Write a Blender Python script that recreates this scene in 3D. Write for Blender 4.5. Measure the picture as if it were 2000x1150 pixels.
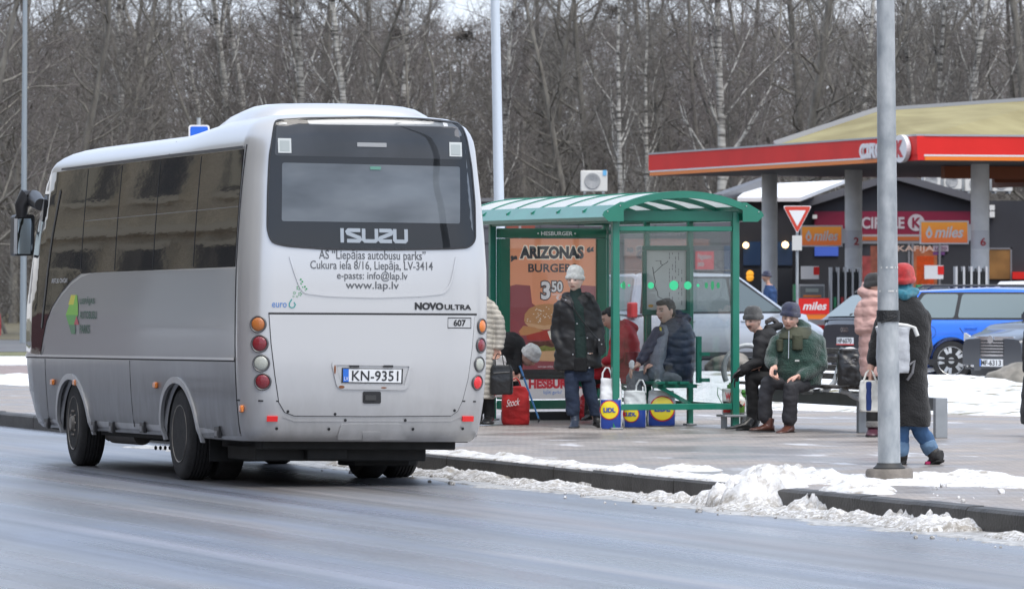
import bpy, bmesh, math, random
import numpy as np
from mathutils import Vector, Matrix, noise

random.seed(7)
for o in list(bpy.data.objects): bpy.data.objects.remove(o)
SC = bpy.context.scene
COL = SC.collection
R = math.radians

# ------------------------------------------------------------------ camera
CAMZ, F, HX, HY = 1.70, 11000.0, 1000.0, 550.0     # focal length in photo pixels, principal column, horizon row
cam_d = bpy.data.cameras.new('camera'); cam = bpy.data.objects.new('camera', cam_d); COL.objects.link(cam)
cam.location = (0, 0, CAMZ); cam.rotation_euler = (R(90), 0, 0)
cam_d.sensor_width = 36; cam_d.lens = 36*F/2000; cam_d.shift_y = -25/2000
cam_d.clip_start = 1; cam_d.clip_end = 3000
cam_d.dof.use_dof = True; cam_d.dof.focus_distance = 50; cam_d.dof.aperture_fstop = 10
SC.camera = cam

# ------------------------------------------------------------------ sky, sun, exposure
SUN_EL, SUN_AZ = R(62), R(150)                      # azimuth clockwise from +Y
w = bpy.data.worlds.new('World'); SC.world = w; w.use_nodes = True
nt = w.node_tree; nt.nodes.clear()
wo = nt.nodes.new('ShaderNodeOutputWorld'); bg = nt.nodes.new('ShaderNodeBackground')
sky = nt.nodes.new('ShaderNodeTexSky'); sky.sky_type = 'NISHITA'; sky.sun_disc = False
sky.sun_elevation = SUN_EL; sky.sun_rotation = SUN_AZ; sky.air_density = 1.2; sky.dust_density = 3
tc = nt.nodes.new('ShaderNodeTexCoord'); mp = nt.nodes.new('ShaderNodeMapping'); mp.inputs['Scale'].default_value = (1.2, 1.2, 4)
nz = nt.nodes.new('ShaderNodeTexNoise'); nz.inputs['Scale'].default_value = 2.2; nz.inputs['Detail'].default_value = 6
cr = nt.nodes.new('ShaderNodeValToRGB')
cr.color_ramp.elements[0].position = .35; cr.color_ramp.elements[0].color = (.86, .93, 1.0, 1)
cr.color_ramp.elements[1].position = .7; cr.color_ramp.elements[1].color = (1.08, 1.05, 1.02, 1)
# thin overcast: white towards the horizon, bluer overhead
sxyz = nt.nodes.new('ShaderNodeSeparateXYZ'); gr = nt.nodes.new('ShaderNodeValToRGB')
for i_, (p_, c_) in enumerate(((0.0, (.78, .78, .80, 1)), (.08, (.72, .77, .87, 1)), (.30, (.60, .70, .90, 1)), (1.0, (.66, .70, .78, 1)))):
    if i_ > 1: gr.color_ramp.elements.new(p_)
    gr.color_ramp.elements[i_ if i_ < 2 else i_].position = p_
for i_, (p_, c_) in enumerate(((0.0, (.78, .78, .80, 1)), (.08, (.72, .77, .87, 1)), (.30, (.60, .70, .90, 1)), (1.0, (.66, .70, .78, 1)))):
    gr.color_ramp.elements[i_].position = p_; gr.color_ramp.elements[i_].color = c_
mulg = nt.nodes.new('ShaderNodeMix'); mulg.data_type = 'RGBA'; mulg.blend_type = 'MULTIPLY'; mulg.inputs[0].default_value = 1
scl = nt.nodes.new('ShaderNodeMix'); scl.data_type = 'RGBA'; scl.blend_type = 'MULTIPLY'; scl.inputs[0].default_value = 1; scl.inputs[7].default_value = (10, 10, 10, 1)
mx = nt.nodes.new('ShaderNodeMix'); mx.data_type = 'RGBA'; mx.inputs[0].default_value = .82
L = nt.links.new
L(tc.outputs['Generated'], mp.inputs[0]); L(mp.outputs[0], nz.inputs['Vector']); L(nz.outputs['Fac'], cr.inputs[0])
L(tc.outputs['Generated'], sxyz.inputs[0]); L(sxyz.outputs[2], gr.inputs[0]); L(gr.outputs[0], mulg.inputs[6]); L(cr.outputs[0], mulg.inputs[7]); L(mulg.outputs[2], scl.inputs[6])
L(sky.outputs[0], mx.inputs[6]); L(scl.outputs[2], mx.inputs[7]); L(mx.outputs[2], bg.inputs['Color'])
bg.inputs['Strength'].default_value = .1
L(bg.outputs[0], wo.inputs[0])
sd = bpy.data.lights.new('sun', 'SUN'); sun = bpy.data.objects.new('sun', sd); COL.objects.link(sun)
sd.energy = 1.8; sd.angle = R(42); sd.color = (1, .95, .87)
sv = Vector((math.sin(SUN_AZ)*math.cos(SUN_EL), math.cos(SUN_AZ)*math.cos(SUN_EL), math.sin(SUN_EL)))
sun.rotation_euler = sv.to_track_quat('Z', 'Y').to_euler(); sun.location = (20, -20, 40)
SC.view_settings.view_transform = 'Standard'; SC.view_settings.look = 'None'
SC.view_settings.gamma = 1; SC.view_settings.use_curve_mapping = False
SC.view_settings.exposure = 0.78
SC.render.engine = 'CYCLES'
SC.cycles.max_bounces = 8; SC.cycles.transparent_max_bounces = 12; SC.cycles.use_denoising = True
SC.cycles.caustics_reflective = False; SC.cycles.caustics_refractive = False

# ------------------------------------------------------------------ places
ZR, ZS = -0.02, 0.14                                 # road level, pavement level
RZ = R(18.2); CS, SN = math.cos(RZ), math.sin(RZ)
K0 = Vector((3.47, 38.2, 0))                         # a point on the kerb; a runs along it (away), n to the right of it
def W(a, n, z=0): return Vector((K0.x - SN*a + CS*n, K0.y + CS*a + SN*n, z))
def AN(p): d = p - K0; return (-SN*d.x + CS*d.y, CS*d.x + SN*d.y)
def G(px, py, z=ZS):                                 # ground point seen at a pixel of the photograph
    Y = F*(CAMZ - z)/(py - HY); return Vector(((px-HX)/F*Y, Y, z))
def AT(px, py, Y): return Vector(((px-HX)/F*Y, Y, CAMZ-(py-HY)/F*Y))
def ROAD(px, py): return G(px, py, ZR)

# ------------------------------------------------------------------ materials
MATS = {}
def M(name, col, rough=.5, metal=0, var=.0, vs=4., bump=0, bs=40., coat=0, spec=.5, col2=None, emit=0, stretch=(1,1,1), alpha=1, sheen=0, trans=0, detail=4):
    if name in MATS: return MATS[name]
    m = bpy.data.materials.new(name); m.use_nodes = True; t = m.node_tree; b = t.nodes['Principled BSDF']
    c = tuple(col)+(1,) if len(col) == 3 else col
    b.inputs['Base Color'].default_value = c; b.inputs['Roughness'].default_value = rough; b.inputs['Metallic'].default_value = metal
    b.inputs['Coat Weight'].default_value = coat; b.inputs['Coat Roughness'].default_value = .06; b.inputs['Specular IOR Level'].default_value = spec
    if sheen: b.inputs['Sheen Weight'].default_value = sheen
    if emit: b.inputs['Emission Color'].default_value = c; b.inputs['Emission Strength'].default_value = emit
    if alpha < 1: b.inputs['Alpha'].default_value = alpha
    if trans: b.inputs['Transmission Weight'].default_value = trans
    if var or col2 or bump:
        tc = t.nodes.new('ShaderNodeTexCoord'); mp = t.nodes.new('ShaderNodeMapping'); mp.inputs['Scale'].default_value = stretch
        t.links.new(tc.outputs['Object'], mp.inputs[0])
    if var or col2:
        n = t.nodes.new('ShaderNodeTexNoise'); n.inputs['Scale'].default_value = vs; n.inputs['Detail'].default_value = detail
        r = t.nodes.new('ShaderNodeValToRGB'); r.color_ramp.elements[0].position = .35; r.color_ramp.elements[1].position = .65
        d = col2 if col2 else tuple(min(1, x*(1+var)) for x in c[:3]); e = c[:3] if col2 else tuple(x*(1-var) for x in c[:3])
        r.color_ramp.elements[0].color = tuple(e)+(1,); r.color_ramp.elements[1].color = tuple(d)+(1,)
        t.links.new(mp.outputs[0], n.inputs['Vector']); t.links.new(n.outputs['Fac'], r.inputs[0]); t.links.new(r.outputs[0], b.inputs['Base Color'])
    if bump:
        n = t.nodes.new('ShaderNodeTexNoise'); n.inputs['Scale'].default_value = bs; n.inputs['Detail'].default_value = 3
        bp = t.nodes.new('ShaderNodeBump'); bp.inputs['Strength'].default_value = bump; bp.inputs['Distance'].default_value = .02
        t.links.new(mp.outputs[0], n.inputs['Vector']); t.links.new(n.outputs['Fac'], bp.inputs['Height']); t.links.new(bp.outputs[0], b.inputs['Normal'])
    MATS[name] = m; return m
def glassmat(name, tint, refl=.06, rough=.0):
    """tinted see-through pane: transparent colour with a fresnel reflection"""
    m = bpy.data.materials.new(name); m.use_nodes = True; t = m.node_tree; t.nodes.clear()
    o = t.nodes.new('ShaderNodeOutputMaterial'); tr = t.nodes.new('ShaderNodeBsdfTransparent'); gl = t.nodes.new('ShaderNodeBsdfGlossy')
    mix = t.nodes.new('ShaderNodeMixShader'); fr = t.nodes.new('ShaderNodeFresnel'); 
    ge = t.nodes.new('ShaderNodeNewGeometry'); mi_ = t.nodes.new('ShaderNodeMapRange'); mi_.inputs[3].default_value = 1.5; mi_.inputs[4].default_value = .6667
    t.links.new(ge.outputs['Backfacing'], mi_.inputs[0]); t.links.new(mi_.outputs[0], fr.inputs['IOR'])
    ma = t.nodes.new('ShaderNodeMath'); ma.operation = 'MULTIPLY_ADD'; ma.inputs[1].default_value = 1.; ma.inputs[2].default_value = refl
    tr.inputs[0].default_value = tuple(tint)+(1,); gl.inputs['Roughness'].default_value = rough
    t.links.new(fr.outputs[0], ma.inputs[0]); t.links.new(ma.outputs[0], mix.inputs[0]); t.links.new(tr.outputs[0], mix.inputs[1]); t.links.new(gl.outputs[0], mix.inputs[2])
    t.links.new(mix.outputs[0], o.inputs[0]); MATS[name] = m; return m

# ------------------------------------------------------------------ mesh collecting
class MB:
    def __init__(s): s.v = []; s.f = []; s.m = []
    def add(s, vs, fs, T=None, mi=0):
        k = len(s.v)
        if T is None: s.v += [tuple(x) for x in vs]
        else: s.v += [tuple(T @ Vector(x)) for x in vs]
        s.f += [tuple(i+k for i in f) for f in fs]; s.m += [mi]*len(fs); return s
    def box(s, c, d, T=None, mi=0, rz=0, taper=1):
        x, y, z = d[0]/2, d[1]/2, d[2]/2
        vs = [(-x,-y,-z),(x,-y,-z),(x,y,-z),(-x,y,-z),(-x*taper,-y*taper,z),(x*taper,-y*taper,z),(x*taper,y*taper,z),(-x*taper,y*taper,z)]
        m = Matrix.Translation(c) @ Matrix.Rotation(rz, 4, 'Z')
        if T is not None: m = T @ m
        return s.add(vs, [(3,2,1,0),(4,5,6,7),(0,1,5,4),(1,2,6,5),(2,3,7,6),(3,0,4,7)], m, mi)
    def bar(s, p, q, w, h, up=(0,0,1), mi=0):
        p, q = Vector(p), Vector(q); d = q-p; l = d.length; z = d.normalized(); u = Vector(up)
        if abs(z.dot(u)) > .98: u = Vector((0,1,0))
        x = u.cross(z).normalized(); y = z.cross(x)
        m = Matrix((x, y, z)).transposed().to_4x4(); m.translation = (p+q)/2
        return s.box((0,0,0), (w, h, l), m, mi)
    def tube(s, pts, r, seg=8, mi=0, cap=True, flat=1):
        pts = [Vector(p) for p in pts]; n = len(pts)
        rs = list(r) if hasattr(r, '__len__') else [r]*n
        t0 = (pts[1]-pts[0]).normalized(); u = t0.orthogonal().normalized() if abs(t0.z) > .5 or flat == 1 else Vector((0,0,1)).cross(t0).normalized()
        vs = []; 
        for i, p in enumerate(pts):
            t = (pts[min(i+1, n-1)]-pts[max(i-1, 0)]).normalized()
            u = (u - t*u.dot(t)); u = u.normalized() if u.length > 1e-6 else t.orthogonal().normalized()
            v = t.cross(u)
            for k in range(seg):
                a = 2*math.pi*k/seg; vs.append(p + (u*math.cos(a) + v*math.sin(a)*flat)*rs[i])
        fs = [(i*seg+k, i*seg+(k+1) % seg, (i+1)*seg+(k+1) % seg, (i+1)*seg+k) for i in range(n-1) for k in range(seg)]
        if cap: fs += [tuple(range(seg-1, -1, -1)), tuple((n-1)*seg+k for k in range(seg))]
        return s.add(vs, fs, None, mi)
    def lathe(s, prof, seg=24, T=None, mi=0, sx=1, sy=1):
        vs = [(r*math.cos(2*math.pi*k/seg)*sx, r*math.sin(2*math.pi*k/seg)*sy, z) for r, z in prof for k in range(seg)]
        n = len(prof)
        fs = [(i*seg+k, i*seg+(k+1) % seg, (i+1)*seg+(k+1) % seg, (i+1)*seg+k) for i in range(n-1) for k in range(seg)]
        fs += [tuple(range(seg-1, -1, -1)), tuple((n-1)*seg+k for k in range(seg))]
        return s.add(vs, fs, T, mi)
    def prism(s, poly, z0, z1, T=None, mi=0):
        n = len(poly); area = sum(poly[i][0]*poly[(i+1) % n][1]-poly[(i+1) % n][0]*poly[i][1] for i in range(n))
        if area < 0: poly = poly[::-1]
        vs = [(x, y, z0) for x, y in poly] + [(x, y, z1) for x, y in poly]
        fs = [tuple(range(n-1, -1, -1)), tuple(range(n, 2*n))] + [(i, (i+1) % n, n+(i+1) % n, n+i) for i in range(n)]
        return s.add(vs, fs, T, mi)
    def flat(s, poly, T=None, mi=0, fn=None, z=0):
        vs = [fn(x, y) for x, y in poly] if fn else [(x, y, z) for x, y in poly]
        return s.add(vs, [tuple(range(len(poly)))], T, mi)
    def ball(s, c, r, seg=16, T=None, mi=0):
        rx, ry, rz = r if hasattr(r, '__len__') else (r, r, r)
        h = seg//2; prof = [(max(1e-4, math.sin(math.pi*i/h)), -math.cos(math.pi*i/h)) for i in range(h+1)]
        m = Matrix.Translation(c) @ Matrix.Diagonal((rx, ry, rz, 1))
        return s.lathe(prof, seg, (T @ m) if T is not None else m, mi)
    def mesh(s, name, mats=None, smooth=None, bevel=0, bseg=1):
        me = bpy.data.meshes.new(name); me.from_pydata(s.v, [], s.f); me.update()
        if mats:
            for x in (mats if isinstance(mats, (list, tuple)) else [mats]): me.materials.append(x)
        if any(s.m): me.polygons.foreach_set('material_index', s.m)
        if bevel:
            bm = bmesh.new(); bm.from_mesh(me)
            es = [e for e in bm.edges if len(e.link_faces) == 2 and e.calc_face_angle(0) > .5]
            bmesh.ops.bevel(bm, geom=es, offset=bevel, segments=bseg, affect='EDGES', clamp_overlap=True)
            bm.to_mesh(me); bm.free()
        if smooth is not None:
            me.shade_smooth(); me.set_sharp_from_angle(angle=R(smooth))
        return me
    def build(s, name, mats, parent=None, smooth=None, bevel=0, bseg=1, loc=None):
        return link(name, s.mesh(name, mats, smooth, bevel, bseg), parent, loc)
def link(name, me, parent=None, loc=None):
    o = bpy.data.objects.new(name, me); COL.objects.link(o)
    if parent is not None: o.parent = parent
    if loc is not None: o.location = loc
    return o
def tag(o, label=None, cat=None, group=None, kind=None):
    if label: o['label'] = label
    if cat: o['category'] = cat
    if group: o['group'] = group
    if kind: o['kind'] = kind
    return o
def thing(name, label, cat, loc=(0,0,0), rz=0, group=None):
    o = bpy.data.objects.new(name, None); COL.objects.link(o); o.location = loc; o.rotation_euler = (0,0,rz); o.empty_display_size = .1
    return tag(o, label, cat, group)
def copy_tree(o, parent=None):
    c = o.copy(); COL.objects.link(c)
    if parent is not None: c.parent = parent
    for ch in [x for x in o.children]: copy_tree(ch, c)
    return c

# ------------------------------------------------------------------ flat shapes wrapped on a surface
def panel(poly, fn, off, thick, mats, name, parent, step=(.15, .15), smooth=40):
    """polygon in surface coordinates, cut into cells, laid on fn(a, b, offset) with a folded-back rim"""
    bm = bmesh.new(); bm.faces.new([bm.verts.new((x, y, 0)) for x, y in poly])
    xs = [p[0] for p in poly]; ys = [p[1] for p in poly]
    for lo, hi, st, ax in ((min(xs), max(xs), step[0], 0), (min(ys), max(ys), step[1], 1)):
        k = int((hi-lo)/st)
        for i in range(1, k+1):
            co = [0,0,0]; co[ax] = lo+(hi-lo)*i/(k+1); no = [0,0,0]; no[ax] = 1
            bmesh.ops.bisect_plane(bm, geom=bm.verts[:]+bm.edges[:]+bm.faces[:], plane_co=co, plane_no=no, dist=1e-5)
    be = [e for e in bm.edges if e.is_boundary]
    if thick:
        r = bmesh.ops.extrude_edge_only(bm, edges=be)
        for v in r['geom']:
            if isinstance(v, bmesh.types.BMVert): v.co.z = -thick
    for v in bm.verts: v.co = fn(v.co.x, v.co.y, off+v.co.z)
    bmesh.ops.recalc_face_normals(bm, faces=bm.faces[:])
    me = bpy.data.meshes.new(name); bm.to_mesh(me); bm.free(); me.materials.append(mats)
    if smooth: me.shade_smooth(); me.set_sharp_from_angle(angle=R(smooth))
    return link(name, me, parent)
def strip(pts, wd, fn, off, mat, name, parent, closed=False, step=.12, th=.004):
    """a narrow raised bead or dark joint that follows a line on a surface"""
    P = []; q = list(pts)+([pts[0]] if closed else [])
    for (x0, y0), (x1, y1) in zip(q[:-1], q[1:]):
        k = max(1, int(math.hypot(x1-x0, y1-y0)/step))
        P += [(x0+(x1-x0)*i/k, y0+(y1-y0)*i/k) for i in range(k)]
    if not closed: P.append(q[-1])
    n = len(P); vs = []; 
    for i in range(n):
        a = P[(i-1) % n] if (closed or i) else P[i]; b = P[(i+1) % n] if (closed or i < n-1) else P[i]
        dx, dy = b[0]-a[0], b[1]-a[1]; l = math.hypot(dx, dy) or 1; nx, ny = -dy/l*wd/2, dx/l*wd/2
        x, y = P[i]
        vs += [fn(x+nx, y+ny, off-th), fn(x+nx, y+ny, off), fn(x-nx, y-ny, off), fn(x-nx, y-ny, off-th)]
    fs = []
    for i in range(n if closed else n-1):
        j = (i+1) % n
        fs += [(i*4+k, j*4+k, j*4+k+1, i*4+k+1) for k in range(3)]
    m = MB(); m.add(vs, fs); o = m.build(name, mat, parent); bm = bmesh.new(); bm.from_mesh(o.data); bmesh.ops.recalc_face_normals(bm, faces=bm.faces[:]); bm.to_mesh(o.data); bm.free(); return o
_tc = {}
def text2d(s, box, bold=0., shear=0., keep=False):
    """letters as flat faces fitted in box = (x0, y0, x1, y1)"""
    k = (s, bold, shear)
    if k not in _tc:
        c = bpy.data.curves.new('t', 'FONT'); c.body = s; c.offset = bold; c.shear = shear; c.resolution_u = 3
        o = bpy.data.objects.new('t', c); COL.objects.link(o); bpy.context.view_layer.update()
        me = bpy.data.meshes.new_from_object(o.evaluated_get(bpy.context.evaluated_depsgraph_get()))
        _tc[k] = ([tuple(v.co[:2]) for v in me.vertices], [tuple(p.vertices) for p in me.polygons])
        bpy.data.objects.remove(o); bpy.data.curves.remove(c); bpy.data.meshes.remove(me)
    vs, fs = _tc[k]; xs = [v[0] for v in vs]; ys = [v[1] for v in vs]
    x0, x1, y0, y1 = min(xs), max(xs), min(ys), max(ys)
    X0, Y0, X1, Y1 = box
    return [(X0+(x-x0)/(x1-x0)*(X1-X0), Y0+(y-y0)/(y1-y0)*(Y1-Y0)) for x, y in vs], fs
def lettering(s, box, fn, off, mat, parent, bold=0., shear=0., name='lettering'):
    vs, fs = text2d(s, box, bold, shear); m = MB(); m.add([fn(x, y, off) for x, y in vs], fs); return m.build(name, mat, parent)
def disc(cx, cy, r, n=20, ry=None): return [(cx+r*math.cos(2*math.pi*i/n), cy+(ry or r)*math.sin(2*math.pi*i/n)) for i in range(n)]
def rrect(x0, y0, x1, y1, r, n=5):
    P = []
    for cx, cy, a in ((x1-r, y1-r, 0), (x0+r, y1-r, 90), (x0+r, y0+r, 180), (x1-r, y0+r, 270)):
        P += [(cx+r*math.cos(R(a+90*i/n)), cy+r*math.sin(R(a+90*i/n))) for i in range(n+1)]
    return P
def rounded(poly, r, n=4):
    P = []; k = len(poly)
    for i in range(k):
        p, a, b = Vector(poly[i]), Vector(poly[i-1]), Vector(poly[(i+1) % k])
        d = min(r, (a-p).length/2.1, (b-p).length/2.1); s = p+(a-p).normalized()*d; e = p+(b-p).normalized()*d
        for j in range(n+1):
            t = j/n; q = s*(1-t)**2+p*2*t*(1-t)+e*t*t; P.append((q.x, q.y))
    return P
def xyface(T): return lambda x, y, off=0: T @ Vector((x, y, off))
def fb(x, z, n=3, s=1.): return noise.fractal(Vector((x*s, z*s, 1.7)), 1., 2., n)
# ================================================================== the ground
def nodemat(name):
    m = bpy.data.materials.new(name); m.use_nodes = True; t = m.node_tree; MATS[name] = m
    return m, t, t.nodes['Principled BSDF'], t.links.new
def nn(t, kind, **kw):
    n = t.nodes.new(kind)
    for k, v in kw.items():
        if k in n.inputs: n.inputs[k].default_value = v
        else: setattr(n, k, v)
    return n
def ramp(t, stops):
    r = t.nodes.new('ShaderNodeValToRGB'); e = r.color_ramp.elements
    while len(e) < len(stops): e.new(.5)
    for i, (p, c) in enumerate(stops): e[i].position = p; e[i].color = (c if hasattr(c, '__len__') else (c, c, c))[:3]+(1,) if hasattr(c, '__len__') else (c, c, c, 1)
    return r
# wet asphalt: film of melt water along the wheel tracks, drier paler lanes between; bluish tones painted in for the reflected sky
def road_mat():
    m, t, b, ln = nodemat('wet_asphalt')
    tc = nn(t, 'ShaderNodeTexCoord'); mp = nn(t, 'ShaderNodeMapping'); mp.inputs['Scale'].default_value = (1, .018, 1)
    ln(tc.outputs['Object'], mp.inputs[0])
    n1 = nn(t, 'ShaderNodeTexNoise', Scale=1.1, Detail=5, Roughness=.55); ln(mp.outputs[0], n1.inputs['Vector'])
    r1 = ramp(t, [(.36, .17), (.5, .30), (.66, .46)]); ln(n1.outputs['Fac'], r1.inputs[0])
    n2 = nn(t, 'ShaderNodeTexNoise', Scale=.5, Detail=9, Roughness=.62); mp2 = nn(t, 'ShaderNodeMapping'); mp2.inputs['Scale'].default_value = (1, .25, 1); ln(tc.outputs['Object'], mp2.inputs[0]); ln(mp2.outputs[0], n2.inputs['Vector'])
    r2 = ramp(t, [(.3, (.10, .093, .090)), (.46, (.118, .122, .133)), (.7, (.16, .18, .225))]); ln(n2.outputs['Fac'], r2.inputs[0])
    mp3 = nn(t, 'ShaderNodeMapping'); mp3.inputs['Scale'].default_value = (1, .04, 1); mp3.inputs['Location'].default_value = (3.3, 5, 0); ln(tc.outputs['Object'], mp3.inputs[0])
    n3 = nn(t, 'ShaderNodeTexNoise', Scale=1.7, Detail=6); ln(mp3.outputs[0], n3.inputs['Vector'])
    r3 = ramp(t, [(.52, 0), (.72, .75)]); ln(n3.outputs['Fac'], r3.inputs[0])
    mx = nn(t, 'ShaderNodeMix', data_type='RGBA'); ln(r3.outputs[0], mx.inputs[0]); ln(r2.outputs[0], mx.inputs[6]); mx.inputs[7].default_value = (.25, .23, .23, 1)
    mp5 = nn(t, 'ShaderNodeMapping'); mp5.inputs['Scale'].default_value = (1, .012, 1); mp5.inputs['Location'].default_value = (9.1, 2, 0); ln(tc.outputs['Object'], mp5.inputs[0])
    n5 = nn(t, 'ShaderNodeTexNoise', Scale=4.5, Detail=7, Roughness=.7); ln(mp5.outputs[0], n5.inputs['Vector'])
    r5 = ramp(t, [(.32, .66), (.5, 1.0), (.70, 1.25)]); ln(n5.outputs['Fac'], r5.inputs[0])
    m5 = nn(t, 'ShaderNodeMix', data_type='RGBA', blend_type='MULTIPLY'); m5.inputs[0].default_value = 1; ln(mx.outputs[2], m5.inputs[6]); ln(r5.outputs[0], m5.inputs[7])
    n6 = nn(t, 'ShaderNodeTexNoise', Scale=38, Detail=6, Roughness=.8); ln(tc.outputs['Object'], n6.inputs['Vector']); r6 = ramp(t, [(.30, .55), (.42, 1.0), (.62, 1.0), (.75, 1.35)]); ln(n6.outputs['Fac'], r6.inputs[0])
    m6 = nn(t, 'ShaderNodeMix', data_type='RGBA', blend_type='MULTIPLY'); m6.inputs[0].default_value = 1; ln(m5.outputs[2], m6.inputs[6]); ln(r6.outputs[0], m6.inputs[7]); m5 = m6
    mp7 = nn(t, 'ShaderNodeMapping'); mp7.inputs['Scale'].default_value = (1, .006, 1); mp7.inputs['Location'].default_value = (4.4, 1, 0); ln(tc.outputs['Object'], mp7.inputs[0])
    n7 = nn(t, 'ShaderNodeTexNoise', Scale=.75, Detail=3); ln(mp7.outputs[0], n7.inputs['Vector']); r7 = ramp(t, [(.38, (.98, .90, .84)), (.5, (1, 1, 1)), (.62, (.86, .94, 1.12))]); ln(n7.outputs['Fac'], r7.inputs[0])
    m7 = nn(t, 'ShaderNodeMix', data_type='RGBA', blend_type='MULTIPLY'); m7.inputs[0].default_value = 1; ln(m5.outputs[2], m7.inputs[6]); ln(r7.outputs[0], m7.inputs[7]); m5 = m7
    ln(m5.outputs[2], b.inputs['Base Color']); ln(r1.outputs[0], b.inputs['Roughness'])
    b.inputs['Specular IOR Level'].default_value = 1.0; b.inputs['IOR'].default_value = 1.6
    n4 = nn(t, 'ShaderNodeTexNoise', Scale=90, Detail=2); ln(tc.outputs['Object'], n4.inputs['Vector'])
    bp = nn(t, 'ShaderNodeBump', Strength=.6, Distance=.008); ln(n4.outputs['Fac'], bp.inputs['Height']); ln(bp.outputs[0], b.inputs['Normal'])
    return m
def paving_mat():
    m, t, b, ln = nodemat('damp_paving')
    tc = nn(t, 'ShaderNodeTexCoord')
    br = nn(t, 'ShaderNodeTexBrick', Scale=1., offset=.5); br.inputs['Color1'].default_value = (.25, .225, .205, 1); br.inputs['Color2'].default_value = (.33, .29, .265, 1)
    br.inputs['Mortar'].default_value = (.14, .125, .115, 1); br.inputs['Mortar Size'].default_value = .007; br.inputs['Brick Width'].default_value = .2; br.inputs['Row Height'].default_value = .1
    ln(tc.outputs['Object'], br.inputs['Vector'])
    n = nn(t, 'ShaderNodeTexNoise', Scale=.55, Detail=6, Roughness=.6); ln(tc.outputs['Object'], n.inputs['Vector'])
    r = ramp(t, [(.3, .62), (.7, 1.25)]); ln(n.outputs['Fac'], r.inputs[0])
    mu = nn(t, 'ShaderNodeMix', data_type='RGBA', blend_type='MULTIPLY'); mu.inputs[0].default_value = 1; ln(br.outputs['Color'], mu.inputs[6]); ln(r.outputs[0], mu.inputs[7])
    mp = nn(t, 'ShaderNodeMapping'); mp.inputs['Scale'].default_value = (1.0, .35, 1); ln(tc.outputs['Object'], mp.inputs[0])
    n2 = nn(t, 'ShaderNodeTexNoise', Scale=1.3, Detail=9, Roughness=.66); ln(mp.outputs[0], n2.inputs['Vector'])
    r2 = ramp(t, [(.60, 0), (.655, .75)]); ln(n2.outputs['Fac'], r2.inputs[0])
    ms = nn(t, 'ShaderNodeMix', data_type='RGBA'); ln(r2.outputs[0], ms.inputs[0]); ln(mu.outputs[2], ms.inputs[6]); ms.inputs[7].default_value = (.6, .61, .64, 1)
    ln(ms.outputs[2], b.inputs['Base Color'])
    r3 = ramp(t, [(.42, .28), (.6, .75)]); ln(n.outputs['Fac'], r3.inputs[0]); ln(r3.outputs[0], b.inputs['Roughness'])
    bp = nn(t, 'ShaderNodeBump', Strength=.5, Distance=.006); ln(br.outputs['Fac'], bp.inputs['Height']); bp.invert = True; ln(bp.outputs[0], b.inputs['Normal'])
    return m
def snow_mat(name, dirt=(.30, .25, .2), lo=.40, hi=.56, sc=7., white=(.84, .85, .87), stretch=(1,1,1)):
    m, t, b, ln = nodemat(name)
    tc = nn(t, 'ShaderNodeTexCoord'); mp = nn(t, 'ShaderNodeMapping'); mp.inputs['Scale'].default_value = stretch; ln(tc.outputs['Object'], mp.inputs[0])
    n = nn(t, 'ShaderNodeTexNoise', Scale=sc, Detail=7, Roughness=.65); ln(mp.outputs[0], n.inputs['Vector'])
    r = ramp(t, [(lo, dirt), (hi, white)]); ln(n.outputs['Fac'], r.inputs[0]); ln(r.outputs[0], b.inputs['Base Color'])
    if 'plough' in name:
        sx = nn(t, 'ShaderNodeSeparateXYZ'); ln(tc.outputs['Object'], sx.inputs[0]); mr_ = nn(t, 'ShaderNodeMapRange'); mr_.inputs[1].default_value = .13; mr_.inputs[2].default_value = -.01; ln(sx.outputs[2], mr_.inputs[0])
        n3 = nn(t, 'ShaderNodeTexNoise', Scale=30, Detail=6, Roughness=.7); ln(tc.outputs['Object'], n3.inputs['Vector']); r3 = ramp(t, [(.42, 0), (.56, 1)]); ln(n3.outputs['Fac'], r3.inputs[0])
        mm = nn(t, 'ShaderNodeMath', operation='MULTIPLY'); ln(mr_.outputs[0], mm.inputs[0]); ln(r3.outputs[0], mm.inputs[1]); mx = nn(t, 'ShaderNodeMix', data_type='RGBA'); ln(mm.outputs[0], mx.inputs[0]); ln(r.outputs[0], mx.inputs[6]); mx.inputs[7].default_value = (.30, .275, .24, 1); ln(mx.outputs[2], b.inputs['Base Color'])
    b.inputs['Roughness'].default_value = .6; b.inputs['Specular IOR Level'].default_value = .3
    n2 = nn(t, 'ShaderNodeTexNoise', Scale=34, Detail=8, Roughness=.75); ln(tc.outputs['Object'], n2.inputs['Vector'])
    bp = nn(t, 'ShaderNodeBump', Strength=.8, Distance=.03); ln(n2.outputs['Fac'], bp.inputs['Height']); ln(bp.outputs[0], b.inputs['Normal'])
    return m
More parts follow.
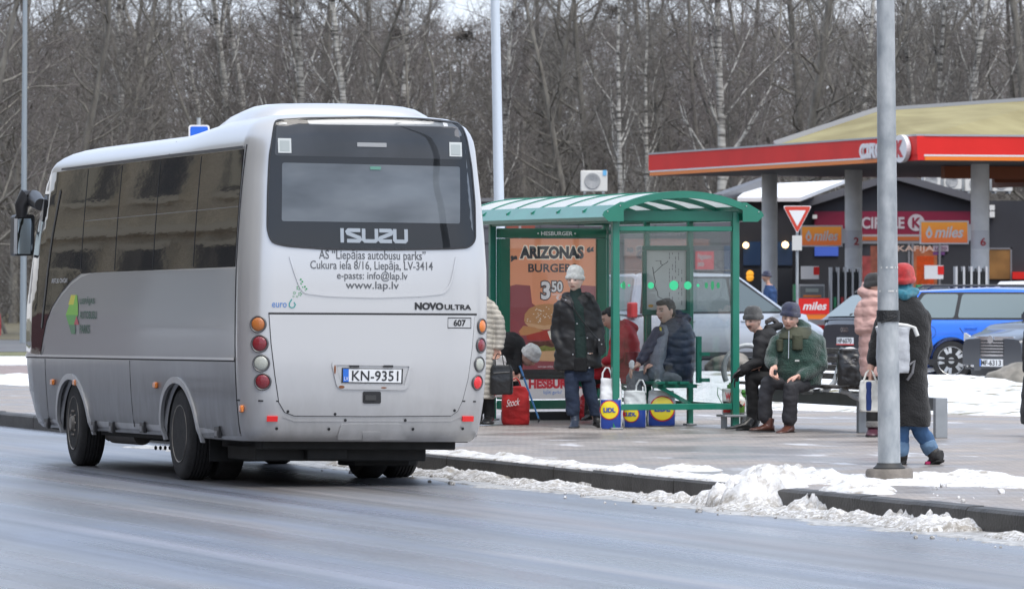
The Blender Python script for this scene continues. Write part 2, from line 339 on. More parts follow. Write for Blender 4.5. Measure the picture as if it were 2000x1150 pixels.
def sheet(name, pts, z, mat, kind='structure', rot=False):
    o = bpy.data.objects.new(name, None)
    inv = Matrix.Translation(K0) @ Matrix.Rotation(RZ, 4, 'Z'); ii = inv.inverted()
    loc = [ii @ Vector((p[0], p[1], z)) for p in pts]
    me = bpy.data.meshes.new(name); me.from_pydata([tuple(v) for v in loc], [], [tuple(range(len(loc)))]); me.materials.append(mat)
    o = bpy.data.objects.new(name, me); COL.objects.link(o); o.matrix_world = inv; o['kind'] = kind; 
    if me.polygons[0].normal.z < 0: me.flip_normals()
    if z > 0:                                       # a solid edge down to the ground
        n = len(loc); nm = bpy.data.meshes.new(name); top = [tuple(me.vertices[i].co) for i in range(n)]; f0 = tuple(me.polygons[0].vertices)
        nm.from_pydata(top+[(a, b, c-z-.1) for a, b, c in top], [], [f0]+[(f0[(k+1) % n], f0[k], f0[k]+n, f0[(k+1) % n]+n) for k in range(n)]); nm.materials.append(mat); o.data = nm
    return o
ground_m = M('winter_ground', (.16, .15, .11), .9, col2=(.24, .22, .16), vs=.5, detail=8)
sheet('ground', [(-1500, -300), (1500, -300), (1500, 2500), (-1500, 2500)], -.06, ground_m)
rm = road_mat()
sheet('road', [W(-90, -13)[:2], W(-90, .02)[:2], W(260, .02)[:2], W(260, -13)[:2]], ZR, rm)
pm = paving_mat()
edge = [Vector((13.5, 56.5, 0)), Vector((5.95, 65.3, 0)), Vector((.39, 71.8, 0)), Vector((-7.2, 84, 0)), Vector((-30, 135, 0))]
sheet('pavement', [W(-60, .13)[:2], W(-60, 14)[:2]]+[e[:2] for e in edge]+[W(150, .13)[:2]], ZS, pm)
# kerb stones, one metre each
kerb = thing('kerb', None, None, K0, RZ); kerb['kind'] = 'structure'
kmat = M('kerb_concrete', (.052, .049, .046), .55, var=.3, vs=3, bump=.4, bs=30)
def kstone(l):
    m = MB(); P = [(-.0, ZR-.1), (.0, ZS-.025), (.02, ZS-.003), (.14, ZS+.002), (.14, ZR-.1)]
    n = len(P); vs = [(x, y, z) for y in (0.004, l-.004) for x, z in P]
    m.add(vs, [tuple(range(n)), tuple(range(2*n-1, n-1, -1))]+[(i, i+n, (i+1) % n+n, (i+1) % n) for i in range(n)]); return m.mesh('kerb_stone', kmat)
km = kstone(1.0)
for i in range(-40, 90):
    link('kerb_stone', km, kerb, (random.uniform(-.004, .004), i*1.0, random.uniform(-.004, .004)))

# lawn under snow, with old grass showing through
snow_l = snow_mat('lawn_snow', (.20, .18, .10), .36, .47, 1.6, stretch=(.45, 1.6, 1))
def field(name, a0, a1, n0, n1, da, dn, hf, mat, kind, T, base, label=None, cat=None):
    na, nb = int((a1-a0)/da)+1, int((n1-n0)/dn)+1
    hs = {}; vs = []; idx = -np.ones((na, nb), int)
    for i in range(na):
        for j in range(nb):
            a, n = a0+i*da, n0+j*dn; h = hf(a, n)
            if h is None: continue
            idx[i, j] = len(vs); vs.append((n, a, base(a, n)+h))
    ring = [(i, j) for i in range(na) for j in range(nb) if idx[i, j] < 0 and any(0 <= i+di < na and 0 <= j+dj < nb and 0 <= idx[i+di, j+dj] for di in (-1, 0, 1) for dj in (-1, 0, 1))]
    for i, j in ring: a, n = a0+i*da, n0+j*dn; idx[i, j] = len(vs); vs.append((n, a, base(a, n)-.02))
    fs = []
    for i in range(na-1):
        for j in range(nb-1):
            q = (idx[i, j], idx[i, j+1], idx[i+1, j+1], idx[i+1, j])
            if min(q) >= 0: fs.append(tuple(int(x) for x in q))
    me = bpy.data.meshes.new(name); me.from_pydata(vs, [], fs); me.materials.append(mat); me.shade_smooth()
    o = bpy.data.objects.new(name, me); COL.objects.link(o); o.matrix_world = T; o['kind'] = kind; return o
TK = Matrix.Translation(K0) @ Matrix.Rotation(RZ, 4, 'Z')
_ed = [AN(Vector((e[0], e[1], 0))) for e in edge]
def inside_lawn(a, n):
    xs = [e[0] for e in _ed]; 
    # edge as n over a
    return n - float(np.interp(a, sorted(xs), [n_ for _, n_ in sorted(_ed)]))
def lawn_h(a, n):
    d = inside_lawn(a, n)
    p = TK @ Vector((n, a, 0))
    if d < 0 or p.y > 93+.1*p.x: return None
    e = min(1, d/.5)
    return e*(.05+.09*max(0, fb(a, n, 4, .5))+.05*fb(a, n, 4, 1.9))
field('snowy_lawn', 12, 58, 2, 32, .16, .16, lawn_h, snow_l, 'structure', TK, lambda a, n: ZS-.005)
park_m = M('parking_asphalt', (.07, .07, .072), .5, col2=(.13, .125, .12), vs=.6)
sheet('parking_lot', [(-6, 92.4), (60, 99), (60, 215), (-6, 215)], .10, park_m)
path_m = M('reddish_path', (.20, .155, .145), .7, col2=(.28, .22, .21), vs=2)
sheet('path', [(-70, 96), (-5.5, 96), (-5.5, 111), (-70, 111)], .05, path_m)
sheet('snow_verge', [(-80, 111.5), (-5.5, 111.5), (-5.5, 124), (-80, 124)], .06, snow_l)
sheet('snow_strip', [(-40, 82), (-5.5, 82), (-5.5, 95.5), (-40, 95.5)], .10, snow_l)
grass_m = M('winter_grass', (.10, .11, .045), .9, col2=(.17, .16, .08), vs=3)
sheet('grass_verge', [(-60, 124.5), (-6.5, 124.5), (-6.5, 131), (-60, 131)], .065, grass_m)
sheet('side_street', [(-60, 131.5), (-6.5, 131.5), (-6.5, 158), (-60, 158)], .07, park_m)
sheet('wood_floor', [(-80, 158.5), (-6.5, 158.5), (-6.5, 216), (90, 216), (90, 420), (-80, 420)], .075, M('leaf_litter', (.07, .058, .04), .95, col2=(.13, .115, .06), vs=1.5))

# ploughed snow along and over the kerb
def blob(p, ra, rn, h): a, n = AN(p); return (a, n, ra, rn, h)
B = [blob(ROAD(1482, 990), .46, .34, .27), blob(ROAD(1522, 984), .34, .26, .235), blob(ROAD(1425, 985), .30, .26, .13), blob(ROAD(1625, 1000), .42, .30, .15), blob(ROAD(1675, 1000), .36, .30, .21), blob(ROAD(1570, 992), .30, .22, .06),
     blob(ROAD(1730, 1010), .40, .22, .13), blob(ROAD(1790, 1019), .40, .20, .12), blob(ROAD(1850, 1027), .38, .19, .13), blob(ROAD(1895, 1034), .2, .14, .07), blob(ROAD(1995, 1052), .5, .14, .05)]
Bs = [blob(G(1590, 938), .7, .36, .07), blob(G(1640, 940), .8, .36, .05), blob(G(1700, 940), .7, .36, .05), blob(G(1850, 936), 1.1, .6, .045), blob(G(1950, 942), 1.3, .55, .035), blob(G(1515, 935), .45, .22, .13), blob(G(1550, 934), .4, .26, .10),
      blob(G(1800, 942), .8, .4, .04), blob(G(1905, 930), .3, .25, .06), blob(G(1345, 917), .35, .22, .05), blob(G(1690, 962), .3, .16, .06)]
A_CLEAR = AN(ROAD(1450, 980))[0]; A_MID = AN(ROAD(1615, 990))[0]; A_LAST = AN(ROAD(1912, 1037))[0]
def gnoise(a, n): 
    v = Vector((a*6, n*6, 3.1)); c = noise.cell(Vector((a*9+.7*fb(a,n,2,6), n*9, 0)))
    return noise.fractal(v, .9, 2.1, 5), noise.voronoi(Vector((a*7, n*7, .5)), distance_metric='DISTANCE')[0][0]
def ridge_h(a, n):
    h = 0
    g, vo = gnoise(a, n)
    if n < .0:
        e = 0
        if a > -2.4:
            wd = .22+.10*fb(a, 0, 3, .9)+.08*fb(a, 5, 2, 3)
            e = max(0, 1-abs(n+.22)/max(.05, wd))
            hh = .05+.05*fb(a, 9, 3, 1.1)
            if a < A_CLEAR: hh = (hh*.9+.02)*(A_LAST < a < A_MID)
            h += max(0, hh)*e**.6
        for (ba, bn, ra, rn, bh) in B:
            d = ((a-ba)/ra)**2+((n-bn)/rn)**2
            if d < 1.3: h = max(h, bh*max(0, 1-d/1.3)**.6)
    else:
        for (ba, bn, ra, rn, bh) in Bs:
            d = ((a-ba)/ra)**2+((n-bn)/rn)**2
            if d < 1.6: h = max(h, bh*max(0, 1-d/1.6)**.8)
        for (ba, bn, ra, rn, bh) in B[:2]+B[4:5]:
            d = ((a-ba)/ra)**2+((n-bn)/rn)**2
            if d < 1.6: h = max(h, bh*max(0, 1-d/1.6)**.6-(.12))
        if n < .42 and a > 5.2: h = max(h, .035*max(0, 1-abs(n-.2)/.25)+.05*max(0, fb(a, n, 3, 1.3))*(1-abs(n-.2)/.3))
    if h <= .004: return None
    h = h*(1+.40*g) + min(1, h/.10)*(.055*(noise.cell(Vector((a*7.5+.5*g, n*7.5, 2)))-.45)*min(1, h/.15)+.020*(.55-vo)+.010*g+.010*noise.noise(Vector((a*28, n*28, 1)))) - .006
    return h if h > .002 else None
sn = snow_mat('ploughed_snow', (.42, .38, .33), .34, .50, 6.5, white=(.84, .84, .85))
field('ploughed_snow', -3.2, 15.5, -1.1, 3.2, .024, .022, ridge_h, sn, 'stuff', TK, lambda a, n: ZR if n < 0 else ZS)
slush = M('dirty_slush', (.24, .225, .205), .4, col2=(.52, .51, .49), vs=12, detail=9, bump=.7, bs=60)
def slush_h(a, n):
    wd = .66+.22*fb(a, 2, 3, .7)+.1*fb(a, 1, 3, 4)
    if a < .8: wd *= .8
    wd += .05*noise.noise(Vector((a*16, n*16, 4)))
    if -n > wd: return None
    return .002+.012*max(0, fb(a, n, 4, 8))
field('slush', -4, 22, -1.1, -.0, .05, .03, slush_h, slush, 'stuff', TK, lambda a, n: ZR)
# loose lumps of snow
ml = MB()
for k in range(130):
    a = random.uniform(-2, 14); n = random.choice([random.uniform(-.9, -.1), random.uniform(.15, 1.6)])
    if n > 0: a = random.uniform(-2, 8)
    r = random.choice([.008, .012, .016, .028])*random.uniform(.7, 1.2); z = ZR if n < 0 else ZS
    c = W(a, n, z+r*.5); m0 = Matrix.Translation(c) @ Matrix.Rotation(random.random()*6, 4, 'Z')
    vs = []; 
    bm = bmesh.new(); bmesh.ops.create_icosphere(bm, subdivisions=2, radius=r)
    ml.add([v.co*(1+.5*noise.noise(v.co/r*1.1+Vector((k, 0, 0)))) for v in bm.verts], [tuple(v.index for v in f.verts) for f in bm.faces], m0); bm.free()
o = ml.build('snow_lumps', sn); o['kind'] = 'stuff'
# boulders at the lawn edge
def boulder(label, c, r, seed):
    bm = bmesh.new(); bmesh.ops.create_icosphere(bm, subdivisions=4, radius=1)
    for v in bm.verts:
        d = 1+.22*noise.fractal(v.co*1.3+Vector((seed, 0, 0)), 1, 2, 3)+.03*noise.fractal(v.co*6, 1, 2, 3)
        v.co = Vector((v.co.x*r[0]*d, v.co.y*r[1]*d, max(-.3, v.co.z)*r[2]*d))
    me = bpy.data.meshes.new('boulder'); bm.to_mesh(me); bm.free(); me.shade_smooth(); me.materials.append(M('granite', (.16, .15, .13), .85, col2=(.27, .25, .22), vs=5, bump=.5, bs=20, detail=9))
    o = link('boulder', me, None, c); tag(o, label, 'boulder', 'boulders on the snowy lawn')
boulder('grey boulder on the snow in front of the dark car', G(1992, 752)+Vector((0,0,.05)), (.55, .45, .26), 1)
boulder('brown boulder on the snow beside the ring armrest of the bench', G(1428, 722)+Vector((0,0,.05)), (.42, .35, .24), 7)
# ================================================================== the bus
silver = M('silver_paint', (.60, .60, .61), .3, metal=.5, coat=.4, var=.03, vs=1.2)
silver_shaded = M('silver_paint_shaded', (.27, .275, .29), .36, metal=.35, coat=.3, var=.05, vs=1.6)  # darker copy of the silver: shade of the flanks put into the colour
for m_p, base in ((silver, (.58, .58, .585)), (silver_shaded, (.23, .235, .25))):   # road film on the lower panels
    t = m_p.node_tree; b = t.nodes['Principled BSDF']; tc = nn(t, 'ShaderNodeTexCoord'); sx = nn(t, 'ShaderNodeSeparateXYZ'); t.links.new(tc.outputs['Object'], sx.inputs[0])
    mr_ = nn(t, 'ShaderNodeMapRange'); mr_.inputs[1].default_value = 1.15; mr_.inputs[2].default_value = .35; t.links.new(sx.outputs[2], mr_.inputs[0])
    n_ = nn(t, 'ShaderNodeTexNoise', Scale=3.5, Detail=8, Roughness=.65); mp = nn(t, 'ShaderNodeMapping'); mp.inputs['Scale'].default_value = (1.6, 1.6, .6); t.links.new(tc.outputs['Object'], mp.inputs[0]); t.links.new(mp.outputs[0], n_.inputs['Vector'])
    mm = nn(t, 'ShaderNodeMath', operation='MULTIPLY'); t.links.new(mr_.outputs[0], mm.inputs[0]); t.links.new(n_.outputs['Fac'], mm.inputs[1])
    mx_ = nn(t, 'ShaderNodeMix', data_type='RGBA'); t.links.new(mm.outputs[0], mx_.inputs[0]); mx_.inputs[6].default_value = base+(1,); mx_.inputs[7].default_value = (.13, .12, .11, 1) if m_p is silver_shaded else (.30, .29, .28, 1)
    t.links.new(mx_.outputs[2], b.inputs['Base Color']); ma_ = nn(t, 'ShaderNodeMath', operation='MULTIPLY_ADD'); ma_.inputs[1].default_value = .45; ma_.inputs[2].default_value = .28; t.links.new(mm.outputs[0], ma_.inputs[0]); t.links.new(ma_.outputs[0], b.inputs['Roughness'])
blackg = M('black_glass', (.007, .007, .009), .03, spec=.55, coat=.12, bump=.035, bs=1.6, stretch=(1, .8, 3.5))
rubber = M('rubber', (.022, .021, .021), .8, var=.3, vs=12, bump=.3, bs=60)
darkm = M('underbody_black', (.012, .012, .012), .75, var=.4, vs=6)
plastic = M('black_plastic', (.02, .02, .022), .42)
gapm = M('panel_gap', (.018, .018, .02), .7)
chrome = M('chrome', (.7, .71, .73), .15, metal=1)
textgrey = M('lettering_grey', (.10, .105, .115), .5)
textblack = M('lettering_black', (.02, .02, .022), .45)
whitep = M('white_print', (.82, .82, .83), .4)
platew = M('plate_white', (.78, .79, .8), .4)
blueeu = M('plate_blue', (.03, .16, .62), .4)
def lens_mat(n, c, e=0): return M(n, c, .12, coat=.8, emit=e, bump=.25, bs=120)
amber = lens_mat('amber_lens', (.75, .20, .02)); redl = lens_mat('red_lens', (.22, .012, .02)); clearl = lens_mat('clear_lens', (.42, .43, .38)); amberd = lens_mat('dull_amber_lens', (.48, .15, .03))
redlit = lens_mat('lit_red_lens', (.55, .01, .015), .25)

BUSO = Vector((-1.18, 47.1, ZR+.02))
MBUS = Matrix.Translation(BUSO) @ Matrix.Rotation(RZ-R(.2), 4, 'Z') @ Matrix.Rotation(-.0085, 4, 'X') @ Matrix.Rotation(.0115, 4, 'Y')
MBI = MBUS.inverted()
bus = thing('bus', 'silver midibus seen from behind, driving on the wet road beside the kerb', 'bus'); bus.matrix_world = MBUS
SL = [  # w, half width, rear u, front u
 (.36,1.00,.16,8.05),(.40,1.035,.09,8.12),(.50,1.05,.05,8.2),(.70,1.07,.015,8.33),(.95,1.085,0,8.42),(1.2,1.09,0,8.44),(1.5,1.09,.0,8.40),(1.81,1.085,.005,8.30),
 (2.1,1.07,.03,8.20),(2.4,1.05,.065,8.06),(2.65,1.03,.105,7.90),(2.82,1.015,.12,7.74),(2.90,1.0,.13,7.60),(2.96,.975,.14,7.42),(3.01,.94,.15,7.2),(3.05,.885,.165,6.95),(3.085,.79,.20,6.6),(3.11,.62,.36,5.9),(3.125,.25,.8,5.2)]
_w = [s[0] for s in SL]
def HW(w): return float(np.interp(w, _w, [s[1] for s in SL]))
def U0(w): return float(np.interp(w, _w, [s[2] for s in SL]))
def U1(w): return float(np.interp(w, _w, [s[3] for s in SL]))
RC = .23; RF = .30
def endcurve(v, w, r, b):
    hw = HW(w); x = min(abs(v), hw); c = b*(x/hw)**2; e = x-(hw-r)
    if e > 0: c += r*(1-math.sqrt(max(0, 1-(e/r)**2)))
    return c
def rear_fn(v, w, off=0):
    """point of the rear face at (v, w), pushed outwards by off"""
    f = lambda v, w: Vector((v, U0(w)+endcurve(v, w, RC, .07), w))
    p = f(v, w)
    if off:
        d = .004; a = f(v+d, w)-f(v-d, w); b = f(v, w+d)-f(v, w-d); n = a.cross(b).normalized(); 
        if n.y > 0: n = -n
        p = p+n*off
    return p
def side_fn(u, w, off=0, s=-1):
    hw = HW(w); e0 = U0(w)+.07+RC; e1 = U1(w)-.12-RF; v = hw
    if u < e0: v = hw-RC+RC*math.sqrt(max(0, 1-((e0-u)/RC)**2)) if e0-u < RC else hw-RC
    if u > e1:
        for _ in range(5): q = min(1, max(0, (u-e1-.12*(1-(v/hw)**2))/RF)); v = hw-RF+RF*math.sqrt(1-q*q)
    p = Vector((s*v, u, w))
    if off: p = p+Vector((s*off, 0, 0))
    return p
def zwarp(p):
    if p.z > 2.84:
        u = p.y; t = min(1, max(0, (u-1.2)/1.9)); t = t*t*(3-2*t); k = 1-.34*t
        p = Vector((p.x, p.y, 2.84+(p.z-2.84)*k))
    return p
def ray(px, py):
    o = MBI @ Vector((0, 0, CAMZ)); q = MBI @ Vector(((px-HX)/F*50, 50, CAMZ-(py-HY)/F*50)); return o, (q-o)
def rp(px, py):
    o, d = ray(px, py); u = .05
    for _ in range(4): t = (u-o.y)/d.y; p = o+d*t; u = rear_fn(p.x, max(.36, min(3.1, p.z))).y
    return (p.x, p.z)
def sp(px, py):
    o, d = ray(px, py); v = -1.08
    for _ in range(4): t = (v-o.x)/d.x; p = o+d*t; v = side_fn(p.y, max(.36, min(3.1, p.z))).x if abs(p.y-4) < 3.7 else -1.0
    return (p.y, p.z)
def spo(px, py):
    o, d = ray(px, py); t = (-1.085-o.x)/d.x; p = o+d*t; return (p.y, p.z)
# shell
AX = [2.32, 6.24]; ARX, ARZ, AC = .62, .46, .38
def arch(u):
    for a in AX:
        d = abs(u-a)
        if d < ARX: return AC+ARZ*math.sqrt(1-(d/ARX)**2)
    return .36
us = set(np.linspace(.3, 7.75, 48).tolist())
for a in AX:
    us |= {a+ARX*math.cos(t) for t in np.linspace(0, math.pi, 25)} | {a-ARX-.004, a+ARX+.004}
us = sorted(us)
def perim(w, i):
    hw = HW(w)
    P = []
    for k in range(-14, 15):                       # rear face, left to right
        th = k/14; v = hw*math.sin(th*math.pi/2*.999) if abs(th) > .8 else hw*th*(math.sin(.8*math.pi/2)/.8)
        P.append((v, U0(w)+endcurve(v, w, RC, .07), 0))
    e0 = P[-1][1]
    u1 = U1(w); rF = min(RF, (u1-e0)/4, hw*.9); ef = u1-.12-rF
    sd = [e0+.001+(ef-e0-.002)*((x-us[0])/(us[-1]-us[0])) for x in us] if w > 1.3 else [min(max(x, e0+.001), ef) for x in us]
    R_ = [(hw, x, 1) for x in sd]
    Fp = []
    for k in range(13):
        th = math.pi/2*(1-k/12); Fp.append(((hw-rF)+rF*math.sin(th), ef+rF*math.cos(th)+.12*(1-((hw-rF+rF*math.sin(th))/hw)**2), 0))
    full = P + R_ + Fp + [(-x, y, t) for x, y, t in Fp[::-1]] + [(-x, y, t) for x, y, t in R_[::-1]]
    return full
rows = [.36, .38, .42, .46, .52, .58, .64, .70, .76, .84, .95, 1.08, 1.2, 1.35, 1.5, 1.65, 1.81, 1.95, 2.1, 2.25, 2.4, 2.55, 2.65, 2.75, 2.82, 2.86, 2.90, 2.93, 2.96, 2.985, 3.01, 3.03, 3.05, 3.07, 3.085, 3.1, 3.11, 3.125]
vs = []; npt = None
for w in rows:
    P = perim(w, 0); npt = len(P)
    for x, y, t in P:
        z = w
        if t and w < 1.2: lo = arch(y); z = lo+(w-.36)/(1.2-.36)*(1.2-lo)
        vs.append(zwarp(Vector((x, y, z))))
fs = []
for i in range(len(rows)-1):
    for k in range(npt):
        a, b = i*npt+k, i*npt+(k+1) % npt
        fs.append((a, b, b+npt, a+npt))
fs.append(tuple((len(rows)-1)*npt+k for k in range(npt)))
shell = MB(); shell.add(vs, fs); sh = shell.build('body', silver, bus, smooth=50)
# side skins: silver flank panels with their shade in the colour lie on the shell, 3 mm proud
def sidepanel(poly, off, th, mat, name, parent=None, step=(.2, .15), s=-1): return panel(poly, lambda a, b, o: zwarp(side_fn(a, b, o, s)), off, th, mat, name, parent or bus, step)
def archpoly(u0, u1, wtop, wbot):
    P = [(u0, wtop), (u0, wbot)]
    for a in AX:
        if u0 < a < u1:
            P += [(a-ARX*math.cos(t)*1.0, AC+ARZ*math.sin(t)) for t in np.linspace(0, math.pi, 22)]
    P += [(u1, wbot), (u1, wtop)]; return P
belt = 1.045
SE = .36                                             # seam between flank and rear corner
sidepanel([(SE, belt-.012)]+archpoly(SE, 8.0, belt-.012, .40)[1:-1]+[(8.1, .55), (8.2, belt-.012)], .005, .02, silver_shaded, 'lower_flank', step=(.22, .12))
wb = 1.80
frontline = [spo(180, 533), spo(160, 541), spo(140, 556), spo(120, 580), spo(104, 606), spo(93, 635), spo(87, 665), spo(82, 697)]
sidepanel([(SE, belt+.012), (SE, wb)]+frontline+[(frontline[-1][0], belt+.012)], .005, .02, silver_shaded, 'upper_flank', step=(.22, .15))
for s in (1,):
    sidepanel(archpoly(SE, 7.6, belt-.012, .40), .005, .02, silver_shaded, 'lower_flank', step=(.3, .2), s=1)
    sidepanel([(SE, belt+.012), (SE, 1.8), (7.4, 1.8), (7.4, belt+.012)], .005, .02, silver_shaded, 'upper_flank', step=(.3, .2), s=1)
    sidepanel([(.42, 1.84), (.42, 2.79), (7.0, 2.79), (7.3, 2.5), (7.4, 1.84)], .006, .02, blackg, 'side_window', step=(.3, .2), s=1)
strip([(SE, belt), (8.2, belt)], .022, side_fn, .012, silver, 'belt_moulding', bus)
strip([(SE, belt-.018), (8.2, belt-.018)], .012, side_fn, .008, gapm, 'belt_joint', bus)
strip([(SE-.006, .42), (SE-.006, 2.84)], .012, side_fn, .004, gapm, 'corner_joint', bus)
# side glass: one black band with joints
g0 = SE+.03
glpoly = [(g0, wb+.015), (g0, 2.80), (3.0, 2.80), (7.3, 2.79)]+[(U1(w_)-.16, w_) for w_ in (2.74, 2.6, 2.4, 2.2, 2.0, 1.8, 1.6, 1.4, 1.2)]
bot = [(U1(1.09)-.16, 1.09), spo(80, 694)] + [(x+.02, y+.03) for x, y in frontline[::-1]][1:-1]
def clampu(p): return (min(p[0], U1(p[1])-.15), p[1])
glpoly = [clampu(p) for p in glpoly+bot]+[(5.3, wb+.015)]
side_glass = sidepanel(glpoly, .006, .02, blackg, 'side_window', step=(.25, .12))
for u in (1.75, 3.15, 4.55, 5.85): strip([(u, wb+.03), (u, 2.78)], .012, side_fn, .009, gapm, 'window_joint', side_glass)
strip([(g0, wb+.52), (5.8, wb+.50)], .006, side_fn, .0085, M('glass_edge', (.12, .12, .12), .3), 'sliding_rail', side_glass)
strip([spo(110, 372), spo(100, 460), spo(92, 560), spo(84, 640)], .05, side_fn, .012, plastic, 'door_pillar', bus)
strip([(g0, 2.82), (3.0, 2.82), (6.9, 2.81)], .02, lambda a, b, o=0: zwarp(side_fn(a, b, o)), .016, plastic, 'rain_gutter', bus)
lettering('NOVO ULTRA', (spo(133, 551)[0], spo(133, 552)[1], spo(103, 542)[0], spo(133, 543)[1]), side_fn, .010, whitep, bus)
for u in (3.95, 7.25): strip([(u, .42), (u, belt-.03)], .010, side_fn, .007, gapm, 'panel_joint', bus)
roofseam = 2.9
strip([(roofseam, 2.83), (roofseam, 3.0)], .012, lambda a, b, o=0: zwarp(side_fn(a, b, o)), .003, gapm, 'roof_joint', bus)
# wheel arch lips and dark wells
for s in (-1, 1):
    for a in AX:
        pts = [(a+(ARX+.015)*math.cos(t), AC+(ARZ+.015)*math.sin(t)) for t in np.linspace(-.12, math.pi+.12, 30)]
        strip(pts, .055, lambda x, y, o, s=s: side_fn(x, y, o, s), .022, silver, 'wheel_arch_trim', bus, step=.05, th=.03)
for a in AX:
    for s in (-1, 1):
        wells = MB()
        P = [(a+(ARX+.02)*math.cos(t), AC+(ARZ+.02)*math.sin(t)) for t in np.linspace(0, math.pi, 16)]
        n = len(P); vv = [(s*1.03, u, w) for u, w in P]+[(s*.55, u, w) for u, w in P]
        wells.add(vv, [(i, i+1, n+i+1, n+i) for i in range(n-1)]+[tuple(range(n, 2*n))]); wells.build('wheel_well', darkm, bus)
ub = MB(); ub.box((0, 1.0, .40), (1.7, 1.3, .22)).box((0, 4.28, .42), (1.9, 2.6, .2)).box((0, 4.2, .33), (.9, 6.8, .12)).box((0, 7.35, .42), (1.8, .8, .16))
ub.box((0, .9, .40), (1.98, .95, .1)); ub.box((-.1, 1.0, .29), (1.5, .9, .2)); ub.box((.1, 3.3, .30), (1.3, .8, .22)).box((.35, 1.1, .24), (.5, .5, .2)); ub.box((-.25, .8, .27), (.35, .7, .14))  # lower chassis boxes added to block light under the floor
ub.tube([(-1.0, 2.32, .40), (1.0, 2.32, .40)], .09, 10).ball((0, 2.32, .40), .2, 12).tube([(-1.0, 6.24, .36), (1.0, 6.24, .36)], .06, 10)
for i in range(26): ub.box((-.6+.045*i, 4.9, .215), (.02, .05, .04))
ub.build('underbody', darkm, bus, bevel=.01)
ex = MB(); ex.tube([(-.82, 5.55, .33), (-.80, 4.6, .33)], .085, 16).tube([(-.83, 5.75, .30), (-.82, 5.5, .33)], .04, 10); ex.build('air_tank', M('dirty_steel', (.13, .12, .11), .6, metal=.5), bus, smooth=40)
# wheels
def wheel_parts(root, r=.405, wd=.24, dual=False, rimr=.245, big=True):
    m = MB(); T = Matrix.Rotation(R(-90), 4, 'Y')
    prof = [(rimr, -wd/2), (r-.06, -wd/2), (r-.02, -wd/2+.015), (r, -wd/2+.05)]
    for k in range(5): z = -wd/2+.06+k*(wd-.12)/4; prof += [(r, z-.006), (r-.012, z), (r, z+.006)]
    prof += [(r, wd/2-.05), (r-.02, wd/2-.015), (r-.06, wd/2), (rimr, wd/2)]
    m.lathe(prof, 40, T); m.build('tyre', rubber, root, smooth=40)
    q = MB()
    if dual: pr = [(.001, -.02), (.075, -.02), (.08, .02), (.11, .02), (.12, -.03), (.2, -.06), (.215, -.05), (.22, .05), (.222, wd/2-.01), (rimr+.005, wd/2+.005), (rimr+.008, wd/2-.02)]
    else: pr = [(.001, wd/2+.03), (.06, wd/2+.03), (.075, wd/2-.01), (.11, wd/2-.02), (.13, wd/2+.0), (.16, wd/2-.01), (.2, wd/2-.07), (.22, wd/2-.06), (.225, wd/2-.01), (rimr+.005, wd/2+.006), (rimr+.008, wd/2-.02)]
    if dual: pr = [(x, y-.02 if x < .21 else y) for x, y in pr]
    q.lathe(pr[::-1] if False else pr, 36, T)
    rim = q.build('rim', M('dirty_rim', (.25, .23, .205), .55, metal=.4, var=.4, vs=9), root, smooth=35)
    h = MB(); h.ball((0, 0, 0), .014, 8); nme = h.mesh('wheel_nut', M('nut_steel', (.2, .18, .16), .5, metal=.7))
    for k in range(10): a = 2*math.pi*k/10; link('wheel_nut', nme, root, (-(wd/2+(.005 if not dual else -.04)), .115*math.cos(a), .115*math.sin(a)))
    if not dual:
        for k in range(8):
            h = MB(); a = 2*math.pi*(k+.5)/8; h.add([(-(wd/2-.024), .178*math.cos(a)+.02*math.cos(b), .178*math.sin(a)+.02*math.sin(b)) for b in np.linspace(0, 6.28, 9)[:-1]], [tuple(range(8))]); h.build('rim_hole', gapm, root)
for s in (-1, 1):
    for a, dual in ((AX[0], True), (AX[1], False)):
        v = s*.93
        P = MBUS @ Vector((v, a, .4)); w = .4+(ZR+.405-.006-P.z)
        e = bpy.data.objects.new('wheel', None); COL.objects.link(e); e.parent = bus; e.location = (v, a, w)
        if s > 0: e.rotation_euler = (0, 0, R(180))
        if not dual: e.rotation_euler.z += R(-2)
        wheel_parts(e, dual=dual)
        if dual:
            e2 = bpy.data.objects.new('inner_wheel', None); COL.objects.link(e2); e2.parent = bus; e2.location = (s*.66, a, w)
            if s > 0: e2.rotation_euler = (0, 0, R(180))
            m = MB(); m.lathe([(.2, -.11), (.38, -.11), (.405, -.08), (.405, .08), (.38, .11), (.2, .11)], 36, Matrix.Rotation(R(-90), 4, 'Y')); m.build('tyre', rubber, e2, smooth=40)
mf = MB(); mf.box((.62, 1.75, .33), (.62, .02, .40)); o = mf.build('mud_flap', darkm, bus)
mfn = lambda x, y, off=0: Vector((x, 1.735-off, y))
lettering('ISUZU', (.42, .22, .80, .30), mfn, .004, M('worn_letter', (.10, .10, .10), .7), o, bold=.02)
mf = MB(); mf.box((-.62, 1.75, .33), (.62, .02, .34)); mf.build('mud_flap', darkm, bus)

# ---- rear face
rfn = rear_fn
def rbox(x0, y0, x1, y1): a, b = rp(x0, y1), rp(x1, y0); return (a[0], a[1], b[0], b[1])
def rpoly(pts): return [rp(x, y) for x, y in pts]
# rear window
win_px = [(536, 237), (600, 233), (720, 231), (820, 234), (896, 242), (909, 268), (920, 330), (926, 400), (927, 470), (915, 484), (880, 486), (760, 488), (640, 487), (560, 481), (530, 474), (522, 450), (523, 380), (527, 300)]
wp = rounded(rpoly(win_px), .05, 4)
rg = glassmat('rear_glass', (.50, .52, .54), refl=.02, rough=.02)
win = panel(wp, rfn, .010, .0, rg, 'rear_window', bus, (.1, .08))
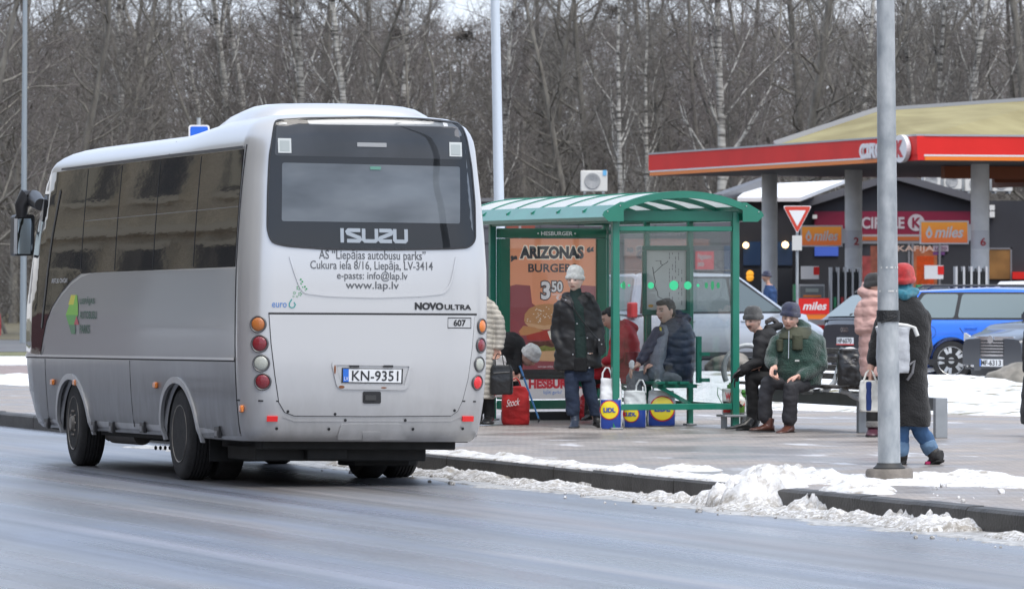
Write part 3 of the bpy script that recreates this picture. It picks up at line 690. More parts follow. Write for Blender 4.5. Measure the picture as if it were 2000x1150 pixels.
# behind the pane: black printed edge, pale panel painted as the bright interior
def inset(poly, s, c): return [(c[0]+(x-c[0])*s, c[1]+(y-c[1])*s) for x, y in poly]
panel(wp, rfn, .003, .012, M('frit', (.012, .012, .013), .6), 'printed_edge', win, (.1, .08))
hole = [rp(551, 318), rp(898, 326), rp(898, 437), rp(550, 432)]
m_bright, t, b, ln = nodemat('bright_interior_tone')
tc = nn(t, 'ShaderNodeTexCoord'); sx = nn(t, 'ShaderNodeMapping'); sx.inputs['Scale'].default_value = (.6, .6, 1.6); n_ = nn(t, 'ShaderNodeTexNoise', Scale=2.2, Detail=3)
ln(tc.outputs['Object'], sx.inputs[0]); ln(sx.outputs[0], n_.inputs['Vector']); r_ = ramp(t, [(.3, (.30, .32, .34)), (.7, (.66, .68, .70))]); ln(n_.outputs['Fac'], r_.inputs[0]); ln(r_.outputs[0], b.inputs['Base Color']); b.inputs['Roughness'].default_value = .9
panel(rounded(hole, .02), rfn, .005, 0, m_bright, 'bright_interior_panel', win, (.1, .1))
panel(rounded([rp(540, 243), rp(893, 249), rp(903, 312), rp(536, 304)], .03), rfn, .0055, 0, M('upper_pane_grey', (.10, .10, .105), .8, col2=(.19, .19, .20), vs=1.5), 'upper_pane_tone', win, (.1, .05))  # grey panel added to lighten the top of the pane
stick = M('sticker', (.55, .58, .58), .5)
for q in ((543, 271, 568, 299), (877, 279, 900, 306)): 
    bx = rbox(*q); panel([(bx[0], bx[1]), (bx[2], bx[1]), (bx[2], bx[3]), (bx[0], bx[3])], rfn, .013, 0, stick, 'sticker', win)
    panel([(bx[0]+.015, bx[1]+.015), (bx[2]-.015, bx[1]+.015), (bx[2]-.015, bx[3]-.02), (bx[0]+.015, bx[3]-.02)], rfn, .0145, 0, M('sticker_inner', (.38, .42, .42), .5), 'sticker_print', win)
bx = rbox(697, 280, 754, 287); panel([(bx[0], bx[1]), (bx[2], bx[1]), (bx[2], bx[3]), (bx[0], bx[3])], rfn, .013, 0, M('sticker_pale', (.30, .31, .32), .5), 'sticker', win)
bx = rbox(722, 326, 743, 332); panel([(bx[0], bx[1]), (bx[2], bx[1]), (bx[2], bx[3]), (bx[0], bx[3])], rfn, .013, 0, M('sticker_green', (.10, .25, .20), .5), 'sticker', win)
strip(wp, .014, rfn, .012, plastic, 'window_seal', win, closed=True)
# letters of the badge, cut from thick strokes
def stroke(mb, P, wdt, fn, off):
    P = [Vector(p) for p in P]; n = len(P); Lp = []; Rp = []
    for i, p in enumerate(P):
        d0 = (p-P[i-1]).normalized() if i else None; d1 = (P[i+1]-p).normalized() if i < n-1 else None
        d = ((d0 or d1)+(d1 or d0)); d = d.normalized(); nx = Vector((-d.y, d.x)); c = nx.dot(Vector((-(d0 or d1).y, (d0 or d1).x))) or 1
        q = nx*wdt/2/max(.45, c); Lp.append(p+q); Rp.append(p-q)
    vs = [fn(q.x, q.y, off) for q in Lp+Rp]
    mb.add(vs, [(n+i, n+i+1, i+1, i) for i in range(n-1)])
x0, y0, x1, y1 = rbox(664, 448, 793, 474); Wd = x1-x0; H = y1-y0; lt = MB(); c = H*.26
def LX(a): return x0+Wd*a
stroke(lt, [(LX(.028), y0), (LX(.028), y1)], c*.95, rfn, .014)
def glyph(a0, a1, pts): stroke(lt, [(LX(a0+(a1-a0)*px_), y0+H*(.13+.74*py_)) for px_, py_ in pts], c, rfn, .014)
S_ = [(1, 1), (.12, 1), (.02, .86), (.08, .7), (.92, .3), (.98, .14), (.88, 0), (0, 0)]
U_ = [(.02, 1.16), (.02, .12), (.12, 0), (.88, 0), (.98, .12), (.98, 1.16)]
glyph(.10, .30, S_); glyph(.345, .545, U_); glyph(.585, .775, [(1-a, b_) for a, b_ in S_]); glyph(.815, .995, U_)
lt.build('badge_letters', M('badge_silver', (.36, .39, .42), .35, metal=.4), win)
# panels below the window
seam = [(525, 611), (928, 612)]
hatch_px = [(526, 614), (926, 616), (921, 680), (913, 740), (903, 780), (893, 802), (880, 811), (720, 812), (575, 811), (556, 804), (545, 785), (537, 730), (530, 670)]
hatch = panel(rpoly(hatch_px), rfn, .008, .02, silver, 'engine_hatch', bus, (.12, .1))
strip(rpoly([(524, 612), (930, 614)]), .016, rfn, .009, gapm, 'hatch_joint', bus)
strip(rpoly(hatch_px), .012, rfn, .0035, gapm, 'hatch_joint', bus, closed=True)
strip(rpoly([(461, 781), (545, 783)]), .012, rfn, .004, gapm, 'bumper_joint', bus); strip(rpoly([(900, 783), (947, 784)]), .012, rfn, .004, gapm, 'bumper_joint', bus)
bead = rounded(rpoly([(563, 490), (575, 530), (586, 560), (594, 571), (640, 577), (730, 580), (820, 577), (868, 572), (880, 555), (888, 520), (893, 492)]), .05)
bead = bead[4:-4]
strip(bead, .018, rfn, .009, silver, 'pressed_bead', bus, step=.06, th=.012)
# bumper with raised tow cover
strip(rpoly([(552, 813), (575, 821), (880, 821), (900, 812)]), .012, rfn, .006, silver, 'bumper_lip', bus)
cov = panel(rounded(rpoly([(666, 827), (784, 827), (795, 856), (656, 856)]), .03), rfn, .014, .02, silver, 'tow_cover', bus, (.1, .05))
panel(rounded(rpoly([(706, 841), (743, 841), (741, 857), (707, 857)]), .015), rfn, .019, .01, silver, 'tow_cap', cov, (.1, .05))
for x, y in ((540, 836), (642, 837), (806, 837), (903, 836), (674, 820), (791, 820), (562, 803), (654, 808), (887, 801)): 
    cx, cy = rp(x, y); panel(disc(cx, cy, .013, 10), rfn, .009, 0, gapm, 'parking_sensor', bus, (1, 1))
for q in ((521, 812, 542, 822), (902, 812, 923, 822)):
    bx = rbox(*q); panel([(bx[0], bx[1]), (bx[2], bx[1]), (bx[2], bx[3]), (bx[0], bx[3])], rfn, .016, .02, M('reflector_red', (.65, .02, .02), .3, emit=.12), 'reflector', bus)
# lamps
def lamp(px, py, rpx, mat, name='tail_lamp'):
    cx, cy = rp(px, py); p = rfn(cx, cy); d = .01
    n = (rfn(cx, cy, .1)-p).normalized(); r = rpx/232.
    T = n.to_track_quat('Z', 'Y').to_matrix().to_4x4(); T.translation = p
    b_ = MB(); b_.lathe([(r+.012, -.02), (r+.012, .004), (r+.006, .009), (r-.002, .004), (r-.004, -.012)], 28, T); bo = b_.build(name, M('lamp_bezel', (.09, .09, .095), .35), bus, smooth=40)
    l_ = MB(); l_.lathe([(r-.002, -.015)]+[((r-.002)*math.cos(t), -.002+.018*math.sin(t)) for t in np.linspace(0, 1.5, 7)], 28, T); l_.build('lens', mat, bo, smooth=60)
for x, y, r, m_ in ((504, 633, 14, amberd), (507, 671, 15, redl), (510, 709, 14.5, clearl), (513, 745, 14.5, redl), (942, 637, 13, amber), (940, 674, 13, redl), (937, 711, 13, clearl), (933, 747, 13, redlit)): lamp(x, y, r, m_)
# number plate in its recess
plm = MB(); 
fr = rounded(rpoly([(650, 708), (803, 711), (791, 757), (661, 755)]), .03)
strip(fr, .035, rfn, .022, silver, 'plate_surround', hatch, closed=True, th=.016)
panel(rounded(rpoly([(657, 715), (797, 717), (786, 751), (666, 749)]), .02), rfn, .010, 0, silver, 'plate_recess', hatch)
pl = panel(rpoly([(667, 718), (786, 720), (785, 749), (666, 747)]), rfn, .016, .01, plastic, 'plate_holder', hatch)
panel(rpoly([(669, 720), (783, 721), (782, 747), (669, 745)]), rfn, .019, 0, platew, 'number_plate', hatch)
panel(rpoly([(669, 720), (680, 720), (680, 745), (669, 745)]), rfn, .0205, 0, blueeu, 'plate_band', hatch)
lettering('LV', rbox(671, 735, 679, 742), rfn, .0215, whitep, hatch)
lettering('KN-9351', rbox(686, 724, 777, 743), rfn, .0215, textblack, hatch, bold=.01)
for x in (690, 756): bx = rbox(x-8, 713, x+10, 717); panel([(bx[0], bx[1]), (bx[2], bx[1]), (bx[2], bx[3]), (bx[0], bx[3])], rfn, .03, .02, plastic, 'plate_lamp', hatch)
rust = M('rust', (.22, .08, .03), .9)
for q in ((660, 752, 672, 758), (742, 755, 754, 758), (651, 712, 655, 730)): bx = rbox(*q); panel(disc((bx[0]+bx[2])/2, (bx[1]+bx[3])/2, (bx[2]-bx[0])/2, 9, (bx[3]-bx[1])/2), rfn, .024, 0, rust, 'rust_spot', hatch)
hd = panel(rounded(rpoly([(708, 764), (743, 764), (743, 787), (708, 787)]), .015), rfn, .016, .01, plastic, 'hatch_handle', hatch)
panel(rpoly([(712, 771), (733, 771), (733, 781), (712, 781)]), rfn, .024, .008, M('handle_lever', (.05, .05, .05), .3), 'lever', hatch)
# writing
for s_, q in (('AS “Liepājas autobusu parks”', (623, 490, 831, 511)), ('Cukura iela 8/16, Liepāja, LV-3414', (606, 511, 845, 530)), ('e-pasts: info@lap.lv', (658, 531, 796, 549)), ('www.lap.lv', (675, 550, 779, 568))):
    lettering(s_, rbox(*q), rfn, .004, textgrey, bus, bold=.006)
lettering('NOVO', rbox(810, 591, 866, 605), rfn, .006, textblack, bus, bold=.05); lettering('ULTRA', rbox(868, 595, 920, 605), rfn, .006, textblack, bus, bold=.03)
bx = rbox(874, 621, 919, 640); strip([(bx[0], bx[1]), (bx[2], bx[1]), (bx[2], bx[3]), (bx[0], bx[3])], .008, rfn, .011, textblack, 'number_box', hatch, closed=True, th=.001)
lettering('607', rbox(885, 624, 909, 637), rfn, .011, textblack, hatch, bold=.03)
lettering('euro', rbox(531, 591, 560, 600), rfn, .005, M('euro_blue', (.10, .22, .50), .4), bus, bold=.01)
drop = [rp(x, y) for x, y in ((570, 584), (565, 592), (565, 598), (569, 601), (574, 600), (577, 595), (574, 590))]
strip(drop, .010, rfn, .005, M('euro_teal', (.05, .30, .28), .4), 'emblem', bus, step=.02, th=.001)
fl = MB(); grn = M('flower_green', (.06, .30, .12), .5)
for cx, cy, r in ((586, 550, 4.5), (594, 564, 4.5), (583, 562, 3.2), (575, 572, 2.2), (586, 574, 2.8), (573, 579, 1.5), (580, 579, 1.5)):
    for k in range(5):
        a = k*1.2566; q = rp(cx+r*math.cos(a), cy+r*math.sin(a)); fl.flat(disc(q[0], q[1], r/232*.42, 8), fn=lambda x, y: rfn(x, y, .005))
fl.build('emblem', grn, bus)
# flank details
def sbox(x0, y0, x1, y1): a, b = spo(x0, y1), spo(x1, y0); return (b[0], a[1], a[0], b[1])
def sfn_(u, w, off=0): return side_fn(u, w, off)
def mirx(box): return box
for x, y in ((85, 826), (176, 832), (211, 834), (272, 834), (418, 843)):
    u, w = spo(x, y); l_ = MB(); p = side_fn(u, w); l_.box((p.x-.012, u, w), (.03, .15, .10)); lo = l_.build('flap_latch', plastic, bus, bevel=.004)
    l2 = MB(); l2.box((p.x-.028, u, w-.012), (.014, .07, .045)); l2.build('latch_lever', M('latch_grey', (.18, .18, .19), .4), lo)
for x, y in ((104, 746), (148, 747), (305, 752)):
    u, w = spo(x, y); p = side_fn(u, w); l_ = MB(); l_.box((p.x-.018, u, w), (.03, .10, .055)); l_.build('side_marker_lamp', amber, bus, bevel=.008, smooth=40)
u, w = spo(471, 799); l_ = MB(); p = side_fn(.25, .63); l_.box((p.x-.01, .25, .63), (.03, .07, .06)); l_.build('side_marker_lamp', amber, bus, bevel=.008, smooth=40)
def sdecal(pts, mat, off=.0085): panel([spo(x, y) for x, y in pts], side_fn, off, 0, mat, 'emblem', bus, (1, 1))
gy, g1, g2, g3, rd = M('logo_yellow', (.75, .68, .03), .4), M('logo_lime', (.22, .60, .03), .4), M('logo_green', (.10, .42, .06), .4), M('logo_dark_green', (.06, .22, .09), .4), M('logo_red', (.55, .05, .08), .4)
sdecal([(141, 576), (150, 576), (146, 595), (136, 595)], gy); sdecal([(150, 576), (153, 576), (155, 595), (146, 595)], g1)
sdecal([(138, 595), (155, 595), (155, 615), (131, 615)], g1); sdecal([(131, 615), (155, 615), (147, 634), (137, 634)], g2)
sdecal([(147, 634), (152, 616), (157, 634)], rd, .009); sdecal([(137, 634), (149, 634), (150, 652), (142, 652)], g3)
ltg = M('flank_letters', (.07, .16, .11), .5)
def slet(s_, q):
    b = sbox(*q); vs_, fs_ = text2d(s_, (0, 0, 1, 1), .02); m_ = MB()
    m_.add([side_fn(b[2]-(x)*(b[2]-b[0])*1, b[1]+y*(b[3]-b[1]), .0085) for x, y in vs_], fs_) if False else m_.add([side_fn(spo(q[0]+x*(q[2]-q[0]), q[3])[0], b[1]+y*(b[3]-b[1]), .0085) for x, y in vs_], fs_)
    m_.build('lettering', ltg, bus)
slet('LIEPĀJAS', (158, 579, 187, 597)); slet('AUTOBUSU', (158, 607, 191, 623)); slet('PARKS', (158, 634, 178, 651))
# roof pod, light bar sign
pod = MB()
secs = []
for u, hw_, z1 in ((.75, .70, 3.08), (.80, .80, 3.185), (.95, .86, 3.225), (1.4, .88, 3.24), (1.8, .86, 3.215), (2.3, .80, 3.15), (2.75, .66, 3.03)):
    for v in np.linspace(-1, 1, 17): secs.append((v*hw_, u, 3.0+(z1-3.0-.03*abs(v)**2)*(1-abs(v)**8)))
n = 17; pod.add(secs, [(i*n+k, i*n+k+1, (i+1)*n+k+1, (i+1)*n+k) for i in range(6) for k in range(n-1)])
po = pod.build('air_conditioning_pod', silver, bus, smooth=50); bm = bmesh.new(); bm.from_mesh(po.data); bmesh.ops.recalc_face_normals(bm, faces=bm.faces[:]); bm.to_mesh(po.data); bm.free()
# mirror
mr = MB(); 
o0, d0 = ray(50, 460)
def nearside(px, py, u): o_, d_ = ray(px, py); t = (u-o_.y)/d_.y; return o_+d_*t
MU = 8.2
arm = [nearside(80, 400, 7.7), nearside(66, 388, MU), nearside(50, 386, MU), nearside(42, 402, MU), nearside(42, 425, MU)]
mr.tube(arm, [.06, .085, .09, .07, .05], 12); marm = mr.build('mirror_arm', plastic, bus, smooth=50)
P = [nearside(x, y, MU) for x, y in ((28, 419), (67, 419), (66, 499), (27, 500))]
pl_ = rounded([(p.x, p.z) for p in P], .04); T = Matrix(((1, 0, 0, 0), (0, 0, 1, 0), (0, 1, 0, 0), (0, 0, 0, 1)))
mh = MB(); mh.prism(pl_, MU-.02, MU+.16, T); mho = mh.build('mirror_housing', plastic, bus, smooth=40)
P = [nearside(x, y, MU-.03) for x, y in ((35, 427), (64, 427), (63, 496), (34, 496))]
mg = MB(); mg.prism(rounded([(p.x, p.z) for p in P], .02), MU-.032, MU-.024, T); mg.build('mirror_glass', M('mirror', (.5, .58, .62), .03, metal=1), mho)
P = [nearside(x, y, MU-.03) for x, y in ((28, 427), (34, 427), (33, 496), (27, 496))]
mg = MB(); mg.prism([(p.x, p.z) for p in P], MU-.036, MU-.024, T); mg.build('mirror_shroud', M('mirror_shroud', (.35, .37, .4), .4), mho)
# windscreen at the far end
def front_fn(v, w, off=0):
    hw = HW(w); r = RF; x = min(abs(v), hw-.001); e = x-(hw-r); c = .12*(x/hw)**2+(r*(1-math.sqrt(max(0, 1-(e/r)**2))) if e > 0 else 0)
    return Vector((v, U1(w)-c+off, w))
panel([(-1.0, 1.3), (1.0, 1.3), (1.0, 2.0), (.92, 2.72), (-.92, 2.72), (-1.0, 2.0)], front_fn, .006, .01, blackg, 'windscreen', bus, (.15, .15))
for s in (-1, 1):
    hl = panel(rrect(s*.72-.16, .75, s*.72+.16, .95, .05), front_fn, .01, .02, clearl, 'headlamp', bus)
# ================================================================== bus shelter
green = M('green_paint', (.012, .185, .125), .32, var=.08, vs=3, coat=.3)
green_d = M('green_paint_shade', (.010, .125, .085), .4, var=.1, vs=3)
pane = glassmat('shelter_glass', (.965, .975, .97), refl=.0)
SB = W(21.0, 4.40, ZS)
shl = thing('bus_shelter', 'green framed glass bus shelter with a curved roof on the pavement', 'bus shelter', SB, RZ)
DW, LN = 1.35, 4.2                                   # depth away from the road (x), length along the kerb (y)
def shbox(name, c, d, mat=green, b=.004, parent=None): m = MB(); m.box(c, d); return m.build(name, mat, parent or shl, bevel=b)
for x, y, w_ in ((0, 0, .075), (DW, 0, .075), (0, LN, .07), (DW, LN, .07), (DW, 1.4, .06), (DW, 2.8, .06)):
    shbox('post', (x, y, 1.15), (w_, w_, 2.3))
    shbox('foot_plate', (x, y, .01), (w_+.06, w_+.06, .02), M('steel_grey', (.3, .31, .32), .4, metal=.6))
shbox('rail', (DW/2, 0, 2.12), (DW-.08, .05, .05)); shbox('rail', (DW/2, 0, .235), (DW-.08, .05, .065)); 
for y in (.7, 2.1, 3.5): shbox('rail', (DW, y, 2.12), (.05, 1.32, .05)); shbox('rail', (DW, y, .235), (.05, 1.32, .05))
shbox('rail', (DW/2, LN, 2.22), (DW-.08, .05, .04)); shbox('header_beam', (0, LN/2, 2.20), (.05, LN-.08, .04)); shbox('header_beam', (0, LN-.1, 2.27), (.04, .1, .10))
def shpane(c, d): m = MB(); m.box(c, d); return m.build('glass_pane', pane, shl)
pn = shpane((DW/2, 0, 1.18), (DW-.085, .008, 1.82))
for y in (.7, 2.1, 3.5): shpane((DW, y, 1.18), (.008, 1.32, 1.82))
# dots on the end pane
dotm = M('dot_green', (.05, .62, .28), .5); 
for px_, r in ((1224, 5), (1236, 2.5), (1278, 6.5), (1322, 9.5), (1349, 8), (1369, 3)):
    x = (px_-1210)/231*DW; m = MB(); m.prism(disc(x, 0, r/184, 18), .0, .002, Matrix.Translation((0, -.005, 1.52)) @ Matrix.Rotation(R(90), 4, 'X')); m.build('dot', dotm, pn)
dd = M('dot_dark_green', (.03, .30, .12), .5)
for px_, ry in ((1226, 8), (1385, 6), (1397, 9), (1408, 6)):
    x = (px_-1210)/231*DW; m = MB(); m.prism(disc(x, 0, 3.4/184, 14, ry/184), .0, .002, Matrix.Translation((0, 4.0 if False else -.006, 1.52)) @ Matrix.Rotation(R(90), 4, 'X')); m.build('dot', dd, pn)
# roof: five arched ribs, polycarbonate panes between, gutters
X0, X1, ZE, RISE = -.10, 1.54, 2.30, .20
Y0r, Y1r = -.12, 5.15
def arc(t): x = X0+(X1-X0)*t; return x, ZE+RISE*(1-(2*t-1)**2)**.9
poly = M('roof_sheet', (.80, .82, .82), .35, var=.04, vs=2)
roofw = glassmat('unused', (.8, .8, .8))
ribs = np.linspace(Y0r+.02, Y1r-.02, 7)
for i, y in enumerate(ribs):
    m = MB(); T = [arc(t) for t in np.linspace(0, 1, 25)]
    w_ = .06 if i == 0 else .035
    vs = []; 
    for (x, z) in T: vs += [(x, y-w_/2, z-.055), (x, y-w_/2, z+.02), (x, y+w_/2, z+.02), (x, y+w_/2, z-.055)]
    n = len(T); fs = [(i_*4+k, i_*4+(k+1) % 4, (i_+1)*4+(k+1) % 4, (i_+1)*4+k) for i_ in range(n-1) for k in range(4)]+[(3, 2, 1, 0), tuple((n-1)*4+k for k in range(4))]
    m.add(vs, fs); m.build('roof_rib', green, shl, smooth=30)
rsheet = bpy.data.materials.new('roof_polycarbonate'); rsheet.use_nodes = True; t = rsheet.node_tree; b = t.nodes['Principled BSDF']; b.inputs['Base Color'].default_value = (.90, .91, .92, 1); b.inputs['Roughness'].default_value = .35
tl = nn(t, 'ShaderNodeBsdfTranslucent'); tl.inputs[0].default_value = (.85, .87, .86, 1); mxs = nn(t, 'ShaderNodeMixShader'); mxs.inputs[0].default_value = .55; t.links.new(b.outputs[0], mxs.inputs[1]); t.links.new(tl.outputs[0], mxs.inputs[2]); t.links.new(mxs.outputs[0], t.nodes['Material Output'].inputs[0])
for i in range(6):
    m = MB(); y0, y1 = ribs[i]+.02, ribs[i+1]-.02; T = [arc(t) for t in np.linspace(.02, .98, 20)]
    vs = [(x, y, z+.006) for x, z in T for y in (y0, y1)]+[(x, y, z-.006) for x, z in T for y in (y0, y1)]; n = 20
    fs = [(2*k, 2*k+2, 2*k+3, 2*k+1) for k in range(n-1)]+[(2*n+2*k+1, 2*n+2*k+3, 2*n+2*k+2, 2*n+2*k) for k in range(n-1)]
    m.add(vs, fs); m.build('roof_pane', rsheet, shl, smooth=40)
def gutter(x, s):
    P = [(x, ZE-.09), (x+s*.13, ZE-.09), (x+s*.13, ZE-.03) if False else (x+s*.05, ZE+.03), (x, ZE+.06)] if False else None
    m = MB(); q = [(x, ZE-.10), (x, ZE+.07), (x-s*.05, ZE+.07), (x-s*.17, ZE-.06), (x-s*.15, ZE-.10)]
    T = Matrix(((1, 0, 0, 0), (0, 0, 1, 0), (0, 1, 0, 0), (0, 0, 0, 1)))
    m.prism(q, Y0r, Y1r, T); return m.build('gutter', green, shl, bevel=.003)
gutter(X0+.12, 1); gutter(X1-.12, -1)
for x, s in ((X0+.13, 1), (X1-.13, -1)):
    m = MB(); q = [(x+s*.02, ZE-.105), (x+s*.02, ZE+.10), (x-s*.02, ZE+.10), (x-s*.20, ZE+.0), (x-s*.22, ZE-.04), (x-s*.15, ZE-.105)]
    m.prism(q, Y0r-.012, Y0r-.002, Matrix(((1, 0, 0, 0), (0, 0, 1, 0), (0, 1, 0, 0), (0, 0, 0, 1)))); m.build('gutter_cap', green, shl)
    for bx, bz in ((x-s*.02, ZE+.06), (x-s*.16, ZE-.0)):
        m = MB(); m.ball((bx, Y0r-.014, bz), .008, 8); m.build('bolt', M('bolt_steel', (.5, .52, .52), .3, metal=.8), shl)
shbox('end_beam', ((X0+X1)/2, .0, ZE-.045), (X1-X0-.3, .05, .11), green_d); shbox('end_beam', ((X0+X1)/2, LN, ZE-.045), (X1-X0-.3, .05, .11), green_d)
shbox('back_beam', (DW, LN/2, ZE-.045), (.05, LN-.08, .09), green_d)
# timetable frame on the back wall, seen edge-on through the end pane
tfo = thing('timetable_case', 'green framed map and timetable case standing inside the shelter', 'notice case', Vector((301/F*61.2, 61.2, ZS)), R(8))
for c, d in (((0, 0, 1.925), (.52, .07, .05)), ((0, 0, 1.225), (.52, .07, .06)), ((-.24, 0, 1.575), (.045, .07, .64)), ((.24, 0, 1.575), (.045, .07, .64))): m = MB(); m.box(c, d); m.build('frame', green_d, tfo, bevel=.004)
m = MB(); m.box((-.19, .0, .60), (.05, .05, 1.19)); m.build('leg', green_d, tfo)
m = MB(); m.box((0, .0, 1.58), (.43, .02, .64)); sheet_o = m.build('map_sheet', M('map_paper', (.55, .57, .55), .6, var=.06, vs=3), tfo)
ff = lambda x, y, off=0: Vector((x, -.011-off, 1.27+(y-.82)*.56))
ink = M('map_ink', (.06, .06, .06), .6); ml_ = MB()
for P in ([(-.12, 1.74), (-.06, 1.74), (-.06, 1.68), (-.04, 1.66), (-.10, 1.56), (-.14, 1.50), (-.13, 1.40), (-.12, 1.34), (-.13, 1.25), (-.10, 1.15), (-.09, 1.05), (-.02, .98)], [(-.04, 1.66), (.0, 1.7), (.02, 1.74)], [(-.15, 1.62), (-.14, 1.5)]):
    stroke(ml_, P, .009, ff, .001)
ml_.build('map_lines', ink, tfo)
ml_ = MB()
for c in range(5):
    y = 1.90
    while y > .95:
        h = random.uniform(.02, .09)
        if random.random() < .55: ml_.flat([(.03+c*.034, y-h), (.038+c*.034, y-h), (.038+c*.034, y), (.03+c*.034, y)], fn=lambda x, z: ff(x, z, .001))
        y -= h+.015
o = ml_.build('timetable_print', M('print_grey', (.2, .2, .2), .6), tfo); o['kind'] = 'stuff'
ml_ = MB(); ml_.flat(disc(-.17, .87, .03, 10), fn=lambda x, z: ff(x, z, .001)); ml_.build('map_emblem', M('map_orange', (.6, .35, .08), .6), tfo)
# bench along the back wall
bn = thing('shelter_bench', 'narrow green bench fixed along the back wall of the shelter', 'bench', W(22.3, 5.35, ZS), RZ)
for i in range(3): m = MB(); m.box((-.14+.14*i, 1.0, .47), (.11, 2.9, .03)); m.build('seat_slat', green, bn, bevel=.004)
for y in (-.38, 1.0, 2.38):
    m = MB(); m.bar((.30, y, .2), (-.15, y, .44), .04, .04); m.box((.05, y, .435), (.5, .04, .04)); m.build('bracket', green, bn)
m = MB(); m.box((.30, -.45, .72), (.05, .05, .5)); m.box((.36, -.45, .50), (.12, .05, .04)); m.box((.36, -.45, .78), (.12, .05, .04)); m.build('arm_bracket', green, bn)
# poster case filling the far end wall
pc = thing('poster_case', 'tall green advertising case with an orange burger poster', 'advertising case', W(21.0+LN-.12, 4.40, ZS), RZ)
PX0, PX1, PZ0, PZ1 = .03, DW-.05, .13, 2.15
for c, d in ((((PX0+PX1)/2, 0, PZ1-.045), (PX1-PX0, .14, .11)), (((PX0+PX1)/2, 0, PZ0+.045), (PX1-PX0, .14, .10)), ((PX0+.06, 0, (PZ0+PZ1)/2), (.12, .14, PZ1-PZ0-.21)), ((PX1-.06, 0, (PZ0+PZ1)/2), (.12, .14, PZ1-PZ0-.21))):
    m = MB(); m.box(c, d); m.build('frame', M('green_case', (.008, .13, .075), .35, coat=.4), pc, bevel=.006)
m = MB(); m.box(((PX0+PX1)/2, .0, .04), (PX1-PX0-.1, .10, .11)); m.build('plinth', M('black_base', (.015, .015, .016), .6), pc)
lf = lambda x, y, off=0: Vector((x, -.071-off, y))
lettering('• HESBURGER •', (.47, 2.08, .93, 2.125), lf, .001, whitep, pc, bold=.02)
# the poster, printed flat, with a slight glow added as if backlit
A0, A1, B0, B1 = .155, 1.175, .235, 2.045
def pp(px_, py_): return (A0+(px_-988)/(1168-988)*(A1-A0), B1+(py_-471)/(772-471)*(B0-B1))
pf = lambda x, y, off=0: Vector((x, -.045-off, y))
def poster(pts, mat, off, name='print'): m = MB(); m.flat([pp(*q) for q in pts], fn=lambda x, y: pf(x, y, off)); return m.build(name, mat, po_)
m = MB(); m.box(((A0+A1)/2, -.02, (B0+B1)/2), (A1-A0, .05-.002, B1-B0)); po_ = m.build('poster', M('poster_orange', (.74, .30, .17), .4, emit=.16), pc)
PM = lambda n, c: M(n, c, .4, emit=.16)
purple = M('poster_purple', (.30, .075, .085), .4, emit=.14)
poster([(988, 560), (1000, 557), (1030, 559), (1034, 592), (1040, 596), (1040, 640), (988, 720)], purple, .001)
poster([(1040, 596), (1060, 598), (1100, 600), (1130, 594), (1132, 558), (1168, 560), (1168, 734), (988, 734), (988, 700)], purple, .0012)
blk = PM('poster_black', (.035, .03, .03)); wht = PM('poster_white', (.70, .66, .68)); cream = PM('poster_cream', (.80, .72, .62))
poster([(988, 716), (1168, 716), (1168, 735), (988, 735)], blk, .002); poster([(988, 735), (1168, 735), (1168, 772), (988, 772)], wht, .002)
def ptext(s, x0, y0, x1, y1, mat, off, bold=.02, shear=0): a, b = pp(x0, y1), pp(x1, y0); return lettering(s, (a[0], a[1], b[0], b[1]), pf, off, mat, po_, bold, shear)
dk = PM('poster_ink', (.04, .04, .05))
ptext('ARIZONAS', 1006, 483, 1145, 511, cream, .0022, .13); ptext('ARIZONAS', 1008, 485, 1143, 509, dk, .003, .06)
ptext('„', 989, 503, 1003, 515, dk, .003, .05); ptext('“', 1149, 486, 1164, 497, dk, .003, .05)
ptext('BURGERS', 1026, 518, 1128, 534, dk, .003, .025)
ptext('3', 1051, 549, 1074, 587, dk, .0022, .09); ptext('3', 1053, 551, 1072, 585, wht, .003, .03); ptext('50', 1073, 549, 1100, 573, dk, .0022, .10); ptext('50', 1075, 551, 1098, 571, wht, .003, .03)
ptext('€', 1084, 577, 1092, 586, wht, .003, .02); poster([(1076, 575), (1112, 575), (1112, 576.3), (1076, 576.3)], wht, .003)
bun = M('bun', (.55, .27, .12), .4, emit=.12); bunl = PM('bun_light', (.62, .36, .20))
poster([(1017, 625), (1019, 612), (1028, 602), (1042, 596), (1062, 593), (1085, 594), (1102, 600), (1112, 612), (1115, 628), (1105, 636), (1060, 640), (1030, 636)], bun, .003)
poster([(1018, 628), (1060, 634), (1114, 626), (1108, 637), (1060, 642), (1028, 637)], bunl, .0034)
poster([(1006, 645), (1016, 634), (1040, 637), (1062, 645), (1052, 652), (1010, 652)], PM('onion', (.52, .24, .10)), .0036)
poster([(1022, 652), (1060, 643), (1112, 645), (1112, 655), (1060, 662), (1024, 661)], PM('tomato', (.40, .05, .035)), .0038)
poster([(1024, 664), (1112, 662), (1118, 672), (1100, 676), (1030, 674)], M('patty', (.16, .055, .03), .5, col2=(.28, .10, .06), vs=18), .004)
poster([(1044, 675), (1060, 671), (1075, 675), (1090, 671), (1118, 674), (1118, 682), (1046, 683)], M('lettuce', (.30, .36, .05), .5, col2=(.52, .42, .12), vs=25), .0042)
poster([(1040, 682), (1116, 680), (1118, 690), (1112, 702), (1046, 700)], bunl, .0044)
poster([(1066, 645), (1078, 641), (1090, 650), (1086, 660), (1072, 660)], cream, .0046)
sd_ = MB()
for k in range(46):
    a, r = random.uniform(.15, 3.0), random.uniform(.3, .95); x, y = 1066+46*r*math.cos(a), 630-34*r*math.sin(a)
    sd_.flat([pp(x+1.6*math.cos(t), y+1.1*math.sin(t)) for t in (0, 1.57, 3.14, 4.71)], fn=lambda x, y: pf(x, y, .0038))
sd_.build('sesame', cream, po_)
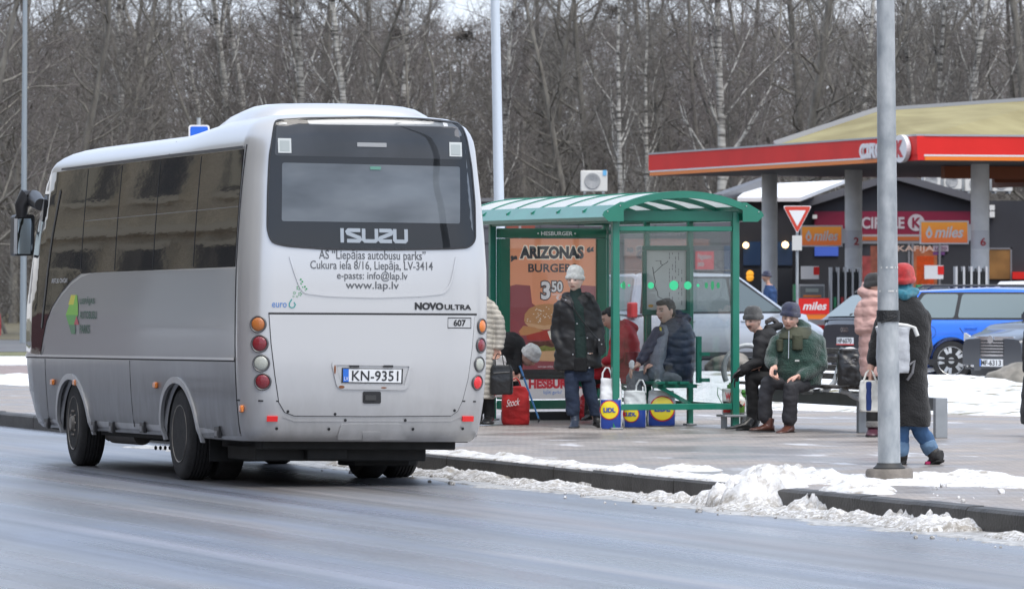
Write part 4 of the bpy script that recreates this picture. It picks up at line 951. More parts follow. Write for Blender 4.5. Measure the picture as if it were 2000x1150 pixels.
ptext('HESBURGER', 1027, 734, 1150, 752, PM('logo_red_print', (.55, .03, .05)), .003, .06)
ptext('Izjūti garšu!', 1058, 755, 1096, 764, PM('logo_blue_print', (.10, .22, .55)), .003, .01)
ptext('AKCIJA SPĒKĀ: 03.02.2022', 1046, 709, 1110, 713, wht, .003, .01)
pg = glassmat('case_glass', (.98, .985, .98), refl=.0)
m = MB(); m.box(((A0+A1)/2, -.062, (B0+B1)/2), (A1-A0, .004, B1-B0)); m.build('cover_glass', pg, pc)

# ================================================================== street bench: long beam, seat in its middle, ring armrests
steel = M('grey_steel', (.30, .32, .34), .42, metal=.25, var=.08, vs=6); steeld = M('beam_steel', (.13, .14, .145), .5, metal=.2, var=.15, vs=4)
galv = M('galvanised', (.29, .315, .335), .5, metal=.3, col2=(.47, .49, .50), vs=10, detail=9, stretch=(1, 1, .5), bump=.08, bs=60)
wood = M('old_wood', (.075, .066, .058), .8, col2=(.16, .15, .14), vs=14, stretch=(6, .6, 6), detail=8, bump=.5, bs=20)
SBN = 6.42
sb = thing('street_bench', 'long steel beam bench with weathered slats and ring armrests beside the shelter', 'bench', W(16.9, SBN, ZS), RZ)
m = MB(); m.box((0, 2.75, .335), (.10, 5.5, .13)); m.build('beam', steeld, sb, bevel=.006)
for y in (.03, 2.1, 5.35): m = MB(); m.box((0, y, .20), (.13, .07, .40)); m.build('leg', steel, sb, bevel=.005)
for k in range(4):
    m = MB(); m.box((-.24+.115*k, 3.42, .47-.004*k), (.09, 3.2, .035)); m.build('seat_slat', wood, sb, bevel=.006)
for k in range(4):
    m = MB(); m.box((.22+.022*k, 3.42, .56+.088*k), (.03, 3.2, .062)); m.build('back_slat', wood, sb, bevel=.005)
for y in (2.0, 3.42):
    P = [(.22*math.cos(t)-.02, y, .62+.24*math.sin(t)) for t in np.linspace(-2.9, 2.3, 26)] if y > 4 else [(-.30, y, .44), (-.15, y, .40), (0, y, .40), (.12, y, .42), (.2, y, .50), (.26, y, .70), (.30, y, .86)]
    m = MB(); m.tube(P, .028, 10); m.build('armrest' if y > 4 else 'support', galv, sb, smooth=50)
P = [(.30*math.cos(t), 2.0, .60+.26*math.sin(t)) for t in np.linspace(-2.6, -.3, 18)]; m = MB(); m.tube(P, .026, 10); m.build('support', galv, sb, smooth=50)
P = [(-.10+.27*math.cos(t), 5.25, .60+.27*math.sin(t)) for t in np.linspace(-1.2, 3.6, 26)]; m = MB(); m.tube(P, .030, 10); m.build('armrest', galv, sb, smooth=50)

# low stool-like stand at the far end of the bench
stl = thing('bench_stand', 'small grey steel stand holding the flowered shopping bag', 'stand', G(1433, 836), RZ)
m = MB(); m.box((0, 0, .135), (.30, .26, .025)); m.build('top', steel, stl, bevel=.004)
for x in (-.11, .11): m = MB(); m.box((x, 0, .062), (.05, .06, .124)); m.build('leg', steel, stl)

# ================================================================== lamp posts and the traffic sign
def lamppost(label, base, r0, r1, h, lean=0, arm=None, mat=galv, foot=True, group='galvanised lamp posts'):
    t = thing('lamp_post', label, 'lamp post', base, 0, group); t.rotation_euler = (0, lean, 0)
    m = MB(); m.tube([(0, 0, .0 if not foot else .12), (0, 0, h*.4), (0, 0, h)], [r0, (r0+r1)/2*1.02, r1], 28); m.build('pole', mat, t, smooth=50)
    m = MB(); m.tube([(0, 0, h-.05), (0, .3, h+.25), (0, 1.6, h+.4)], [r1*.8, r1*.7, .03], 10); m.box((0, 1.9, h+.42), (.28, .7, .12)); m.build('lantern', mat, t, smooth=40)
    return t
pb = G(1737, 941); rr = pb.y/F
lp = lamppost('thick galvanised lamp post on a round concrete foot among the snow at the kerb', pb, .088, .052, 8.0, R(-.45))
m = MB(); m.lathe([(.001, -.15), (.19, -.15), (.185, .085), (.172, .105), (.001, .105)], 36); m.build('concrete_foot', M('foot_concrete', (.17, .15, .13), .8, var=.25, vs=6, bump=.5, bs=25), lp, smooth=40)
m = MB(); m.lathe([(.09, .10), (.125, .104), (.125, .114), (.10, .135), (.094, .15), (.088, .15)], 32); m.build('rubber_collar', M('collar_black', (.03, .03, .03), .6), lp, smooth=40)
zb = CAMZ-ZS-(617-HY)/F*pb.y
m = MB(); m.lathe([(.086, zb-.045), (.090, zb-.045), (.0905, zb), (.090, zb+.045), (.086, zb+.045)], 32)
m.tube([(-.06, -.072, zb-.05), (0, -.094, zb-.03), (.07, -.07, zb+.0)], .007, 6); m.build('black_band', M('tape_black', (.012, .012, .013), .5, bump=.5, bs=60), lp, smooth=40)
tape = M('tape_residue', (.62, .62, .60), .7)
for py_ in (524, 570):
    z = CAMZ-ZS-(py_-HY)/F*pb.y; m = MB()
    for k in range(7):
        a = -math.pi/2+random.uniform(-1.2, 1.2); d = random.uniform(.02, .06)
        rr_ = .0868-(z)*.0045*.5; q = [(a, 0), (a+d*4, .0), (a+d*4, .014), (a, .012)]
        m.add([(rr_*1.012*math.cos(t), rr_*1.012*math.sin(t), z+zz) for t, zz in q], [(0, 1, 2, 3)])
    m.build('tape_residue', tape, lp)
b1 = AT(982, 640, 82); b1.z = ZS; lamppost('slender pale lamp post rising behind the roof of the bus shelter', b1, .085, .055, 9.5, R(-1.15), foot=False, mat=M('pale_post', (.52, .57, .63), .4, metal=.2))
b2 = AT(45, 665, 150); b2.z = .06; lamppost('thin grey lamp post at the left edge in front of the trees', b2, .09, .055, 10.5, R(.35), foot=False, mat=M('grey_post', (.30, .34, .37), .45, metal=.3))
# give way sign
ys = thing('give_way_sign', 'red and white give way sign on a thin grey pole', 'traffic sign', AT(1557, 700, 118), 0); yz = ys.location.z
sc_ = 118/F
m = MB(); m.tube([(0, 0, 0), (0, 0, (700-412)*sc_)], .03, 12); m.build('pole', galv, ys, smooth=50)
def tri(cx, ytop, ybot, hw_, r): return rounded([((-hw_+cx)*sc_, (700-ytop)*sc_), ((hw_+cx)*sc_, (700-ytop)*sc_), (cx*sc_, (700-ybot)*sc_)], r)
TF = Matrix(((1, 0, 0, 0), (0, 0, -1, -.04), (0, 1, 0, 0), (0, 0, 0, 1)))
m = MB(); m.prism(tri(0, 402, 457, 28.5, .06), 0, .02, TF); m.build('board', M('sign_rim', (.75, .74, .74), .4), ys)
m = MB(); m.prism(tri(0, 403.5, 455, 26.8, .055), .021, .023, TF); m.build('red_border', M('sign_red', (.62, .055, .03), .35), ys)
m = MB(); m.prism(tri(0, 411, 442, 16.5, .02), .024, .026, TF); m.build('white_field', whitep, ys)
m = MB(); m.prism([(x*sc_, (700-y)*sc_) for x, y in ((-10, 460), (9, 460), (9, 489), (-10, 489))], .0, .02, TF); m.build('small_plate', M('plate_pale', (.62, .62, .60), .5), ys)

# blue square sign standing beyond the bus, only its corner shows above the roof
bs = thing('blue_sign', 'blue square road sign with a white edge just above the bus roof', 'traffic sign', AT(388, 640, 86), 0); bs.location.z = ZS
z_ = CAMZ-(256-HY)/F*86-ZS
m = MB(); m.tube([(0, 0, 0), (0, 0, z_+.2)], .03, 10); m.build('pole', galv, bs, smooth=40)
m = MB(); m.prism(rrect(-.15, z_-.28, .17, z_+.09, .04), 0, .02, Matrix(((1, 0, 0, 0), (0, 0, -1, -.04), (0, 1, 0, 0), (0, 0, 0, 1)))); m.build('board', M('sign_rim', (.75, .74, .74), .4), bs)
m = MB(); m.prism(rrect(-.125, z_-.24, .145, z_+.065, .03), .021, .024, Matrix(((1, 0, 0, 0), (0, 0, -1, -.04), (0, 1, 0, 0), (0, 0, 0, 1)))); m.build('blue_field', M('sign_blue', (.02, .13, .65), .4), bs)
# ================================================================== filling station
cladd = M('dark_cladding', (.030, .031, .038), .55, var=.2, vs=.5)
red_s = M('fascia_red', (.70, .026, .022), .55, var=.06, vs=.6, spec=.25); orange_s = M('fascia_orange', (.80, .20, .015), .4)
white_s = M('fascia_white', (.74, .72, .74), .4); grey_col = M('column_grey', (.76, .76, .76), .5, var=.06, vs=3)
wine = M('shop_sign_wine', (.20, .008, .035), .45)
CC = AT(1791, 313, 147); CZ = CC.z                   # near corner of the canopy, underside of its fascia
RC_ = R(16.5)
can = thing('station_canopy', 'wide filling station canopy with a red fascia and olive pitched roof on grey columns', 'canopy', (CC.x, CC.y, 0), RC_)
H1 = AT(1791, 265.5, 147).z
LY, LX_ = 22.8, 18.0
cv = lambda x, y: Vector((x, y))
hz = H1-CZ
def cbox(name, c, d, mat, par=can, b=0): m = MB(); m.box(c, d); return m.build(name, mat, par, bevel=b)
# left long face (x = 0 plane, running along y), near face (y = 0 plane, running along x)
cbox('fascia', (.10, LY/2, CZ+hz*.62), (.2, LY, hz*.76), red_s); cbox('fascia', (LX_/2+.2, .10, CZ+hz*.62), (LX_, .2, hz*.76), red_s)
cbox('white_line', (-.004+.1, LY/2+1.2, CZ+hz*.20), (.2, LY-2.6, hz*.07), white_s); cbox('white_line', (LX_/2+.2, .096, CZ+hz*.20), (LX_, .2, hz*.07), white_s)
cbox('orange_line', (.10, LY/2+1.2, CZ+hz*.08), (.2, LY-2.6, hz*.16), orange_s); cbox('orange_line', (LX_/2+.2, .10, CZ+hz*.08), (LX_, .2, hz*.16), orange_s)
cbox('fascia_step', (.12, .6-.0, CZ+hz*.12), (.2, 1.2, hz*.24), red_s)
cbox('edge_flashing', (.10, LY/2, H1+.02), (.24, LY, .05), M('flashing', (.42, .42, .44), .4, metal=.5)); cbox('edge_flashing', (LX_/2+.2, .10, H1+.02), (LX_, .24, .05), MATS['flashing'])
cbox('soffit', (LX_/2+.1, LY/2, CZ+.05), (LX_-.2, LY-.4, .10), M('soffit_grey', (.16, .16, .17), .6))
cbox('fascia', (LX_/2, LY-.1, CZ+hz*.5), (LX_-.2, .2, hz), red_s)
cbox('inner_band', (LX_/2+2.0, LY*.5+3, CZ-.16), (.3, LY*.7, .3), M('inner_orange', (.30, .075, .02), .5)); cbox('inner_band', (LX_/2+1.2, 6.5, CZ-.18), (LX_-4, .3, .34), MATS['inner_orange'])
# roof planes
olive = M('olive_roof', (.20, .165, .065), .8, col2=(.30, .26, .12), vs=.9, stretch=(1, .35, 1), detail=8)
snowp = M('roof_snow', (.80, .82, .85), .6)
li = can.matrix_basis.inverted() if False else (Matrix.Translation(can.location) @ Matrix.Rotation(RC_, 4, 'Z')).inverted()
e0 = li @ AT(1497, 281, 166); r0_ = li @ AT(1716, 217, 159); r1_ = li @ AT(2080, 192, 156); 
e1 = Vector((.3, .4, H1+.03)); e2 = Vector((LX_, .4, H1+.03)); e0b = Vector((.3, 12.2, H1+.03))
m = MB(); m.add([e0b, e1, e2, r1_, r0_, e0], [(0, 1, 2, 3, 4, 5)]); 
bm = bmesh.new(); vv = [bm.verts.new(p) for p in (e0b, e1, e2, r1_, r0_)]; bm.faces.new((vv[0], vv[1], vv[4])); bm.faces.new((vv[1], vv[2], vv[3], vv[4]))
bk = [bm.verts.new(p) for p in (Vector((LX_, LY, H1)), Vector((6, LY, H1)))]; bm.faces.new((vv[0], vv[4], bk[1])); bm.faces.new((vv[4], vv[3], bk[0], bk[1]))
me = bpy.data.meshes.new('roof'); bm.to_mesh(me); bm.free(); me.materials.append(olive); link('roof', me, can)
m = MB(); m.bar(e0b+Vector((0, 0, .05)), r0_+Vector((0, 0, .04)), .22, .16); m.bar(r0_+Vector((0, 0, .04)), r1_+Vector((0, 0, .04)), .14, .10); m.build('ridge_flashing', MATS['flashing'], can)
# columns
for px_, w_, Y in ((1503, 31, 166), (1667, 34, 160), (1914, 36, 152)):
    p = li @ AT(px_, 500, Y); r = w_/2/F*Y
    m = MB(); m.tube([(p.x, p.y, -.0), (p.x, p.y, CZ)], r, 20); co = m.build('column', grey_col, can, smooth=50)
    m = MB(); m.tube([(p.x+r*.9, p.y+.1, 0), (p.x+r*.9, p.y+.1, CZ)], r*.28, 8); m.build('drainpipe', M('pipe_dark', (.12, .12, .13), .5), co)
    if px_ > 1600:
        m = MB(); z1 = CAMZ-(450-HY)/F*Y; m.tube([(p.x, p.y, z1-.5), (p.x, p.y, z1)], r*1.01, 20); m.build('number_sleeve', M('sleeve_white', (.62, .62, .64), .5), co, smooth=50)
        T = Matrix.Rotation(-RC_, 4, 'Z'); q = p + (T.to_3x3() @ Vector((0, -r*1.02, 0)))
        lettering({1667: '2', 1914: '6'}[px_], (-.07, z1-.42, .08, z1-.20), lambda x, y, off=0, q=q, T=T: Vector((q.x, q.y, 0))+(T.to_3x3() @ Vector((x+.06, -off-.012, y))), .0, M('number_red', (.4, .03, .04), .5), co, bold=.02)
# name on the left face
def lfn(x, z, off=0): return Vector((-.0-off, -x, z))
def canpx(px_, py_):
    o_ = li @ Vector((0, 0, CAMZ)); q = li @ AT(px_, py_, 100); d_ = q-o_; t = (-.01-o_.x)/d_.x; p = o_+d_*t; return (-p.y, p.z)
def cl(s, x0, y0, x1, y1, mat, off, bold):
    a, b = canpx(x0, y1), canpx(x1, y0); z0, z1 = (a[1]+b[1])/2-.0, 0
    ca, cb = canpx(x0, y0), canpx(x1, y1)
    return lettering(s, (a[0], cb[1], b[0], ca[1]), lfn, off, mat, can, bold)
m = MB()
vs_, fs_ = text2d('CIRCLE', (0, 0, 1, 1), .05); a, b = canpx(1684, 0)[0], canpx(1749, 0)[0]; zl, zh = canpx(1684, 311)[1], canpx(1684, 281)[1]
for off in (.10,): m.add([lfn(a+x*(b-a), zl+y*(zh-zl), off) for x, y in vs_], fs_)
m.add([lfn(a+x*(b-a), zl+y*(zh-zl), .02) for x, y in vs_], fs_); m.build('sign_letters', M('sign_white', (.78, .76, .77), .4), can)
a, b = canpx(1752, 0)[0], canpx(1780, 0)[0]; zl, zh = canpx(1765, 318)[1], canpx(1765, 264)[1]
ov = disc(0, 0, 1, 28); m = MB(); T = Matrix(((0, 0, -1, 0), (-1, 0, 0, 0), (0, 1, 0, 0), (0, 0, 0, 1)))
pts = [((a+b)/2+x*(b-a)/2, (zl+zh)/2+y*(zh-zl)/2) for x, y in ov]
m.add([lfn(x, z, .02) for x, z in pts]+[lfn(x, z, .14) for x, z in pts], [tuple(range(28)), tuple(range(28, 56))]+[(i, (i+1) % 28, 28+(i+1) % 28, 28+i) for i in range(28)]); dsk = m.build('sign_disc', MATS['sign_white'], can)
vs_, fs_ = text2d('K', (0, 0, 1, 1), .07); m = MB(); m.add([lfn((a+b)/2+(x-.5)*(b-a)*.55, (zl+zh)/2+(y-.5)*(zh-zl)*.62, .15) for x, y in vs_], fs_); m.build('lettering', M('sign_k_red', (.55, .02, .03), .4), dsk)
# hanging signs
def miles(label, x0, y0, x1, y1, Y, arm=None):
    p = AT((x0+x1)/2, (y0+y1)/2, Y); s = Y/F; w_, h_ = (x1-x0)*s, (y1-y0)*s
    t = thing('hanging_sign', label, 'sign', p, 0, 'orange signs under the canopy')
    m = MB(); m.box((0, 0, 0), (w_+.08, .12, h_+.08)); m.build('case', M('sign_case', (.72, .70, .70), .4), t)
    mt = MATS.get('miles_orange')
    if not mt:
        mt, tt, b_, ln_ = nodemat('miles_orange'); tc_ = nn(tt, 'ShaderNodeTexCoord'); sp_ = nn(tt, 'ShaderNodeSeparateXYZ'); ln_(tc_.outputs['Generated'], sp_.inputs[0])
        r_ = ramp(tt, [(.0, (.78, .15, .03)), (.9, (.88, .33, .03))]); ln_(sp_.outputs[2], r_.inputs[0]); ln_(r_.outputs[0], b_.inputs['Base Color']); b_.inputs['Roughness'].default_value = .4
        b_.inputs['Emission Strength'].default_value = .12; ln_(r_.outputs[0], b_.inputs['Emission Color'])
    m = MB(); m.box((0, -.062, 0), (w_, .01, h_)); m.build('face', mt, t)
    f_ = lambda x, y, off=0: Vector((x, -.069-off, y))
    lettering('miles', (-w_*.21, -h_*.26, w_*.42, h_*.30), f_, .002, MATS['sign_white'], t, .025, .25)
    m = MB(); dr = [(0, .42), (.20, .05), (.22, -.12), (.12, -.3), (0, -.36), (-.12, -.3), (-.22, -.12), (-.20, .05)]
    m.flat([(-w_*.33+x*h_*.75, y*h_*.8) for x, y in dr], fn=lambda x, y: f_(x, y, .002)); m.build('drop', MATS['sign_white'], t)
    m = MB(); m.flat([(-w_*.33+x*h_*.32, -h_*.05+y*h_*.32) for x, y in dr], fn=lambda x, y: f_(x, y, .004)); m.build('drop_hole', mt, t)
    m = MB(); m.box((w_/2+.28, 0, 0), (.5, .10, h_*.8)); m.build('bracket', MATS['sign_case'], t)
miles('orange loyalty sign hanging by the middle canopy column, behind the give way sign', 1566, 443, 1643, 479, 160)
miles('orange loyalty sign hanging left of the right-hand canopy column', 1799, 434, 1889, 474, 152)
# pumps
def pump(label, px_, Y, topy=500, flip=1):
    p = AT(px_, 640, Y); s = Y/F; gz = .10
    t = thing('fuel_pump', label, 'fuel pump', (p.x, p.y, gz), RC_*.2, 'fuel pumps under the canopy')
    wh = M('pump_white', (.60, .60, .61), .4); 
    m = MB(); m.box((-.55, 0, .95), (.72, .5, 1.15)); m.build('cabinet', M('pump_grey', (.45, .45, .46), .45), t, bevel=.01)
    m = MB(); m.box((-.1, 0, .2), (1.9, .6, .38)); m.build('base', red_s, t)
    m = MB(); m.box((-.55, -.27, 1.32), (.66, .05, .32)); sc = m.build('display', M('pump_display', (.10, .11, .12), .25), t)
    m = MB(); m.box((-.55, -.30, 1.36), (.36, .02, .10)); m.build('screen', M('pump_screen', (.28, .32, .30), .3), sc)
    m = MB(); m.box((-.55, -.30, 1.20), (.5, .02, .05)); m.build('price_strip', orange_s, sc)
    m = MB(); m.box((-.98, -.02, 1.30), (.12, .4, .45)); m.build('side_strip', M('pump_green', (.03, .30, .12), .4), t)
    m = MB(); m.box((-.55, -.26, .95), (.30, .04, .22)); m.build('notice', M('notice_pink', (.62, .42, .46), .5), t)
    for k in range(5):
        x = .05+.2*k; m = MB(); m.box((x-.055, -.05, 1.25), (.055, .42, 1.5)); m.build('hose_divider', wh, t)
    for k, c in enumerate(((.03, .30, .12), (.55, .04, .04), (.45, .03, .04), (.03, .25, .12))):
        x = .10+.2*k
        m = MB(); m.tube([(x, -.20, 1.95), (x, -.24, 1.3), (x+.02, -.28, .6), (x-.02, -.22, .45)], .022, 6); m.build('hose', plastic, t)
        m = MB(); m.box((x, -.24, 1.02), (.07, .08, .30)); m.build('nozzle', M('nozzle_%d' % k, c, .4), t)
        m = MB(); m.box((x, .0, 1.22), (.12, .3, 1.3)); m.build('hose_bay', M('hose_bay', (.05, .05, .055), .6), t)
    m = MB(); m.box((-.60, -.2, 1.85), (.50, .04, .36)); nt_ = m.build('price_notice', M('notice_white', (.72, .70, .70), .5), t)
    m = MB(); m.box((-.42, -.225, 1.90), (.16, .01, .22)); m.build('notice_mark', red_s, nt_)
pump('fuel pump left of the middle canopy column, above a red base', 1622, 157); pump('fuel pump left of the right-hand column, behind the blue estate car', 1866, 149)
m = MB(); p = AT(1588, 598, 150); tb = thing('red_sign_board', 'low red board with an orange foot between the silver van and the dark hatchback', 'sign', p, 0)
m.box((0, 0, 0), (.85, .2, .42)); m.build('board', red_s, tb); lettering('miles', (-.28, -.10, .36, .12), lambda x, y, off=0: Vector((x, -.105-off, y)), .001, MATS['sign_white'], tb, .025, .25)
m = MB(); m.box((0, 0, -.28), (.85, .18, .13)); m.build('foot', orange_s, tb)
# shop building
YS = 178
s_ = YS/F
shop = thing('station_shop', 'dark gabled filling station shop with a wine red name band and glazed entrance', 'building', AT(1740, 560, YS), 0)
sl = shop.location
def SP(px_, py_, dy=0): p = AT(px_, py_, YS); return Vector((p.x-sl.x, dy, p.z-sl.z))
def quad(name, x0, y0, x1, y1, mat, dy, th=.06, par=shop): a, b = SP(x0, y1), SP(x1, y0); m = MB(); m.box(((a.x+b.x)/2, dy+th/2, (a.z+b.z)/2), (b.x-a.x, th, b.z-a.z)); return m.build(name, mat, par)
T = Matrix(((1, 0, 0, 0), (0, 0, 1, 0), (0, 1, 0, 0), (0, 0, 0, 1)))
gp = [(1540, 660), (1540, 408), (1600, 392), (1740, 345), (1752, 345), (1905, 392), (2120, 392), (2120, 660)]
m = MB(); m.prism([(SP(x, y).x, SP(x, y).z) for x, y in gp], 0, 9, T); m.build('wall', cladd, shop)
for a_, b_ in (((1536, 410), (1746, 344)), ((1746, 344), (1915, 392))): m = MB(); pa, pb_ = SP(*a_), SP(*b_); m.bar((pa.x, 0, pa.z), (pb_.x, 0, pb_.z), .9, .22); m.build('gable_trim', M('trim_grey', (.10, .10, .11), .5), shop)
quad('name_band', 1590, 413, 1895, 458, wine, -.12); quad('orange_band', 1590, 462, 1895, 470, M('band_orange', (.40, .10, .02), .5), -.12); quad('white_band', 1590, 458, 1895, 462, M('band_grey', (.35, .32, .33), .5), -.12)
sf = lambda x, y, off=0: Vector((x, -.125-off, y))
nb = []
for s__, x0, x1 in (('CIRCLE', 1682, 1766),): a, b = SP(x0, 447), SP(x1, 424); lettering(s__, (a.x, a.z, b.x, b.z), sf, .01, M('dim_letters', (.45, .40, .42), .5), shop, .03)
a = SP(1789, 435); m = MB(); m.flat(disc(a.x, a.z, 16.5*s_, 24), fn=lambda x, y: sf(x, y, .01)); m.build('sign_disc', MATS['dim_letters'], shop)
a, b = SP(1781, 445), SP(1799, 425); lettering('K', (a.x, a.z, b.x, b.z), sf, .02, wine, shop, .03)
inn = M('shop_interior_glow', (.30, .12, .06), .6, col2=(.05, .04, .05), vs=1.1, emit=.0)
quad('entrance', 1670, 474, 1835, 600, M('shop_glass', (.035, .035, .045), .08), -.02)
for x0, x1, y0, y1, c in ((1700, 1722, 480, 590, (.14, .045, .03)), (1728, 1745, 500, 585, (.30, .05, .02)), (1783, 1830, 482, 585, (.22, .07, .03)), (1790, 1824, 500, 560, (.48, .09, .03)), (1680, 1700, 500, 560, (.16, .03, .03))):
    quad('shelf_display', x0, y0, x1, y1, M('display_%d' % x0, c, .5, var=.4, vs=5, emit=.35), -.05, .02)
a, b = SP(1752, 494), SP(1824, 480); lettering('KAFIJA', (a.x, a.z, b.x, b.z), sf, .0, M('cafe_letters', (.55, .40, .34), .5), shop, .02)
for x in (1670, 1722, 1775, 1782, 1835): quad('door_frame', x-2, 472, x+2, 600, M('door_steel', (.22, .22, .24), .4), -.10, .04)
quad('lintel', 1670, 470, 1840, 476, MATS['door_steel'], -.11, .04)
quad('notice_board', 1932, 487, 1973, 545, M('board_orange', (.26, .13, .04), .5, var=.2, vs=2), -.06); quad('board_frame', 1929, 484, 1976, 487, MATS['door_steel'], -.08); quad('board_frame', 1973, 484, 1976, 548, MATS['door_steel'], -.08)
quad('blue_window', 1591, 481, 1637, 500, M('blue_screen', (.05, .10, .42), .4, emit=.25), -.06); quad('lotto_sign', 1822, 479, 1852, 491, M('lotto_white', (.40, .34, .40), .4), -.06)
a, b = SP(1826, 488), SP(1849, 482); lettering('LOTO', (a.x, a.z, b.x, b.z), sf, -.03, M('lotto_ink', (.10, .03, .08), .5), shop, .04)
quad('lotto_sign', 1822, 492, 1845, 498, M('lotto_purple', (.14, .05, .18), .4), -.06)
quad('red_counter', 1976, 531, 2040, 545, red_s, -.3, .3)
fl_ = MB(); a = SP(1936, 407); fl_.box((a.x, -.2, a.z), (.16, .3, .2)); a = SP(1936, 418); fl_.box((a.x, -.2, a.z), (.16, .3, .22)); fl_.build('floodlight', M('flood_white', (.7, .7, .68), .4), shop)
a = SP(1893, 436); fl_ = MB(); fl_.box((a.x-4.9, -.3, a.z+.2), (.14, .2, .12)); fl_.build('camera_box', MATS['flood_white'], shop)
# annex with the snow covered roof and long flat building behind the shelter
YA = 172
anx = thing('annex_building', 'low dark annex with a white snow covered roof left of the shop', 'building', AT(1560, 560, YA), 0)
al = anx.location
def AP(px_, py_, Y=YA): p = AT(px_, py_, Y); return Vector((p.x-al.x, p.y-al.y, p.z-al.z))
m = MB(); pts = [AP(1440, 386), AP(1562, 386), AP(1650, 352, 190), AP(1470, 360, 190)]
m.add([tuple(p) for p in pts]+[tuple(p-Vector((0, 0, .12))) for p in pts], [(0, 1, 2, 3), (7, 6, 5, 4), (0, 4, 5, 1), (1, 5, 6, 2), (2, 6, 7, 3), (3, 7, 4, 0)]); m.build('roof', snowp, anx)
m = MB(); a, b = AP(1440, 640), AP(1562, 389); m.box(((a.x+b.x)/2, 2.2, (a.z+b.z)/2), (b.x-a.x, 4, b.z-a.z)); m.build('wall', cladd, anx)
m = MB(); pa, pb_ = AP(1400, 388, 171), AP(1500, 352, 189); m.bar(pa, pb_, .3, .25); m.build('roof_edge', MATS['trim_grey'], anx)
for x0, y0, x1, y1, mt in ((1452, 472, 1486, 518, M('window_blue', (.02, .05, .12), .15)), (1519, 472, 1548, 518, MATS['window_blue']), (1452, 524, 1486, 590, M('window_dark', (.02, .022, .03), .15)), (1519, 524, 1548, 590, MATS['window_dark'])):
    a, b = AP(x0, y1), AP(x1, y0); m = MB(); m.box(((a.x+b.x)/2, .17, (a.z+b.z)/2), (b.x-a.x, .06, b.z-a.z)); m.build('window', mt, anx)
warm = M('warm_lamp', (1., .62, .30), .5, emit=2.5)
for x, y, r in ((1457, 479, .10), (1534, 478, .11), (1465, 535, .12), (1465, 542, .12)):
    a = AP(x, y); m = MB(); m.ball((a.x, .10, a.z), r, 8); m.build('wall_lamp', warm if y < 500 else M('amber_glow', (.8, .35, .03), .5, emit=.5), anx)
YB = 150
lb = thing('long_flat_building', 'long low dark grey building behind the bus shelter, with a flat roof', 'building', AT(1200, 560, YB), 0); bl = lb.location
def BP(px_, py_, Y=YB): p = AT(px_, py_, Y); return Vector((p.x-bl.x, p.y-bl.y, p.z-bl.z))
grey_w = M('grey_wall', (.10, .10, .115), .7, var=.12, vs=.4)
a, b = BP(700, 640), BP(1428, 392); m = MB(); m.box(((a.x+b.x)/2, 4, (a.z+b.z)/2), (b.x-a.x, 8, b.z-a.z)); m.build('wall', grey_w, lb)
m = MB(); a, b = BP(698, 394), BP(1430, 387); m.box(((a.x+b.x)/2, 4, (a.z+b.z)/2), (b.x-a.x, 8.2, b.z-a.z)); m.build('roof', M('flat_roof_edge', (.16, .16, .17), .6), lb)
for x in range(980, 1430, 75): a, b = BP(x, 640), BP(x+2, 394); m = MB(); m.box((a.x, -.005, (a.z+b.z)/2), (.03, .02, b.z-a.z)); m.build('cladding_joint', M('joint_dark', (.05, .05, .055), .7), lb)
for y in (415, 445, 475): a, b = BP(700, y), BP(1428, y); m = MB(); m.box(((a.x+b.x)/2, -.004, a.z), (b.x-a.x, .02, .025)); m.build('cladding_joint', MATS['joint_dark'], lb)
for x0, y0, x1, y1, mt, tx in ((1358, 491, 1394, 530, M('poster_red', (.52, .06, .08), .5), 'Pagatavo\npats'), (1414, 480, 1428, 590, MATS['window_blue'], None), (1218, 455, 1262, 500, M('window_grey', (.16, .16, .17), .2), None), (1270, 470, 1350, 600, MATS['window_grey'], None)):
    a, b = BP(x0, y1), BP(x1, y0); m = MB(); m.box(((a.x+b.x)/2, -.03, (a.z+b.z)/2), (b.x-a.x, .06, b.z-a.z)); o = m.build('wall_poster' if tx else 'window', mt, lb)
    if tx: lettering(tx, (a.x+.06, a.z+.1, b.x-.06, b.z-.06), lambda x, y, off=0: Vector((x, -.062-off, y)), .002, MATS['band_grey'], o, .03)
rb = thing('round_wall_sign', 'brown red round sign with a pale bar high on the grey wall behind the shelter', 'sign', AT(1017, 442, 148), 0)
m = MB(); m.prism(disc(0, 0, .38, 24), 0, .08, Matrix.Rotation(R(90), 4, 'X')); m.build('disc', M('sign_brown', (.24, .055, .035), .5), rb)
m = MB(); m.box((-.02, -.09, 0), (.06, .02, .7)); m.build('bar', MATS['band_grey'], rb)
def acunit(label, px_, py_, w_px, h_px, Y, zrot=0, body=(.66, .65, .62)):
    s = Y/F; p = AT(px_, py_, Y); t = thing('air_conditioner', label, 'air conditioner', p, zrot, 'air conditioners on the roofs'); w_, h_ = w_px*s, h_px*s
    m = MB(); m.box((0, 0, h_/2+.06), (w_, .4, h_)); m.build('casing', M('ac_white', body, .5), t, bevel=.02)
    for x in (-w_*.35, w_*.35): m = MB(); m.box((x, 0, .03), (.06, .4, .06)); m.build('foot', steel, t)
    m = MB(); m.lathe([(.001, 0), (h_*.36, 0), (h_*.38, .01), (h_*.38, .02), (.001, .02)], 24, Matrix.Translation((-w_*.06, -.20, h_/2+.06)) @ Matrix.Rotation(R(90), 4, 'X')); fg = m.build('fan_grille', M('ac_grille', (.30, .31, .32), .6), t)
    m = MB()
    for k in range(6): r = h_*.36*(k+.5)/6; m.tube([(-w_*.06+r*math.cos(a), -.225, h_/2+.06+r*math.sin(a)) for a in np.linspace(0, 6.283, 17)], .008, 3, cap=False)
    m.build('grille_ring', M('ac_ring', (.55, .55, .55), .5), fg)
    return t
t = acunit('white air conditioner on the flat roof just above the bus shelter', 1160, 379, 52, 41, 148)
